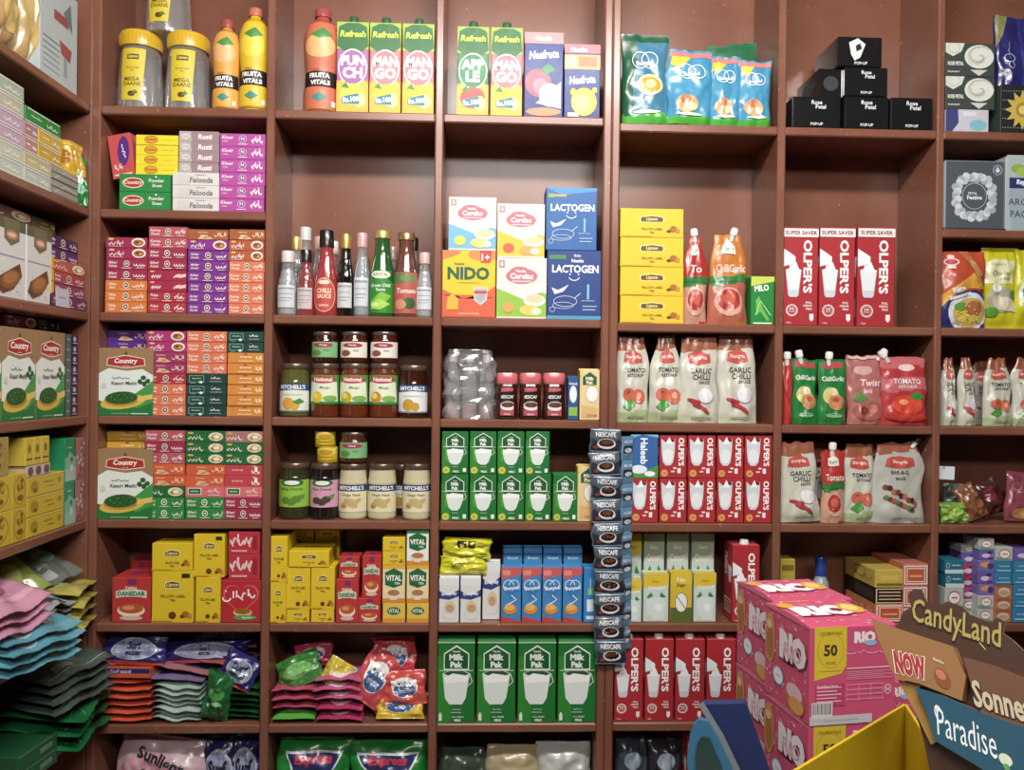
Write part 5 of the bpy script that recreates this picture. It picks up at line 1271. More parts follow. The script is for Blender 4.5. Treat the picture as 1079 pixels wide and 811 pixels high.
# ================================================================== flat packets in piles
def flatpack(name, w, d, t, seed, base, A=None, zone=None, wr=.003, bend=.006, mk=film):
    b = Bag(w, d, t*.70, 'pillow', seed, round(seed), wr, 0, lie=True, bend=bend, nu=22, nv=20)
    g = G(); b.skin(g, mk(base), zone)
    if A: b.print(g, A(w, d), L=.012, mk=mk)
    return g.obj(name)
def slump(name, w, h, t, seed, base, A=None, zone=None, wr=.008, ns=30, kind='pillow', bend=.008, mk=film):
    """a packet seen from the front, leaning or standing"""
    b = Bag(w, h, t, kind, seed, None, wr, 0, bend=bend, nu=ns, nv=ns)
    g = G(); b.skin(g, mk(base), zone)
    if A: b.print(g, A(w, h), L=.006, mk=mk)
    return g.obj(name)
def pile(c, r, x0, x1, yt, n, key, name, base, words, yf=.0, d=.13, zbase=None, seed=1, A=None, bend=.006, zone=None, tilt=0, rzv=3, where=None, wr=.003):
    cx, w, H, z = frame(c, r, x0, x1, yt, yf, zbase)
    t = H/n
    for i in range(n):
        rd = random.Random(seed*31+i)
        k = (key, i % 3, round(w, 3))
        put(k, lambda: flatpack(name, w, d, t*1.0, seed+(i % 3)*.03, base, A, zone, wr, bend), (cx+rd.uniform(-.003, .003), yf+rd.uniform(-.002, .010), z+t*i+.002), (0, R_(tilt), R_(rd.uniform(-rzv, rzv))),
            f"{words}, {pos(i, n)} in its pile, {where or cell(c, r)}", 'packet', f"{words}s in {cell(c, r)}")
    return z+H
# leftmost column, washing powder shelf
def art_surf(w, h):
    A = Art(w, h); A.e(.5, .5, .38, .36, '#b8bccc'); A.e(.5, .5, .35, .32, '#8a94b4'); A.t('Surf', .5, .60, .24, '#1a1a3c', mw=.46, b=.04, it=.1); A.t('excel', .5, .38, .18, '#1a1a3c', mw=.5, b=.03); A.p([(0, 0), (0, .12), (1, .08), (1, 0)], '#c8483c'); return A
W0 = 'leftmost column, seventh shelf'
z1 = pile(0, 6, 104, 158, 716, 6, 'orp', 'washing_packet', '#dd5c38', 'orange washing packet', yf=.004, seed=2)
cx, w, H, z = frame(0, 6, 106, 157, 706, .004, z1)
put('orb', lambda: boxmesh('washing_bar_pack', w, .10, H, film('#d95a3a'), (lambda A: A.r(0, .5, 1, 1, '#2a2468').t('Surf excel', .4, .72, .4, '#e0d8e4', mw=.5) and A)(Art(w, H))), (cx, .008, z+.003), R_(-2), 'orange and navy bar pack on top of orange packets, ' + W0, 'packet')
z2 = pile(0, 6, 158.5, 211, 722, 7, 'mtp', 'washing_packet', '#a8c0b4', 'pale mint washing packet', yf=.004, seed=5, bend=.012)
z3 = pile(0, 6, 222, 273, 722, 6, 'dgp', 'tea_packet', '#1d5a2c', 'dark green packet', yf=.012, seed=8, bend=.014)
cx, w, H, z = frame(0, 6, 208, 236, 712, .004)
put('dgf', lambda: slump('tea_packet', .075, H, .05, 71, '#1d6a30', lambda w, h: Art(w, h).e(.5, .6, .3, .14, '#4a9a4c').e(.6, .4, .2, .04, '#8ac08a'), wr=.014), (PY(222, 740, .0).x, .018, z), (0, R_(12), 0), 'dark green packet folded upright at left of green pile, ' + W0, 'packet')
def surfput(x0, x1, y0, y1, key, label, yf=.02, rot=(0, 0, 0), base='#2a2470', seed=1, A=art_surf, z=None):
    a = PY(x0, (y0+y1)/2, yf); b = PY(x1, (y0+y1)/2, yf); tz = PY((x0+x1)/2, y0, yf).z; bz = PY((x0+x1)/2, y1, yf).z
    w = b.x-a.x; h = (tz-bz)
    put(key, lambda: slump('washing_packet', w, h*1.05, .030, seed, base, A, wr=.009, bend=.008), ((a.x+b.x)/2, yf, bz if z is None else z), tuple(R_(q) for q in rot), label, 'packet', 'navy washing powder packets')
surfput(106, 173, 670, 700, 'su1', 'navy washing powder packet lying on orange pile, ' + W0, yf=.03, rot=(-22, 2, 0), seed=81)
surfput(168, 262, 676, 698, 'su2', 'navy washing powder packet lying at back over mint pile, ' + W0, yf=.05, rot=(-30, -2, 0), seed=82)
surfput(236, 276, 690, 722, 'su3', 'navy washing powder packet tilted down against right divider, ' + W0, yf=.016, rot=(-14, 26, 0), seed=83)
surfput(196, 272, 664, 682, 'su4', 'navy and pink packet crumpled at very top back, ' + W0, yf=.10, rot=(-35, 0, 0), seed=84, base='#4a2a6a')
pile(0, 6, 112, 168, 700, 1, 'svr', 'washing_packet', '#8a3a40', 'dull red packet under navy packets', yf=.03, zbase=z1+.026, seed=12, d=.1, bend=.012)
for i, (x0, x1, y, tl, col) in enumerate(((157, 215, 712, 4, '#7a6a90'), (168, 232, 705, 12, '#a86a70'), (208, 262, 700, 8, '#a8564c'))):
    cx, w, H, z = frame(0, 6, x0, x1, y, .02)
    put(('sl', i), lambda: flatpack('washing_packet', w, .11, .013, 91+i, col, lambda w, d: Art(w, d).r(.1, .2, .9, .8, '#3a2a6a'), bend=.008), (cx, .012+.012*i, z+H-.012), (R_(3), R_(tl), 0), f'thin {["greyish purple", "pinkish", "rust-coloured"][i]} packet sloping over mint pile, ' + W0, 'packet', 'thin sloping packets')

# bottom shelf, leftmost column
def art_sun(w, h):
    A = Art(w, h)
    for i in range(14):
        a = PI*i/13; A.p([(.45+.1*math.cos(a-.05), .2+.1*math.sin(a-.05)), (.45+.5*math.cos(a-.06), .2+.6*math.sin(a-.06)), (.45+.5*math.cos(a+.06), .2+.6*math.sin(a+.06)), (.45+.1*math.cos(a+.05), .2+.1*math.sin(a+.05))], '#d8889c')
    A.t('Sunlight', .5, .70, .20, '#2a2a34', mw=.74, b=.03, rot=-14); A.t('2 in 1', .42, .50, .11, '#3a3a44', mw=.3, rot=-12); return A
cx, w, H, z = frame(0, 7, 106, 207, 774, .02, ymid=800)
put('sunl', lambda: slump('washing_bag', w*.94, H*.83, .06, 95, '#c8a8b0', art_sun, wr=.014), (cx, .05, z), (R_(-8), R_(8), 0), 'pale pink washing powder bag on bottom shelf of leftmost column', 'bag')
for i, (x0, x1, y) in enumerate(((200, 245, 786), (238, 279, 784))):
    cx, w, H, z = frame(0, 7, x0, x1, y, .03, ymid=800)
    put(('sub', i), lambda: slump('washing_packet', w, H, .05, 97+i, '#2a2a66', art_surf, wr=.016), (cx, .06, z), (R_(-8), R_(4), 0), f'navy washing packet beside pink bag, {["left", "right"][i]} of two, leftmost column', 'packet', 'navy washing packets on bottom shelf')
# second column packets
W1 = 'second column, ' + 'sixth shelf'
def art_bonus(yel=False):
    def f(w, h):
        A = Art(w, h); A.e(.5, .5, .34, .30, '#e8e4e4'); A.e(.5, .44, .30, .22, '#3f5f9a'); A.t('BONUS', .5, .62, .20, '#f4f0ee' if not yel else '#3a2a5a', mw=.66, b=.05); A.t('tristar', .5, .40, .12, '#e8eef6', mw=.4); return A
    return f
z1 = pile(1, 6, 284.5, 330, 751, 1, 'gnb', 'washing_packet', '#5ab040', 'bright green and white packet', yf=.0, seed=3, A=lambda w, d: Art(w, d).e(.5, .5, .4, .3, '#dff0dc'), where=W1, bend=.004)
z2 = pile(1, 6, 285, 332, 723, 3, 'pkb', 'washing_packet', '#c8506e', 'pink washing packet', yf=.006, seed=4, zbase=z1, where='left pile, '+W1, bend=.008)
z4 = pile(1, 6, 333, 382, 742, 2, 'mgb', 'washing_packet', '#b83464', 'magenta washing packet', yf=.0, seed=6, where='middle pile, '+W1, bend=.006, A=lambda w, d: Art(w, d).e(.5, .4, .3, .3, '#e8d0dc'))
z5 = pile(1, 6, 330, 380, 712, 3, 'pmb', 'washing_packet', '#c85a84', 'pink and white washing packet', yf=.006, seed=7, zbase=z4, where='middle pile, second column', bend=.010, A=lambda w, d: Art(w, d).e(.5, .4, .36, .34, '#ead8e0'))
def lean(x0, x1, y0, y1, key, label, col, A, yf, rot, seed, t=.03, zone=None, grp='washing powder packets thrown on the second column pile', z=None, c=1):
    a = PY(x0, (y0+y1)/2, yf); b = PY(x1, (y0+y1)/2, yf); tz = PY((x0+x1)/2, y0, yf).z; bz = PY((x0+x1)/2, y1, yf).z
    put(key, lambda: slump('washing_packet', b.x-a.x, tz-bz, t, seed, col, A, zone, wr=.010), ((a.x+b.x)/2, yf, bz), tuple(R_(q) for q in rot), label, 'packet', grp)
lean(290, 336, 690, 722, 'ln1', 'green packet sloping against left divider, ' + W1, '#3f8a38', lambda w, h: Art(w, h).e(.5, .5, .35, .25, '#7ac06a'), .035, (-20, -24, 0), 101)
lean(312, 352, 678, 702, 'ln2', 'pinkish red packet behind the green sloping one, ' + W1, '#c03a54', art_bonus(), .075, (-20, -10, 0), 102)
lean(334, 362, 694, 722, 'ln3', 'yellow packet between green and red packets, ' + W1, '#d8c03a', lambda w, h: Art(w, h).e(.5, .4, .3, .2, '#e8e0a0'), .035, (-15, 30, 0), 103)
lean(360, 400, 682, 738, 'ln4', 'red packet with blue oval sloping to the right, ' + W1, '#cf4c50', art_bonus(), .03, (-16, 34, 0), 104)
lean(394, 438, 672, 712, 'ln5', 'red packet with blue oval standing at back right, ' + W1, '#cf4048', art_bonus(), .065, (-14, -2, 0), 105)
lean(404, 450, 708, 742, 'ln6', 'red packet with large white lettering at right, ' + W1, '#d4504c', art_bonus(), .022, (-18, -3, 0), 106)
lean(399, 450, 731, 757, 'ln7', 'yellow packet with dark lettering at lower right, ' + W1, '#dab42c', art_bonus(True), .012, (-30, 0, 0), 107, t=.022)
lean(376, 404, 716, 756, 'ln8', 'orange-red packet edge sloping down to shelf, ' + W1, '#b8584a', None, .045, (-18, 38, 0), 108, t=.02)
def art_exp(w, h):
    A = Art(w, h); A.p([(.1, .85), (.9, .85), (.7, .45), (.5, .35), (.3, .45)], '#e0e4ea'); A.p([(.14, .82), (.86, .82), (.68, .48), (.5, .39), (.32, .48)], '#24306a'); A.t('Express', .5, .74, .16, '#c83a4a', mw=.66, b=.05, it=.15); A.t('Power', .5, .55, .12, '#e0a0b0', mw=.4, b=.03, it=.15); return A
for i, (x0, x1, y) in enumerate(((287, 368, 786), (368, 450, 789))):
    cx, w, H, z = frame(1, 7, x0, x1, y, .02, ymid=800)
    put(('exp', i), lambda: slump('washing_bag', w, H*1.0, .06, 111+i, '#1f8a34', art_exp, wr=.012), (cx, .05, z), (R_(-8), 0, 0), f'green washing powder bag, {["left", "right"][i]} of two on bottom shelf, second column', 'bag', 'green washing powder bags')
# third column odds
for i, (x0, x1, y, col, nm) in enumerate(((462, 512, 796, '#3a4a3a', 'dark'), (512, 568, 793, '#b0a07a', 'tan'), (568, 626, 790, '#b8bcb4', 'whitish'))):
    cx, w, H, z = frame(2, 7, x0, x1, y, .03, ymid=805)
    put(('odd', i), lambda: slump('powder_bag', w, H*1.0, .06, 121+i, col, None, wr=.014), (cx, .06, z), (R_(-6), 0, 0), f'{nm} bag on bottom shelf of third column', 'bag', 'bags on bottom shelf of third column')
for i, (x0, x1, y, col) in enumerate(((650, 686, 782, '#3a4450'), (686, 722, 784, '#2a2c34'))):
    cx, w, H, z = frame(3, 7, x0, x1, y, .04, ymid=800)
    put(('odk', i), lambda: slump('powder_bag', w, H*1.0, .05, 131+i, col, lambda w, h: Art(w, h).e(.5, .7, .3, .12, '#8a9aa8'), wr=.012), (cx, .06, z), (R_(-6), 0, 0), f'dark packet on bottom shelf of fourth column, {["left", "right"][i]} of two', 'bag', 'dark packets on bottom shelf of fourth column')
# yellow packets on the small white cartons
def art_yp(w, h):
    A = Art(w, h); A.r(.3, .5, .48, .85, '#2a2a1c'); A.r(.52, .5, .66, .85, '#2a2a1c'); A.e(.39, .6, .05, .1, '#e8e040'); A.e(.6, .72, .04, .1, '#e8e040'); A.r(.1, .1, .9, .14, '#a8a82a'); A.t('Desi', .8, .6, .2, '#4a4a1c', mw=.2); return A
zz = PY(485, 608, .006).z
for i, (x0, x1, y0, y1) in enumerate(((462.5, 513, 590, 608), (466, 517, 571, 591))):
    a = PY(x0, y1, .01); b = PY(x1, y1, .01)
    put('yp%d' % i, lambda: slump('milk_packet', b.x-a.x, .052, .034, 141+i, '#d8d424', art_yp if i else (lambda w, h: Art(w, h).t('Milk', .4, .5, .3, '#8a8a1c').r(.1, .15, .9, .2, '#f0f080')), wr=.008), ((a.x+b.x)/2, .028, zz+.001+.046*i), (R_(-10), R_(-2+4*i), 0), f'bright yellow packet, {["lower", "upper"][i]} of two on small white cartons, third column', 'packet', 'bright yellow packets')

# ================================================================== hanging sachet strip
def strip(n, px, y0, y1, yf, base, label, dx):
    root = empty('sachet_strip'); P0 = PY(px, y0, yf); P1 = PY(px+dx, y1, yf)
    L = (P0.z-P1.z); sh = L/n; w = .083
    def art(w, h):
        A = Art(w, h); A.p([(.02, .05), (.02, .60), (.5, .30), (.98, .6), (.98, .05)], '#2a3038'); A.t('NESCAFE', .5, .76, .20, '#e8e8ea', mw=.66, b=.03)
        A.e(.52, .36, .30, .22, '#d8d8dc'); A.e(.52, .40, .25, .16, '#1c1410'); A.e(.52, .42, .18, .09, '#6a3a22'); A.r(.02, .93, .98, .985, '#8aa4ba'); A.r(.02, .015, .98, .05, '#8aa4ba'); A.e(.2, .2, .1, .08, '#8a3a3c'); return A
    for i in range(n):
        b = Bag(w, sh*.985, .012, 'pillow', 150+i, None, .002, 0, bend=.002, nu=20, nv=14)
        g = G(); b.skin(g, film(base)); b.print(g, art(w, sh*.985), L=.012)
        o = g.obj('sachet', root); t = (i+.5)/n
        o.location = (dx/n*i*.0025*.9, 0, -sh*(i+1)); o.rotation_euler = (R_(random.Random(i).uniform(-6, 6)), R_(random.Random(i).uniform(-2.5, 2.5)), 0)
    root.location = P0
    return tag(root, label, 'sachets')
strip(10, 637.5, 451, 699, -.016, '#4c5a68', 'dark blue coffee sachet strip hanging in front of double divider', 11)
def strip2():
    root = empty('sachet_strip'); P0 = PY(661, 459, -.004); w = .022
    for i in range(9):
        b = Bag(.045, .062, .008, 'pillow', 170+i, None, .002, 0, nu=12, nv=10)
        g = G(); b.skin(g, film('#5f8cb0')); b.print(g, Art(.045, .062).r(.1, .3, .9, .6, '#24303c').t('NESCAFE', .5, .76, .12, '#e8e8ea', mw=.7).e(.5, .4, .3, .1, '#c8d0d8'), L=.012); o = g.obj('sachet', root)
        o.location = (0, 0, -.063*(i+1)); o.rotation_euler = (0, 0, R_(35))
    root.location = P0; tag(root, 'pale blue sachet strip seen edge-on, right of dark blue strip', 'sachets')
strip2()

# ================================================================== tissue boxes, right columns
def pinkt(w, d, h):
    A = Art(w, h); A.t('Rose', .5, .82, .13, '#dfe2e4', mw=.28, b=.02); A.t('Petal', .58, .68, .13, '#dfe2e4', mw=.3, b=.02); A.t('POP-UP', .5, .13, .09, '#d4d8da', mw=.30, b=.03)
    T = Art(w, d); T.e(.5, .5, .3, .2, '#2c3032')
    return boxmesh('tissue_box', w, d, h, mat('#17191b', .18, .9), A, top=T, bev=.003)
def tb(x0, x1, yt, key, label, zbase=None, yf=.008, d=.115, fn=pinkt, c=4, r=0, grp='black tissue boxes', rz=0):
    cx, w, H, z = frame(c, r, x0, x1, yt, yf, zbase, ymid=yt+15)
    put((key, round(w, 3)), lambda: fn(w-.001, d, H-.0006), (cx, yf, z), R_(rz), label, 'box', grp); return z+H
T = 'fifth column, top shelf'
zt = tb(835, 886.5, 101.5, 'tA', 'black tissue box, left of bottom row of three, ' + T)
zm = tb(890, 937, 101.5, 'tB', 'black tissue box, middle of bottom row of three, ' + T)
tb(938.5, 983.5, 102.5, 'tC', 'black tissue box, right end of bottom row of three, ' + T)
zq = tb(890, 936, 70.5, 'tD', 'black tissue box in middle level of the pyramid, ' + T, zm)
def shinybox(w, d, h):
    A = Art(w, h); A.p([(.3, .4), (.25, .8), (.45, .95), (.62, .75), (.5, .3), (.38, .2)], '#d8dcdc'); A.p([(.42, .5), (.4, .7), (.5, .78), (.54, .6)], '#17191b'); A.t('POP-UP', .52, .12, .10, '#d4d8da', mw=.34, b=.03)
    return boxmesh('tissue_box', w, d, h, mat('#17191b', .14, 1.0), A, bev=.003)
tb(882.5, 930, 38.5, 'tE', 'glossy black tissue box topmost of the pyramid, ' + T, zq, fn=shinybox, d=.15)
tb(862, 889, 72, 'tF', 'glossy black tissue box set lengthwise left of pyramid middle, ' + T, zt, yf=.02, d=.15, fn=lambda w, d, h: boxmesh('tissue_box', w, d, h, mat('#17191b', .12, 1.0), Art(w, h).e(.5, .5, .3, .25, '#2c3234'), left=Art(d, h).p([(.1, .2), (.4, .8), (.9, .6), (.6, .3)], '#3a4044'), bev=.003))
# rightmost column, top shelf
def rosebox(w, d, h):
    A = Art(w, h); A.p([(0, 1), (0, .72), (.15, .6), (.32, .75), (.38, 1)], '#d2d6cc'); A.e(.68, .6, .30, .36, '#d8dcd2'); A.p([(.5, .2), (.68, .02), (.85, .2)], '#c8ccc2')
    for i in range(7):
        a = i*.9; A.ring(.68+.03*math.cos(a), .6+.04*math.sin(a), .27-.035*i, .32-.042*i, .0013, '#a8aea0', 14, i*40, i*40+230)
    A.ring(.16, .86, .12, .16, .001, '#a8aea0'); A.t('ROSE PETAL', .2, .38, .12, '#e0e2dc', mw=.32, b=.04); A.t('BOX 200', .16, .13, .12, '#e0e2dc', mw=.3, b=.04)
    return boxmesh('tissue_box', w, d, h, card('#3a443f'), A)
T5 = 'rightmost column, top shelf'
def pv(w, d, h):
    A = Art(w, h); A.p([(.0, 0), (.0, 1), (.28, 1), (.3, .4), (.15, 0)], '#3a3f7c'); A.e(.75, .3, .2, .25, '#7ab8c8'); A.r(.4, .7, .7, .9, '#d8d4e0')
    return boxmesh('tissue_box', w, d, h, card('#c2c0cc'), A)
z1 = tb(996.3, 1042, 115, 'rA', 'lilac and white tissue box under two rose-printed ones, rightmost column', fn=pv, c=5, grp='tissue boxes in rightmost column')
z1 = tb(996.3, 1048.5, 80.5, 'rB', 'dark tissue box with white rose print, lower of two, ' + T5, z1, fn=rosebox, c=5, grp='tissue boxes in rightmost column')
tb(996.3, 1048.5, 45.5, 'rC', 'dark tissue box with white rose print, upper of two, ' + T5, z1, fn=rosebox, c=5, grp='tissue boxes in rightmost column')
def starbox(w, d, h):
    A = Art(w, h)
    for j in range(5):
        for i in range(16): A.e(.05+.06*i, .1+.19*j, .012, .014, '#9aa09a', 6)
    pts = []
    for i in range(24):
        a = PI*i/12; q = (.26 if i % 2 else .42); pts.append((.5+q*math.cos(a), .47+q*math.sin(a)))
    A.p(pts, '#c8b04a'); A.e(.5, .47, .16, .16, '#a88c2c'); A.e(.5, .47, .09, .09, '#e0cc70')
    return boxmesh('tissue_box', w, d, h, card('#1d2124'), A, faces={'x-': card('#38463c')})
z1 = tb(1054.5, 1100, 89, 'rD', 'black dotted box with gold star, lower right, ' + T5, fn=starbox, c=5, yf=.006, d=.14, grp=None)
def bluegift(w, h):
    A = Art(w, h); A.ring(.3, .40, .12, .06, .0018, '#b8bce0'); A.ring(.3, .30, .07, .05, .0018, '#b8bce0'); A.t('108', .3, .5, .05, '#b8bce0', rot=-90, mw=.3); A.r(.55, .0, .62, 1, '#2c2f80'); A.p([(0, .55), (0, 1), (.3, 1), (.16, .7)], '#8a8a5a'); return A
cx, w, H, z = frame(5, 0, 1056, 1100, 10, .02, z1, ymid=50)
put('bgift', lambda: slump('gift_bag', w, H, .06, 201, '#24266a', bluegift, kind='stand', wr=.01), (cx, .06, z+.001), 0, 'dark blue gift bag standing on star box, ' + T5, 'bag')
# rightmost column second shelf
def festive(w, d, h):
    A = Art(w, h); A.p([(.03, .02), (.03, .98), (.97, .98), (.97, .02)], '#4a535c')
    for i in range(44):
        a = 2*PI*i/44; q = 1+.10*math.sin(i*2.4); A.e(.49+.285*q*math.cos(a)*(1+.12*abs(math.sin(2*a))), .47+.275*q*math.sin(a)*(1+.12*abs(math.sin(2*a))), .065, .055, ['#b8bec8', '#a0a8b2', '#ccd2da'][i % 3], 8, i*17)
    A.e(.49, .48, .20, .19, '#4a535c'); A.ring(.49, .48, .20, .19, .0012, '#d4d8de'); A.t('PETAL', .46, .52, .035, '#e0e4ea', mw=.2, b=.02); A.t('Festive', .49, .46, .06, '#e8ecf0', mw=.30, b=.03)
    A.e(.86, .86, .08, .075, '#9aa4ae'); A.e(.86, .86, .066, .062, '#5a636c'); A.p([(.82, .85), (.86, .91), (.90, .85), (.86, .82)], '#d4d8de')
    return boxmesh('tissue_pack', w, d, h, film('#8a9096'), A, bev=.006)
def aro(w, d, h):
    A = Art(w, h); A.p([(.0, .0), (.0, 1), (1, 1), (1, 0)], '#aab8bc'); A.p([(.10, .6), (.04, .5), (.1, .0), (1, 0), (1, .62)], '#98aab4'); A.e(.22, .82, .14, .06, '#8ab04a'); A.e(.3, .78, .12, .06, '#a8c04a')
    A.p([(.05, .56), (.05, .70), (.6, .70), (.6, .56)], '#22306a'); A.t('Ray', .28, .635, .085, '#e6ebf0', mw=.4, b=.04, it=.15); A.t('AROMA', .36, .38, .09, '#2c3a54', mw=.70, b=.0); A.t('PACK', .3, .22, .09, '#2c3a54', mw=.55, b=.0)
    return boxmesh('tissue_pack', w, d, h, film('#aab4b4'), A, bev=.006)
tb(994.8, 1060, 168.5, 'fes', 'dark grey tissue pack with round flower wreath, rightmost column', fn=festive, c=5, r=1, yf=.006, d=.13, grp=None)
tb(1060.8, 1115, 163.5, 'aro', 'pale blue-grey tissue pack at right edge, second shelf, rightmost column', fn=aro, c=5, r=1, yf=.01, d=.13, grp=None)
# rightmost column third shelf
def rice(w, h):
    A = Art(w, h); A.p([(0, .30), (0, 1), (1, 1), (1, .45), (.7, .52), (.3, .45)], '#b8452c'); A.p([(0, .26), (0, .42), (.3, .55), (.68, .72), (.9, .5), (.6, .52), (.3, .42)], '#dfa03a')
    A.p([(0, .0), (0, .26), (.3, .44), (.7, .50), (1, .42), (1, 0)], '#22306e'); A.e(.6, .2, .46, .26, '#d8dbe2', rot=12); A.e(.62, .19, .38, .20, '#c8a858', rot=12); A.e(.58, .17, .25, .13, '#d8c04a'); A.e(.7, .25, .2, .1, '#b8683c'); A.e(.4, .27, .12, .06, '#5a9a3c')
    rd = random.Random(9)
    for i in range(30): A.e(.58+rd.uniform(-.25, .25), .18+rd.uniform(-.12, .12), .02, .012, rd.choice(['#e8dc8a', '#b8683c', '#6a9a3a', '#a88a3a']), 5)
    A.e(.22, .86, .15, .05, '#e8c8c8'); A.e(.22, .86, .12, .035, '#c03c48'); A.r(.15, .77, .29, .82, '#e8c8c8'); A.e(.22, .93, .07, .03, '#e8c8c8')
    A.t('Rice', .34, .50, .07, '#e4e6ea', mw=.4, b=.05, rot=18); A.t('Seasoning', .38, .41, .07, '#e4e6ea', mw=.55, b=.05, rot=18)
    A.p([(.55, .9), (.85, .5), (.92, .5), (.7, .86)], '#c89a4a'); A.e(.72, .76, .04, .09, '#8a5a2c', rot=25); A.e(.8, .7, .04, .09, '#8a5a2c', rot=25)
    for i in range(4): A.line([(.4+.05*i, 1), (.75+.03*i, .68)], .0012, '#e0b87a')
    return A
spot(5, 2, 994.5, 1041.5, 265, 'rice', lambda w, h: slump('food_packet', w, h, .03, 211, '#b8452c', rice, kind='pillow', wr=.004), 'red, blue and yellow rice mix packet beside divider, ' + cell(5, 2), 'packet', t=.03, yf=.008)
def chick(w, h):
    A = Art(w, h); A.p([(.1, .55), (.05, .80), (.3, .86), (.9, .84), (.85, .55)], '#dfe0b0'); A.t('Country', .42, .79, .05, '#8a8a5a', mw=.5, b=.01); A.t('Chicken', .5, .68, .06, '#8a8a5a', mw=.5, it=.2); A.t('soup', .6, .61, .05, '#8a8a5a', mw=.3, it=.2)
    A.e(.46, .36, .36, .16, '#a8a898', rot=-10); A.e(.4, .32, .16, .1, '#d8ccb0', rot=40); A.e(.6, .30, .16, .1, '#e0d4b8', rot=40); A.e(.76, .28, .12, .09, '#d8ccb0', rot=40); A.e(.34, .5, .12, .06, '#f0f0e8'); A.e(.8, .42, .12, .05, '#4a8a34'); A.e(.2, .2, .2, .06, '#5aa03a'); return A
spot(5, 2, 1037, 1076, 261, 'chk', lambda w, h: slump('food_packet', w, h, .035, 212, '#ccc61e', chick, kind='pillow', wr=.006), 'bright yellow soup packet with chicken picture, ' + cell(5, 2), 'packet', t=.035, yf=.03, group='bright yellow packets in rightmost column')
spot(5, 2, 1073, 1112, 263, 'chk2', lambda w, h: slump('food_packet', w, h, .035, 213, '#c6c41c', lambda w, h: Art(w, h).e(.35, .45, .3, .18, '#dfe6e0').e(.35, .45, .22, .13, '#4a8a7a'), kind='pillow', wr=.006), 'yellow packet with round badge at right edge, ' + cell(5, 2), 'packet', t=.035, yf=.02, group='bright yellow packets in rightmost column')
# rightmost column fifth shelf
C54 = cell(5, 4)
def lean5(x0, x1, y0, key, label, col, A, yf, rot, seed, t=.03, cat='packet'):
    cx, w, H, z = frame(5, 4, x0, x1, y0, yf, ymid=530)
    put(key, lambda: slump('snack_packet', w, H, t, seed, col, A, None, wr=.010), (cx, yf+t*.5, z+.002), tuple(R_(q) for q in rot), label, cat)
lean5(995, 1024, 531, 'le1', 'lime green packet low beside divider, ' + C54, '#7aa83a', lambda w, h: Art(w, h).e(.5, .5, .3, .2, '#a8cc5a'), .01, (-14, 0, 0), 221)
lean5(998, 1030, 512, 'le2', 'grey-green packet behind the lime green one, ' + C54, '#5a6a5c', None, .06, (-10, 4, 0), 222)
lean5(1022, 1046, 515, 'le3', 'brown pouch leaning left, ' + C54, '#8a5434', lambda w, h: Art(w, h).line([(.08, .05), (.08, .95)], .002, '#d8b890'), .02, (-8, -24, 0), 223)
lean5(1040, 1070, 512, 'le4', 'dark maroon packet leaning behind brown pouch, ' + C54, '#4a2422', lambda w, h: Art(w, h).e(.5, .6, .2, .2, '#7a2a3a'), .055, (-8, -26, 0), 224)
lean5(1062, 1110, 500, 'le5', 'dark pink packet standing at right edge, ' + C54, '#8f4050', lambda w, h: Art(w, h).ring(.2, .7, .12, .08, .001, '#d8c8c8').e(.4, .15, .3, .12, '#c89a5a'), .02, (-8, 3, 0), 225)
g = G().box(-.028, .028, 0, .0012, -.018, .018, card('#d9dce4'), 0); g.box(-.003, .003, -.0006, 0, .010, .018, card('#a8a8b0'), 0)
p = PY(1003, 498, .03); o = g.obj('price_card'); o.location = p; o.rotation_euler = (0, R_(2), R_(-8)); tag(o, 'blank white price card fixed to the divider, ' + C54, 'card')
o.location.x = CX[5][0]+.028

# fifth column, row five: long cartons seen from their ends
C45 = 'fifth column, sixth shelf down'
C45 = cell(4, 5)
def longbox(w, d, h, base, end, side, kind):
    A = Art(w, h)
    if kind == 'o':
        A.r(.04, .06, .96, .94, '#f0e4dc'); A.r(.08, .12, .92, .88, base); A.r(.14, .18, .86, .82, '#f0e4dc'); A.r(.17, .22, .83, .78, end); A.r(.25, .4, .75, .5, '#e8a080')
    elif kind == 'k':
        A.r(.02, .04, .98, .96, '#e8c9a0'); A.r(.06, .1, .94, .9, '#1c1614')
        for i in range(3): A.r(.12, .25+.22*i, .88, .33+.22*i, '#d9b48a')
    else: A.r(.05, .1, .95, .25, '#7a6a1c'); A.r(.2, .4, .8, .7, '#d8bc50')
    L = Art(d, h)
    if kind == 'o': L.r(.02, .1, .98, .14, '#f0d8cc'); L.urdu(.7, .5, .4, .4, '#e8b8a4', 3); L.t('Oats Care', .3, .5, .3, '#e8b8a4', mw=.4)
    elif kind == 'k':
        for i in range(5): L.r(.35, .2+.13*i, .95, .26+.13*i, '#5a4a40')
    else: L.ring(.5, .6, .2, .3, .002, '#3a2a10'); L.urdu(.75, .4, .3, .3, '#8a7a2c', 4)
    return boxmesh('long_carton', w, d, h, card(base), A, left=L, faces={'x-': card(side)})
def lb(x0, x1, yt, key, base, end, side, kind, label, zbase, yf=-.0, d=.19, rz=14):
    a = PY(x0, yt+8, yf); b = PY(x1, yt+8, yf); zt = PY((x0+x1)/2, yt, yf).z; w = b.x-a.x; H = zt-zbase
    put(key, lambda: longbox(w, d, H-.0006, base, end, side, kind), ((a.x+b.x)/2, yf, zbase), R_(rz), label, 'box', 'long cartons with ends facing front')
    return zt
zf = zb(4, 5)
Gp = [(690, 628.5), (628, 613), (612.5, 592)]
z_a = PY(975, 629, .004).z
def chain(lst, z):
    for (x0, x1, yt, key, base, end, side, kind, label) in lst: z = lb(x0, x1, yt, key, base, end, side, kind, label, z, yf=.010, d=.165, rz=6)
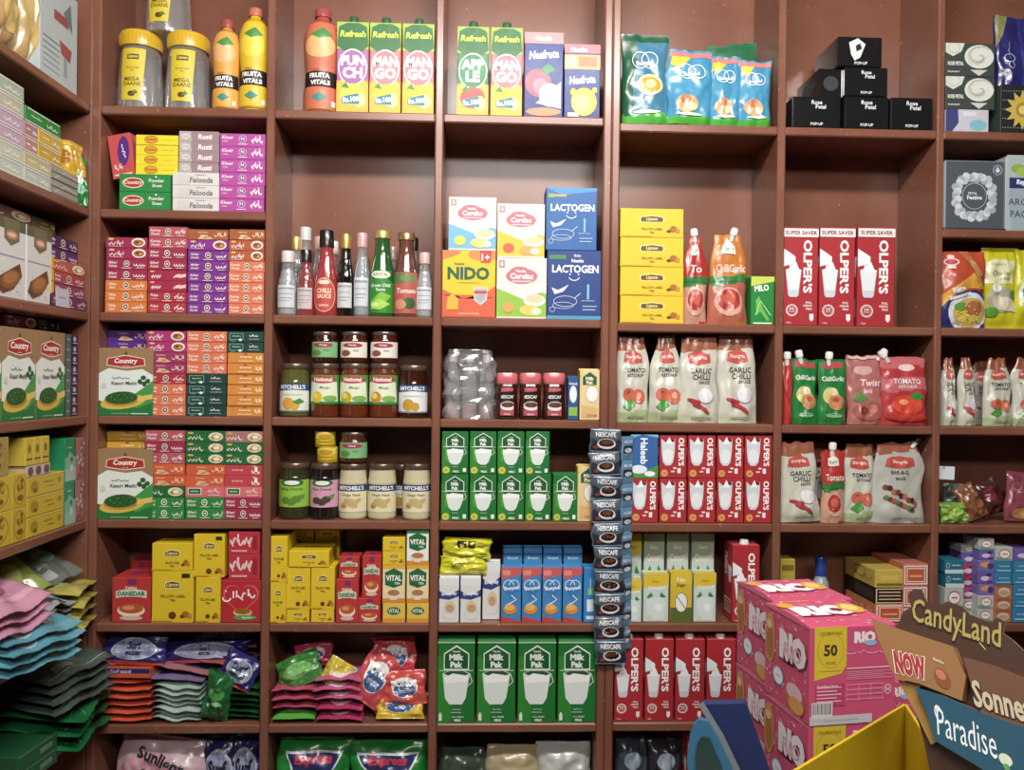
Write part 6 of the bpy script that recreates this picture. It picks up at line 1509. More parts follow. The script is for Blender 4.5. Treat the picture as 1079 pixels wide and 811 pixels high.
chain([(970, 984, 650, 'lo0', '#c86848', '#b84a2a', '#b8644a', 'o', 'salmon long carton, lowest of three against right divider, ' + C45),
       (970, 984, 629, 'lo0b', '#c86848', '#b84a2a', '#b8644a', 'o', 'salmon long carton, second from bottom against right divider, ' + C45)], zf) if False else None
zz = zf
for i, yt in enumerate((640, 617, 594)):
    zz = lb(955, 982, yt, ('lo', i), '#c8705a', '#c8582c', '#b8644a', 'o', f'salmon long carton with orange panel, {pos(i, 3)} of three, ' + C45, zz, yf=.012, d=.165, rz=2)
zz = zf
for i, (yt, kind, col, nm) in enumerate(((636, 'o', '#c8784a', 'orange long carton at bottom'), (619, 'k', '#1c1614', 'black long carton with cream stripes'), (600, 'y', '#cbb04a', 'mustard yellow long carton on the black one'))):
    zz = lb(922, 953, yt, ('lk', i), col, '#c8582c', col, kind, nm + ', ' + C45, zz, yf=.012, d=.165, rz=2)
cx, w, H, z = frame(4, 5, 822.5, 838, 589, .06)
put('ybx', lambda: boxmesh('long_carton', w, .05, H, card('#b8a43a'), Art(w, H).r(.1, .8, .9, .9, '#7a6a1c')), (cx, .06, z), 0, 'small dull yellow box beside left divider, ' + C45, 'box')
def bluebot(r, h): return bottle('cleaner_bottle', r, h, mat('#9aa4b0', .3, .5), [(.9, 0), (1, .05), (1, .6), (.8, .75), (.6, .85), (.6, 1)], '#1f3f9a', .035, None)
cx, w, H, z = frame(4, 5, 860, 877, 588, .08)
put('bbt', lambda: bluebot(w/2, H), (cx, .08, z), 0, 'bottle with dark blue cap in the shade behind pink boxes, fifth column', 'bottle')

# rightmost column, toothpaste and soap boxes
def soap(style, w, h):
    A = Art(w, h)
    if style == 'lux': A.e(.7, .5, .28, .4, '#3a2a6a'); A.e(.45, .45, .3, .2, '#d8c8e0'); A.p([(.5, .2), (.9, .8), (.95, .3)], '#8a6ab0')
    elif style == 'white': A.e(.5, .5, .34, .36, '#c05058'); A.e(.5, .5, .29, .28, '#ecebe6'); A.t('Soap', .5, .5, .3, '#b03a44', mw=.4); A.p([(0, 0), (0, .3), (1, .1), (1, 0)], '#6a9a8a')
    elif style == 'teal': A.r(0, 0, 1, .3, '#c8d8dc'); A.t('Fresh', .6, .62, .3, '#cfe6ea', mw=.6, b=.03); A.ring(.15, .62, .1, .2, .001, '#cfe6ea')
    elif style == 'orange': A.e(.5, .62, .4, .25, '#e89a4a'); A.e(.75, .5, .2, .3, '#3a3a8a')
    elif style == 'tan': A.e(.5, .5, .36, .34, '#d8c8b0'); A.e(.5, .45, .3, .18, '#c89a7a'); A.r(0, .85, 1, 1, '#a85a3c')
    elif style == 'blue': A.t('Whitening', .5, .6, .28, '#b8d8ea', mw=.8); A.r(.1, .2, .9, .28, '#b8d8ea')
    return A
SO = {'lux': ('#b84a86', 'pink and violet soap box'), 'luv': ('#6a5aa8', 'violet soap box'), 'white': ('#b4bab4', 'white soap box with red oval'), 'teal': ('#1f6f86', 'teal toothpaste box'), 'orange': ('#7a6ab0', 'violet and orange soap box'), 'tan': ('#b8704a', 'reddish tan soap box'), 'blue': ('#2f7fae', 'blue soap box'), 'red': ('#b8384e', 'red and violet soap box')}
def sstack(x0, x1, ytops, kinds, nth, yf=.01, d=.07, ybase=None):
    z = zb(5, 5)
    for i, (yt, k) in enumerate(zip(ytops, kinds)):
        cx, w, H, z_ = frame(5, 5, x0, x1, yt, yf, z, ymid=600)
        col, words = SO[k]; st = {'luv': 'lux', 'red': 'lux'}.get(k, k)
        put(('soap', k, round(w, 3), round(H, 3)), lambda: boxmesh('soap_box', w-.001, d, H-.0006, card(col), soap(st, w-.001, H-.0006)), (cx+.001*((i*7) % 3-1), yf, z), 0, f"{words}, {pos(i, len(kinds))} in {OR[nth-1]} stack, rightmost column, sixth shelf", 'box', words.replace(' box', ' boxes')+' in rightmost column')
        z += H
sstack(996, 1016, (640, 619, 604, 590), ('white', 'white', 'teal', 'teal'), 1, .008)
sstack(1013, 1030, (643, 631, 619, 607, 594, 582, 574), ('white', 'white', 'lux', 'red', 'red', 'luv', 'white'), 2, .05, .06)
sstack(1031, 1048, (641, 627, 615, 602, 590, 579, 567), ('white', 'white', 'orange', 'luv', 'orange', 'luv', 'white'), 3, .02)
sstack(1049, 1067, (643, 631, 616, 604, 591, 576), ('tan', 'tan', 'tan', 'blue', 'blue', 'white'), 4, .012)
sstack(1068, 1090, (641, 629, 616, 604, 591, 578), ('blue', 'blue', 'blue', 'blue', 'blue', 'luv'), 5, .012)

# ================================================================== left wall shelves
def LPx(px, py, X=LX): return PX(px, py, X)
def lframe(r, x0, x1, yt, X=LX-.008, zbase=None):
    """x0 = nearer edge (left in picture), x1 = farther edge; yt read at the nearer edge unless a pair"""
    z = (LZ[r] if zbase is None else zbase)+.0006
    if yt == 0: yt = {1: 150, 2: 270, 3: 400, 4: 510, 5: 630, 6: 750}.get(r, 60)
    a = LPx(x0, yt, X); b = LPx(x1, yt, X)
    return (a.y+b.y)/2, b.y-a.y, a.z-z, z, X
def lput(key, fn, r, x0, x1, yt, label, cat='box', X=LX-.008, zbase=None, d=.12, group=None, rz=0, h=None):
    y, w, H, z, X = lframe(r, x0, x1, yt, X, zbase)
    if h: H = h
    H = max(H, .012)
    put((key, round(w, 3), round(H, 3)), lambda: fn(w-.001, d, H-.0006), (X, y, z), R_(90+rz), label, cat, group)
    return z+H
LWs = 'left wall'
def generic(name, col, fn=None, faces=None):
    def b(w, d, h): return boxmesh(name, w, d, h, card(col), fn(w, h) if fn else None, faces=faces)
    return b
# row 0
def cartoonless(w, h):
    A = Art(w, h); A.r(0, 0, 1, 1, '#aebabe'); A.r(.35, .62, .75, .72, '#a04848'); A.p([(.5, .45), (.85, .42), (.8, .28), (.55, .32)], '#a04848'); A.r(.62, .1, .72, .3, '#8a9aa0'); A.p([(.6, .75), (.8, .9), (.86, .6)], '#6a7478')
    for i in range(6): A.r(.06, .08+.06*i, .5, .09+.06*i, '#8a9aa0')
    return A
lput('c0', generic('cereal_box', '#aebabe', cartoonless), 0, 43, 82, -34, 'grey-blue box with red marks at left wall top shelf', d=.10)
def plasticpack(seed, col):
    return lambda w, d, h: slump('snack_bag', w, h, .06, seed, col, lambda w, h: Art(w, h).r(.3, .0, .36, 1, '#e8dcc0').e(.6, .7, .25, .15, '#d8c878').e(.55, .3, .3, .15, '#c8a860'), wr=.010, kind='pillow')
def lbag(key, fn, r, x0, x1, yt, label, X, cat='bag', group=None, rx=0, zbase=None):
    y, w, H, z, X = lframe(r, x0, x1, yt, X, zbase)
    put(key, lambda: fn(w, .1, H), (X, y, z+.001), (R_(rx), 0, R_(90)), label, cat, group)
lbag('sb0', plasticpack(301, '#b89a5c'), 0, 14, 42, -60, 'yellowish clear bag beside grey-blue box, left wall top shelf', LX-.045, group='yellowish clear bags')
lbag('sb1', plasticpack(302, '#b08a5c'), 0, -22, 13, -90, 'yellowish clear bag at left picture edge, left wall top shelf', LX-.045, group='yellowish clear bags')
# row 1: boxes lengthwise; piles
def tier(w, h, c1='#c8d8c0'):
    A = Art(w, h); A.r(0, .0, 1, .06, '#e8e4dc'); A.t('Wafer', .3, .5, .34, '#f0ece4', mw=.36, it=.15); A.urdu(.75, .5, .3, .4, '#f0ece4', 5); A.r(.05, .84, .95, .9, '#e8e8e0'); return A
def ltier(r, x0, x1, cols, ybase0, hh, nth, name='snack_box', d=.14, X=LX-.008, z0=None, words=None, near=True):
    z = LZ[r] if z0 is None else z0
    for i, (c, wd) in enumerate(cols):
        y, w, H, z_, X = lframe(r, x0, x1, 0, X, z)
        put(('lt', c, round(w, 3), hh), lambda: boxmesh(name, w-.001, d, hh-.0006, card(c), tier(w-.001, hh-.0006)), (X, y, z_), R_(90), f"{wd} box, {pos(i, len(cols))} in {nth}, {OR[r]} shelf on left wall", 'box', f"{wd} boxes on left wall")
        z += hh
    return z
z = ltier(1, -30, 25, (('#b4bcae', 'pale green'), ('#b8bca8', 'pale olive'), ('#b49ab0', 'lilac'), ('#b898b4', 'light lilac'), ('#b4b49a', 'pale yellow'), ('#9eb09a', 'soft green')), 0, .034, 'pile nearest camera')
z = ltier(1, 25.5, 54, (('#b2bab0', 'pale grey-green'), ('#b8ae80', 'faded yellow')), 0, .034, 'second pile', d=.12)
z = ltier(1, 25.5, 40, (('#b0807c', 'dull rose'), ('#a87480', 'dull mauve')), 0, .034, 'second pile above grey-green', z0=z, d=.12)
zz2 = LZ[1]
z3 = ltier(1, 40.5, 65, (('#c8a02c', 'golden yellow'), ('#caa838', 'bright golden yellow')), 0, .034, 'golden pile', z0=LZ[1]+.068, d=.11)
lput('lg1', generic('snack_box', '#258a3a', tier), 1, 26, 64, 0, 'green box lying on golden and mauve boxes, second shelf of left wall', zbase=z3, h=.034, d=.10)
def glassy_box(w, d, h): return boxmesh('snack_box', w, d, h, film('#8a8878'), (lambda A: A.r(.04, .08, .96, .92, '#9a988c').line([(.1, .1), (.5, .8), (.95, .6)], .002, '#c8c8bc').r(.0, .45, 1, .55, '#5a5448') and A)(Art(w, h)))
z4 = lput('gb1', glassy_box, 1, 54.5, 83, 0, 'silvery film-wrapped box, lower of two beside green packet, left wall', h=.034, d=.12, group='silvery film-wrapped boxes')
lput('gb1', glassy_box, 1, 54.5, 83, 0, 'silvery film-wrapped box, upper of two beside green packet, left wall', h=.034, d=.12, group='silvery film-wrapped boxes', zbase=z4)
zs = LZ[1]+.0695
for i in range(6):
    y, w, H, z_, X = lframe(1, 66+4.4*i, 70+4.4*i, 150, LX-.03, zs)
    put('ysach', lambda: slump('spice_sachet', .055, .085, .010, 311, '#d2a41c', lambda w, h: Art(w, h).e(.5, .5, .3, .2, '#b8781c').r(.1, .85, .9, .9, '#e8c84a'), ns=16, wr=.004), (LX-.03+.002*i, y, zs+.002+.0005*i), (R_(-6-2*i), 0, R_(55)), f'yellow sachet standing upright, {OR[i]} from camera in row beside golden boxes', 'sachet', 'yellow sachets standing in a row')
y, w, H, z_, X = lframe(1, 84, 96, 175, LX-.014)
put('gsach', lambda: slump('spice_sachet', .05, .125, .014, 312, '#1f8a3c', lambda w, h: Art(w, h).e(.5, .6, .28, .2, '#d8e8dc').e(.5, .3, .3, .1, '#9ad8b0'), wr=.012), (LX-.014, y+.005, z_+.002), (R_(-5), 0, R_(62)), 'shiny green packet standing against corner panel, second shelf on left wall', 'packet')
# row 2
def spoonbox(w, h, col='#cfd0cc', bowl='#8a5a34'):
    A = Art(w, h); A.r(0, .86, 1, 1, '#5a5a3c'); A.p([(.28, 1), (.28, .74), (.5, .66), (.78, .74), (.78, 1)], '#6a6a48'); A.e(.53, .80, .2, .06, '#b87a5c'); A.e(.53, .80, .14, .03, '#e0b8a0'); A.r(.05, .52, .95, .535, '#8a9aa0')
    A.p([(.05, .12), (.15, .26), (.8, .46), (.88, .30), (.6, .12), (.25, .04)], '#6a3f20'); A.e(.5, .24, .33, .11, bowl, rot=18); A.e(.5, .26, .24, .07, '#a8703c', rot=18)
    rd = random.Random(4)
    for i in range(20): A.e(rd.uniform(.04, .9), rd.uniform(.03, .34), .015, .008, '#7a5a3c', 5)
    return A
for i, (a, b, nm) in enumerate(((-5, 27.5, 'nearest camera'), (28, 55, 'second from camera'))):
    y, w, H, z_, X = lframe(2, a, b, (234, 246)[i] if i else 228, LX-.006)
    put(('spo', i), lambda: boxmesh('spice_box', w-.001, .05, .172, card('#cfd0cc'), spoonbox(w-.001, .172)), (LX-.006, y, z_), R_(90), f'white ground spice box with bowl picture, {nm}, third shelf on left wall', 'box', 'white ground spice boxes')
zz = LZ[2]
def sp2(key, x0, x1, cols, nth, hh, X=LX-.07, d=.13, z0=None):
    z = LZ[2] if z0 is None else z0
    for i, (st, c, wd) in enumerate(cols):
        y, w, H, z_, X = lframe(2, x0, x1, 0, X, z)
        put(('l2', st, c, round(w, 3)), lambda: boxmesh('spice_box', w-.001, d, hh-.0006, card(c), spice(st, c, w-.001, hh-.0006)), (X, y, z_), R_(90), f"{wd}, {pos(i, len(cols))} in {nth}, left wall", 'box', wd+' group')
        z += hh
    return z
sp2('a', -25, 33, [('food', '#3a6a3a', 'green spice box')]*6+[('food', '#7a5240', 'brown spice box')]*2, 'back pile behind white boxes', .0275)
sp2('b', 34, 58, [('gold', '#6a7040', 'olive green spice box')]*8, 'olive back pile', .0275)
sp2('c', 58.5, 97, [('emblem', '#6a2a5a', 'plum spice box')], 'corner pile', .029, X=LX-.006)
zc = LZ[2]+.029
sp2('d', 58.5, 93, [('emblem', '#8a3a5c', 'wine red spice box'), ('emblem', '#a8444c', 'brick red spice box'), ('food', '#b85a44', 'rust spice box')], 'corner pile above plum box', .029, X=LX-.012, z0=zc)
sp2('e', 58.5, 90, [('emblem', '#5a2a62', 'dark violet spice box'), ('emblem', '#4a2458', 'deep violet spice box')], 'top of corner pile', .031, X=LX-.03, z0=LZ[2]+.029*4)
g = G().box(-.030, .030, 0, .001, 0, .045, card('#b8bcc6'), 0); g.front(Art(.06, .045).t('Rs 120', .5, .5, .3, '#8a8c98', mw=.6)); o = g.obj('price_card'); q = LPx(66, 328, LX-.003); o.location = (LX-.0025, q.y, LZ[2]+.001); o.rotation_euler = (R_(-2), 0, R_(90)); tag(o, 'small whitish price card leaning on corner pile, left wall', 'card')
for i in range(3):
    y, w, H, z_, X = lframe(2, 57.5, 60, 0, LX-.004, zc+.029*i)
    put('yend', lambda: boxmesh('spice_box', .012, .03, .0284, card('#cda628'), None), (LX-.004, LPx(57.5, 280, LX-.004).y-.007, zc+.029*i+.0006), R_(90), f'narrow yellow box end, {pos(i, 3)} of three left of corner pile', 'box', 'narrow yellow box ends')
# row 3
for i, (a, b, nm) in enumerate(((2, 37.5, 'left of two'), (38, 68.5, 'right of two'))):
    y, w, H, z_, X = lframe(3, a, b, 357, LX-.006)
    put(('met', i), lambda: boxmesh('herb_box', w-.001, .04, .205, card('#8a6f4c'), methi_art(w-.001, .205), faces={'x-': card('#c8ccc4'), 'x+': card('#2a6a3c')}), (LX-.006, y, z_), R_(90), f'tan and green dried herb box on left wall shelf, {nm}', 'box', 'herb boxes on the left wall')
y, w, H, z_, X = lframe(3, -33, 1.5, 357, LX-.006)
put(('met', 9), lambda: boxmesh('herb_box', w-.001, .04, .205, card('#8a6f4c'), methi_art(w-.001, .205)), (LX-.006, y, z_), R_(90), 'tan and green dried herb box cut by left picture edge', 'box', 'herb boxes on the left wall')
z = LZ[3]
for i in range(8):
    y, w, H, z_, X = lframe(3, 69, 82, 0, LX-.01, z); hh = .0255
    put(('pl3',), lambda: boxmesh('spice_box', w, .14, hh-.0006, card('#3a1c48'), (lambda A: A.r(0, 0, .4, 1, '#4a6a5a').t('Mix', .2, .5, .4, '#b8c8b8', mw=.3).e(.7, .6, .12, .25, '#b8a8c0').r(.55, .15, .9, .25, '#b8a8c0') and A)(Art(w, hh))), (LX-.01, y, z_), R_(90), f'dark purple spice box, {pos(i, 8)} in narrow stack beside herb boxes, left wall', 'box', 'dark purple spice boxes on left wall')
    z += hh
for i, (a, b, st, c, wd) in enumerate(((4, 38, 'oval', '#8a2a6a', 'magenta box with food oval'), (39, 60, 'dark', '#2c3a30', 'dark green spice box'), (61, 72, 'plain', '#6a2a3c', 'dull crimson spice box'))):
    z = LZ[3]
    for k in range(9):
        y, w, H, z_, X = lframe(3, a, b, 0, LX-.075, z); hh = .0268
        put(('b3', i), lambda: boxmesh('spice_box', w-.002, .12, hh-.0006, card(c), spice(st, c, w-.002, hh-.0006)), (LX-.075, y, z_), R_(90), f'{wd}, {pos(k, 9)} in pile behind herb boxes, left wall', 'box', f'{wd} pile behind herb boxes')
        z += hh
# row 4
def yb(w, h):
    A = Art(w, h); A.e(.18, .5, .10, .3, '#a8861c'); A.t('Fuma', .55, .62, .26, '#6a5414', mw=.3, b=.02); A.t('Gold', .62, .38, .2, '#6a5414', mw=.26, b=.02); A.e(.86, .6, .06, .15, '#a8861c'); A.e(.2, .3, .05, .1, '#7a5a14'); A.r(0, .95, 1, 1, '#e0cc70'); return A
def yb2(w, h):
    A = Art(w, h); A.ring(.5, .5, .40, .42, .002, '#8a7418'); A.urdu(.5, .6, .5, .2, '#7a5a14', 3); A.e(.5, .3, .2, .08, '#7a5a14'); A.e(.6, .8, .1, .04, '#7a5a14'); return A
zr = LZ[4]
for k in range(3):
    zr = lput('yl', generic('tea_box', '#cdae2c', yb), 4, 29, 67.5, 0, f'long yellow tea box, {pos(k, 3)} of three on left wall', h=.0455, zbase=(None if k == 0 else zr), d=.13, group='long yellow tea boxes on left wall')
for k in range(2):
    h_ = .076
    lput('ym', generic('tea_box', '#c9aa2e', yb2), 4, 13, 28.5, 0, f'upright yellow tea box, {["lower", "upper"][k]} of two left of long ones, left wall', h=h_, zbase=LZ[4]+h_*k, d=.10, group='upright yellow tea boxes on left wall')
    lput('yn', generic('tea_box', '#cdb032', yb2), 4, -20, 12.5, 0, f'yellow tea box with circle print, {["lower", "upper"][k]}, cut by left picture edge', h=h_, zbase=LZ[4]+h_*k, d=.12, group='yellow tea boxes with circle print')
for k, (a, b) in enumerate(((28, 36), (36.4, 44.4), (44.8, 53))):
    z5 = lput('bs%d' % k, generic('tea_box', '#b8a898', lambda w, h: Art(w, h).e(.5, .5, .35, .4, '#6a4a4a')), 4, a, b, 0, f'tiny whitish brown box, {OR[k]} of three on long yellow boxes, left wall', h=.026, zbase=zr, d=.08, group='tiny whitish brown boxes')
    lput('ys%d' % k, generic('tea_box', '#cdb23a', lambda w, h: Art(w, h).r(.1, .2, .9, .26, '#5a5a3a').e(.5, .6, .2, .15, '#8a7418')), 4, a-1.5, b-1.2, 0, f'small yellow box, {OR[k]} of three above tiny brown boxes, left wall', h=.064, zbase=z5, d=.08, group='small yellow boxes above tiny brown boxes')
lput('yt', generic('tea_box', '#a89448', yb2), 4, -20, 9, 0, 'tall dull yellow box topmost at left picture edge, fifth shelf', h=.085, zbase=LZ[4]+.152, d=.12)
def grn(w, h):
    A = Art(w, h); A.r(0, 0, 1, .55, '#9ab8aa'); A.p([(0, .45), (.4, .7), (1, .5), (1, .3), (0, .3)], '#7ab09a'); A.e(.6, .5, .12, .06, '#3a6a5a'); A.e(.6, .3, .14, .08, '#c8d0c8'); A.t('Green', .4, .78, .09, '#c8e0d0', mw=.5); return A
def pnk(w, h):
    A = Art(w, h)
    rd = random.Random(6)
    for i in range(16): A.e(rd.uniform(.1, .9), rd.uniform(.05, .95), .10, .05, rd.choice(['#c8a8a0', '#8a4a50', '#b8c0b0', '#5a6a4a']), 7)
    return A
for k in range(2):
    lput('gt', generic('tea_box', '#1f8a5a', grn), 4, 68.2, 79.5, 0, f'green and pale tea box, {["lower", "upper"][k]} of two near corner, left wall', h=.108, zbase=LZ[4]+.108*k, d=.10, group='green tea boxes on left wall')
    lput('pt', generic('tea_box', '#a86a6c', pnk), 4, 80, 90.5, 0, f'pink speckled tea box, {["lower", "upper"][k]} of two in the corner, left wall', h=.106, zbase=LZ[4]+.106*k, d=.10, group='pink speckled tea boxes')
# row 5: piles of packets hanging over the shelf edge
def lpile(x0, x1, n, z, hh, col, words, key, X, d, tilt, seed, rz=0, A=None, mk=film, where='left wall'):
    y = (LPx(x0, 600, LX).y+LPx(x1, 600, LX).y)/2; w = abs(LPx(x1, 600, LX).y-LPx(x0, 600, LX).y)
    for i in range(n):
        rd = random.Random(seed+i*3)
        put((key, 0), lambda: flatpack('wrapped_packet', w, d, hh*.98, seed+(i % 2)*.2, col, A, None, .004, .018, mk), (X+rd.uniform(-.006, .006), y+rd.uniform(-.004, .004), z+hh*i+.004), (R_(tilt), 0, R_(90+rz+rd.uniform(-2, 2))),
            f'{words}, {pos(i, n)} in its pile, {where}', 'packet', words+'s')
    return z+hh*n
LABY = lambda w, d: Art(w, d).r(.2, .25, .8, .6, '#a8a46a').e(.5, .4, .2, .12, '#d8d4a0')
def cfilm(c): return mat(c, .28, .6, 0, .6)
z = lpile(60, 92, 4, LZ[5]+.010, .030, '#b5aa4c', 'yellow plastic packet', 'ypk', LX+.045, .16, 6, 401, 12, LABY, cfilm, 'sixth shelf on left wall')
cy_ = LPx(60, 600, LX).y
put('gyl', lambda: flatpack('wrapped_packet', .12, .16, .03, 402, '#666a60', lambda w, d: Art(w, d).r(.1, .1, .45, .3, '#a8acb0').e(.6, .6, .25, .2, '#7ca08a'), bend=.02, wr=.008, mk=cfilm), (LX-.01, cy_+.05, z-.004), (R_(28), R_(-8), R_(72)), 'grey-green plastic packet on top of yellow ones, left wall', 'packet')
put('gyl2', lambda: flatpack('wrapped_packet', .15, .16, .028, 403, '#8a9c48', lambda w, d: Art(w, d).e(.5, .5, .3, .3, '#b8c46a'), bend=.02, wr=.008, mk=cfilm), (LX-.03, cy_-.085, z-.010), (R_(30), R_(-12), R_(68)), 'olive green plastic packet behind grey one, left wall', 'packet')
lpile(30, 60, 5, LZ[5]+.03, .015, '#9aa6ac', 'thin grey and white packet', 'gwp', LX+.03, .15, 14, 405, -12, lambda w, d: Art(w, d).r(.1, .1, .9, .25, '#3a3f4c').r(.1, .4, .9, .55, '#c8d8dc'), cfilm, 'sixth shelf on left wall')
z = lpile(-22, 38, 4, LZ[5]+.004, .021, '#5c9fb2', 'light blue packet', 'lbp', LX+.085, .18, 12, 411, -14, lambda w, d: Art(w, d).e(.3, .2, .14, .12, '#b8d4dc').e(.7, .3, .12, .12, '#b8d4dc').r(.1, .6, .9, .66, '#2f7a92'), cfilm, 'sixth shelf on left wall')
lpile(-26, 26, 3, z+.004, .022, '#c88ba6', 'light pink packet', 'lpp', LX+.055, .17, 12, 415, -10, lambda w, d: Art(w, d).r(.1, .2, .9, .3, '#d8a0b4').e(.5, .6, .2, .2, '#a85a7a'), cfilm, 'left wall on light blue packets')
def gbx(w, h):
    A = Art(w, h); A.r(.55, .3, .85, .62, '#8aa890'); A.r(.05, .9, .95, .96, '#5a8a60')
    for i in range(6): A.r(.57+.045*i, .32, .59+.045*i, .6, '#1a4a2a')
    return A
z = LZ[6]
for k in range(2):
    y, w, H, z_, X = lframe(6, 8, 44, 0, LX-.004, z)
    put('gbx', lambda: boxmesh('tea_box', w, .16, .0354, card('#1d5a34'), gbx(w, .0354)), (X+.03, y, z_), R_(84), f'dark green tea box with pale panel, {["lower", "upper"][k]} of two near left picture edge', 'box', 'dark green tea boxes on left wall')
    z += .036
z = lpile(48, 92, 3, LZ[6]+.012, .034, '#1d6e3c', 'glossy green film pack', 'ggf', LX+.075, .20, 3, 425, 6, lambda w, d: Art(w, d).line([(.1, .2), (.9, .3)], .002, '#8ac8a0').line([(.2, .05), (.7, .5)], .0015, '#6ab088'), cfilm, 'seventh shelf on left wall')
lpile(36, 86, 4, z, .024, '#4c5e55', 'dark grey-green film pack', 'dgf2', LX+.075, .18, 8, 421, -14, lambda w, d: Art(w, d).r(.2, .15, .5, .25, '#8a9a94').line([(.05, .1), (.95, .12)], .002, '#a8b8b0'), cfilm, 'seventh shelf on left wall')

# ================================================================== counter and what stands on it
CT = .823
root = tag(empty('shop_counter'), 'shop counter in front of shelves, pale top and brown front', 'counter')
G().box(.30, 1.75, -1.75, -.72, .79, CT, paint('counter_top_paint', '#6a5a50', '#7a6a5e', .3), .004).obj('counter_top', root)
G().box(.33, 1.72, -1.72, -.75, 0, .79, WOOD, .003).obj('counter_body', root)
def rio(w, d, h):
    PK = '#cf4a72'
    A = Art(w, h)
    A.p([(.05, 1), (.42, 1), (.42, .60), (.36, .52), (.05, .46)], '#dcc02c'); A.t('50', .235, .76, .12, '#4a3410', mw=.2, b=.04); A.ring(.235, .76, .15, .18, .0008, '#a8881c', 30); A.t('CELEBRATING', .235, .93, .035, '#7a6414', mw=.26); A.t('YEARS', .235, .63, .03, '#7a6414', mw=.2); A.t('LICENSED PRODUCT', .235, .55, .025, '#7a6414', mw=.3)
    A.t('RIO', .63, .88, .12, '#f0e4ea', mw=.3, b=.07); A.e(.7, .82, .07, .03, '#8ab4d8'); A.urdu(.68, .74, .5, .05, '#e8b8c8', 5)
    A.r(.42, .56, .98, .575, '#e8b0c2')
    for i in range(5): A.r(.42, .53-.018*i, .95-.1*(i % 2), .537-.018*i, '#e090a8')
    A.r(.06, .20, .40, .42, '#c03a62')
    for i in range(5): A.r(.08, .38-.035*i, .36-.05*(i % 2), .39-.035*i, '#f0c8d4')
    A.t('Nutrition Facts', .2, .40, .03, '#f4dce4', mw=.24)
    for i in range(4): A.r(.42, .40-.05*i, .84, .406-.05*i, '#e8a8bc')
    for i in range(4): A.r(.42+.14*i, .24, .424+.14*i, .41, '#e8a8bc')
    A.r(.0, .01, .72, .10, '#c8c4cc'); A.t('BISCUITS 24 PACKS', .36, .05, .03, '#5a4a5a', mw=.5)
    A.r(.02, .08, .26, .24, '#d8d4d8')
    for i in range(14): A.r(.035+.0155*i, .12, .035+.0155*i+(.005 if i % 3 else .009), .23, '#3a3238')
    A.ring(.90, .34, .04, .05, .0012, '#f4dce4'); A.t('H', .9, .34, .04, '#f4dce4')
    def deco(B, seed, big=True):
        rd = random.Random(seed)
        for i in range(70):
            x, y = rd.uniform(.03, .97), rd.uniform(.03, .97); q = rd.random()
            c = rd.choice(['#e88aa4', '#f0b0c0', '#e07090', '#f4c8d0'])
            if q < .4: B.e(x, y, .022, .014, c, 7, rd.uniform(0, 180))
            elif q < .7: B.ring(x, y, .024, .024, .0010, c, 10)
            else: B.line([(x-.03, y), (x-.01, y+.02), (x+.01, y-.01), (x+.03, y+.01)], .0012, c)
        return B
    L = deco(Art(d, h), 3)
    L.e(.14, .66, .12, .28, '#c89054'); L.e(.14, .62, .09, .2, '#a86a34'); L.e(.12, .8, .06, .05, '#e0b890')
    L.t('RIO', .66, .66, .34, '#6a2038', mw=.62, b=.16); L.t('RIO', .65, .67, .32, '#e8dfe6', mw=.58, b=.09); L.t('RIO', .65, .63, .16, '#d8a0b4', mw=.40, b=.02)
    L.e(.34, .30, .12, .10, '#7aa4cc'); L.e(.34, .30, .105, .085, '#e4ecf4'); L.t('NEW', .34, .30, .04, '#3a5a8a', mw=.12)
    L.e(.72, .16, .20, .15, '#b86a3a'); L.e(.70, .24, .17, .09, '#d8b8c8'); L.e(.74, .12, .16, .08, '#d89a54')
    T = deco(Art(w, d), 5); T.t('RIO', .48, .55, .40, '#8a2448', mw=.74, b=.14); T.t('RIO', .47, .57, .38, '#eee8ec', mw=.70, b=.08); T.e(.84, .62, .14, .2, '#dca03a'); T.e(.84, .64, .09, .12, '#f0cc70'); T.e(.14, .8, .1, .1, '#dca03a')
    g = G().box(-w/2, w/2, 0, d, 0, h, card(PK), .0015); g.front(A); g.left(L, -w/2, d); g.top(T, h, -w/2, 0)
    # closed lid flap with its curved tongue along the end
    pts = [(0, 0)] + [(d*i/12, .010*math.sin(PI*i/12)**.8) for i in range(13)] + [(d, -.002), (0, -.002)]
    g.add([(-w/2-.0012, d-a, h-.010*0+b*.6-.0005) for a, b in pts[1:-2]]+[(-w/2-.0012, 0, h-.004), (-w/2-.0012, d, h-.004)], [tuple(range(len(pts)-3+2))], card('#d86a8a'))
    return g.obj('biscuit_display_carton')
PN = PD(854, 657, 1.30)
rh = .1645*1.0; rw, rd_ = .158, .150
TH_ = R_(8)
ex = Vector((math.cos(TH_), math.sin(TH_), 0)); ey = Vector((-math.sin(TH_), math.cos(TH_), 0))
names = {(0, 0): 'front lower', (0, 1): 'front upper', (1, 0): 'rear lower', (1, 1): 'rear upper'}
for k in range(2):
    for j in range(2):
        p = Vector((PN.x, PN.y, 0))+ex*(rw/2)+ey*((rd_+.004)*k)+ex*(.020*k)
        put('rio', lambda: rio(rw, rd_, rh-.0006), (p.x, p.y, CT+.0006+rh*j), TH_, f'pink biscuit display carton on counter, {names[(k, j)]} of four', 'box', 'pink biscuit display cartons')
# second row to the right, partly hidden
for j in range(2):
    p = Vector((PN.x, PN.y, 0))+ex*(rw*1.5+.030)+ey*(rd_+.01)
    if j == 0: put('rio', None, (p.x, p.y, CT+.0006), TH_, 'pink biscuit display carton behind chocolate display, right of the four', 'box', 'pink biscuit display cartons')

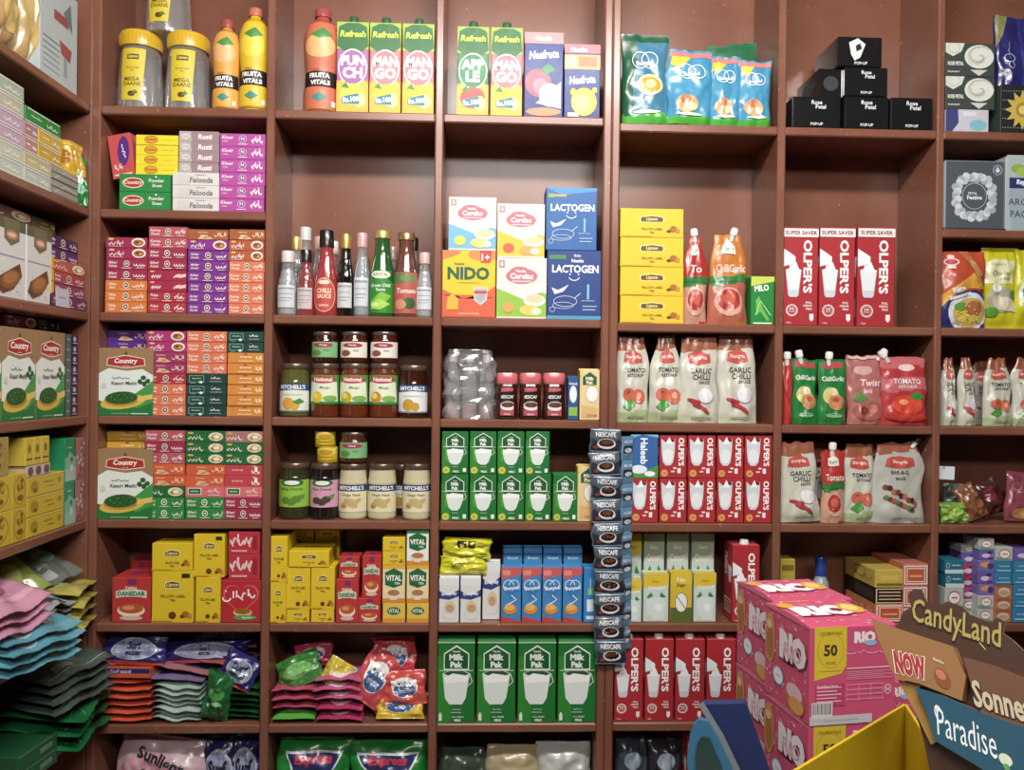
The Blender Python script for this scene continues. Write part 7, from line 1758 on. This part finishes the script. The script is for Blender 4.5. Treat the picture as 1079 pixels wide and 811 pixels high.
# yellow open carton
Pk = PD(954, 741, 1.13); zt = Pk.z
def zat(px, py, z):
    d = ray(px, py); return CAM+d*((z-CAM.z)/d.z)
Lf = zat(837, 811, zt); Rf = zat(999, 811, zt)
Lf = Pk+(Lf-Pk)*1.25; Rf = Pk+(Rf-Pk)*1.12
root = tag(empty('open_carton'), 'open yellow cardboard display carton in front of pink boxes', 'box')
def wallp(a, b, z0_, z1_, th, mm, nm):
    d = (b-a); d.z = 0; L = d.length; ang = math.atan2(d.y, d.x)
    T = Matrix.Translation((a.x, a.y, 0)) @ Matrix.Rotation(ang, 4, 'Z')
    return G().box(0, L, -th/2, th/2, z0_, z1_, mm, .0006, T=T).obj(nm, root)
YC = card('#cfae14')
wallp(Pk, Lf, CT+.001, zt, .004, YC, 'carton_wall')
wallp(Pk, Rf, CT+.001, zt, .004, YC, 'carton_wall')
Nf = Lf+(Rf-Pk)
wallp(Lf, Nf, CT+.001, CT+.10, .004, YC, 'carton_wall')
wallp(Rf, Nf, CT+.001, CT+.10, .004, YC, 'carton_wall')
g = G(); g.add([(q.x, q.y, CT+.004) for q in (Pk, Lf, Nf, Rf)], [(0, 1, 2, 3)], YC); g.add([(q.x, q.y, CT+.0015) for q in (Pk, Lf, Nf, Rf)], [(3, 2, 1, 0)], YC); g.obj('carton_floor', root)

# chocolate display board; colours darkened to carry the shade of facing away from light
A0 = PD(925, 650, 1.00); B0 = PD(1079, 712, .86); C0_ = PD(975, 811, .90)
e1 = (B0-A0).normalized(); nrm = e1.cross(C0_-A0).normalized()
if nrm.dot(CAM-A0) < 0: nrm = -nrm
e2 = nrm.cross(e1)          # roughly up in the plane
if e2.z < 0: e2 = -e2
def onp(px, py, o=0.0):
    d = ray(px, py); t = (A0+nrm*o-CAM).dot(nrm)/d.dot(nrm); return CAM+d*t
def boardpoly(g, pts, o0, o1, m, side=None):
    """outline given as picture points, carried onto the board plane and given thickness"""
    q = []
    for p in pts:
        v = onp(*p)-A0; q.append((v.dot(e1), v.dot(e2)))
    T = Matrix((e1, -nrm, e2)).transposed().to_4x4(); T.translation = A0
    g.prism(q, -o1, -o0, m, side, T=T)
def boardart(g, A, o, O, U, V):
    """A placed with its lower left at picture point O, right edge at U, top at V"""
    a = onp(*O); b = onp(*U); c = onp(*V)
    g.art(A, lambda x, y, off: a+(b-a)*(x/A.w)+(c-a)*(y/A.h)+nrm*(o+off))
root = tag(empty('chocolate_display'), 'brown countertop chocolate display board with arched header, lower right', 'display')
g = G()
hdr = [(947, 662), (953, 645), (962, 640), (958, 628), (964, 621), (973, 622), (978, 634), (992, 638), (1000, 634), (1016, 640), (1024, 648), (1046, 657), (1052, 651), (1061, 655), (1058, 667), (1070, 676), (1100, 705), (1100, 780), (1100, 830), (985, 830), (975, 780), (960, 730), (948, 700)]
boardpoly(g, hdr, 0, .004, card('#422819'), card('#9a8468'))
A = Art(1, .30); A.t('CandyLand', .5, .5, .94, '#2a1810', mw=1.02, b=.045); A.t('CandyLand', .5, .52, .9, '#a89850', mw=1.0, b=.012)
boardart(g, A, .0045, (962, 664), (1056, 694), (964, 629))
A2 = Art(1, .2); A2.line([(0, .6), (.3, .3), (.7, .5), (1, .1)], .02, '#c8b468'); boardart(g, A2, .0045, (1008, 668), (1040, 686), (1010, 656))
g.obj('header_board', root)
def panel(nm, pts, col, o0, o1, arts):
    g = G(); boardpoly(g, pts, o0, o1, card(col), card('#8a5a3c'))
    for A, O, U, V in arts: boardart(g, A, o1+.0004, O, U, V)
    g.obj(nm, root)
NA = Art(1, .45); NA.t('NOW', .5, .5, .9, '#e8dcd0', mw=.98, b=.10); NA.t('NOW', .5, .5, .84, '#a82a30', mw=.92, b=.06)
NB_ = Art(1, 1); NB_.e(.5, .3, .4, .3, '#8a4a2c'); NB_.e(.45, .4, .25, .15, '#b8744a'); NB_.t('choco', .4, .8, .2, '#e8dcc8', mw=.7)
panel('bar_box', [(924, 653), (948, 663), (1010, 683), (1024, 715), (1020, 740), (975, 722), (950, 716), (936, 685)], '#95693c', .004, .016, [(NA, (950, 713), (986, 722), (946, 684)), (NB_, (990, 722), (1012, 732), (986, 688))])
SA = Art(1, .42); SA.t('Sonnet', .5, .5, .95, '#2c1810', mw=1.02, b=.07); SA.t('Sonnet', .5, .52, .9, '#c0b494', mw=1.0, b=.03)
SB = Art(1, .1); SB.r(0, 0, 1, 1, '#c89a5c')
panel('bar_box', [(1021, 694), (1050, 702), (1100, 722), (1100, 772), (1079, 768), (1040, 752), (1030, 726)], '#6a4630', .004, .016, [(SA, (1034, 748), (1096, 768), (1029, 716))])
PA = Art(1, .34); PA.t('Paradise', .5, .45, .86, '#dfe8ea', mw=1.0, b=.0, it=.25); PA.ring(.08, .7, .07, .25, .02, '#dfe8ea', 16, 30, 300)
PB = Art(1, 1); PB.e(.5, .5, .4, .25, '#c8d8c0'); PB.e(.5, .2, .2, .15, '#5a9a5c')
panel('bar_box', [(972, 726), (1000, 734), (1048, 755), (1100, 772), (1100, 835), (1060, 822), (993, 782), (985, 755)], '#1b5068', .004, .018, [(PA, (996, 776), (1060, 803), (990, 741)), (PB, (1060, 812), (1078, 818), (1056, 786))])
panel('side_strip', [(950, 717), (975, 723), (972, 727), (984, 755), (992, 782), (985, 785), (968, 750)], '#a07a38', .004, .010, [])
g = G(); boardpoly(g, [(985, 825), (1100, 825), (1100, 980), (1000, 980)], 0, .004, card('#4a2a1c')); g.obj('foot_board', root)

# blue device case
root = tag(empty('blue_case'), 'blue plastic case with dark window and grey edge strip, beside pink cartons', 'case')
def slabpx(g, pts, dist, th, m, side=None, bevel=None):
    """upright slab facing the camera side: outline read off the picture at one depth"""
    d0 = PD(760, 780, dist); n = Vector((-math.sin(YAW+.25), -math.cos(YAW+.25), 0)); ex_ = Vector((-n.y, n.x, 0)); q = []
    for p in pts:
        r_ = ray(*p); t = (d0-CAM).dot(n)/r_.dot(n); v = CAM+r_*t-d0; q.append((v.dot(ex_), v.z))
    T = Matrix((ex_, -n, Vector((0, 0, 1)))).transposed().to_4x4(); T.translation = d0
    g.prism(q, 0, th, m, side, T=T)
g = G(); slabpx(g, [(741, 742), (786, 741), (812, 815), (812, 842), (770, 842), (775, 811)], 1.36, .02, card('#1c2c62')); g.obj('back_panel', root)
g = G(); slabpx(g, [(737, 744), (741, 741), (762, 775), (780, 812), (790, 842), (783, 842), (773, 812), (757, 778)], 1.345, .008, card('#7a8488')); g.obj('edge_strip', root)
g = G(); slabpx(g, [(727, 775), (731, 764), (737, 758), (746, 760), (757, 779), (772, 811), (780, 842), (728, 842), (724, 800)], 1.335, .012, card('#2f7098')); 
g.obj('front_shell', root)
g = G(); slabpx(g, [(735, 783), (740, 776), (748, 778), (760, 806), (770, 842), (737, 842), (733, 800)], 1.328, .006, mat('#21423f', .15, .8)); g.obj('window_panel', root)


# ------------------------------------------------------------------ let everything rest inside its own compartment
bpy.context.view_layer.update()
def wb(o):
    lo = Vector((1e9,)*3); hi = -lo
    st = [o]
    while st:
        q = st.pop(); st += list(q.children)
        if q.type == 'MESH':
            for v in q.data.vertices:
                p = q.matrix_world @ v.co
                for i in range(3): lo[i] = min(lo[i], p[i]); hi[i] = max(hi[i], p[i])
    return lo, hi
SOFT = ('packet', 'bag', 'pouch', 'sachet')
for o in [q for q in COL.objects if q.parent is None and 'label' in q]:
    cat = o['category']
    if cat in ('shelf', 'counter', 'display', 'case', 'sachets', 'card') or o.type not in ('MESH', 'EMPTY'): continue
    lo, hi = wb(o); c = (lo+hi)/2
    if c.x > -1.0 and c.y > -.05 and c.z < 2.9:
        for ci, (a, b) in enumerate(CX):
            if a-.02 < c.x < b+.02:
                dx = 0
                if lo.x < a+.0012: dx = a+.0012-lo.x
                elif hi.x > b-.0012: dx = b-.0012-hi.x
                if hi.x-lo.x < b-a: o.location.x += dx
                if hi.y > DEP-.001: o.location.y -= hi.y-DEP+.001
                if cat in SOFT:
                    for r in range(8):
                        z = zb(ci, r)
                        if r == 1 and ci not in (0, 5): continue
                        if z-.03 < lo.z < z: o.location.z += z-lo.z+.0003
                break
    elif c.x <= -.9:
        if hi.y > -.0012: o.location.y -= hi.y+.0012
        if lo.x < LX-.258 and cat not in SOFT: o.location.x += LX-.258-lo.x
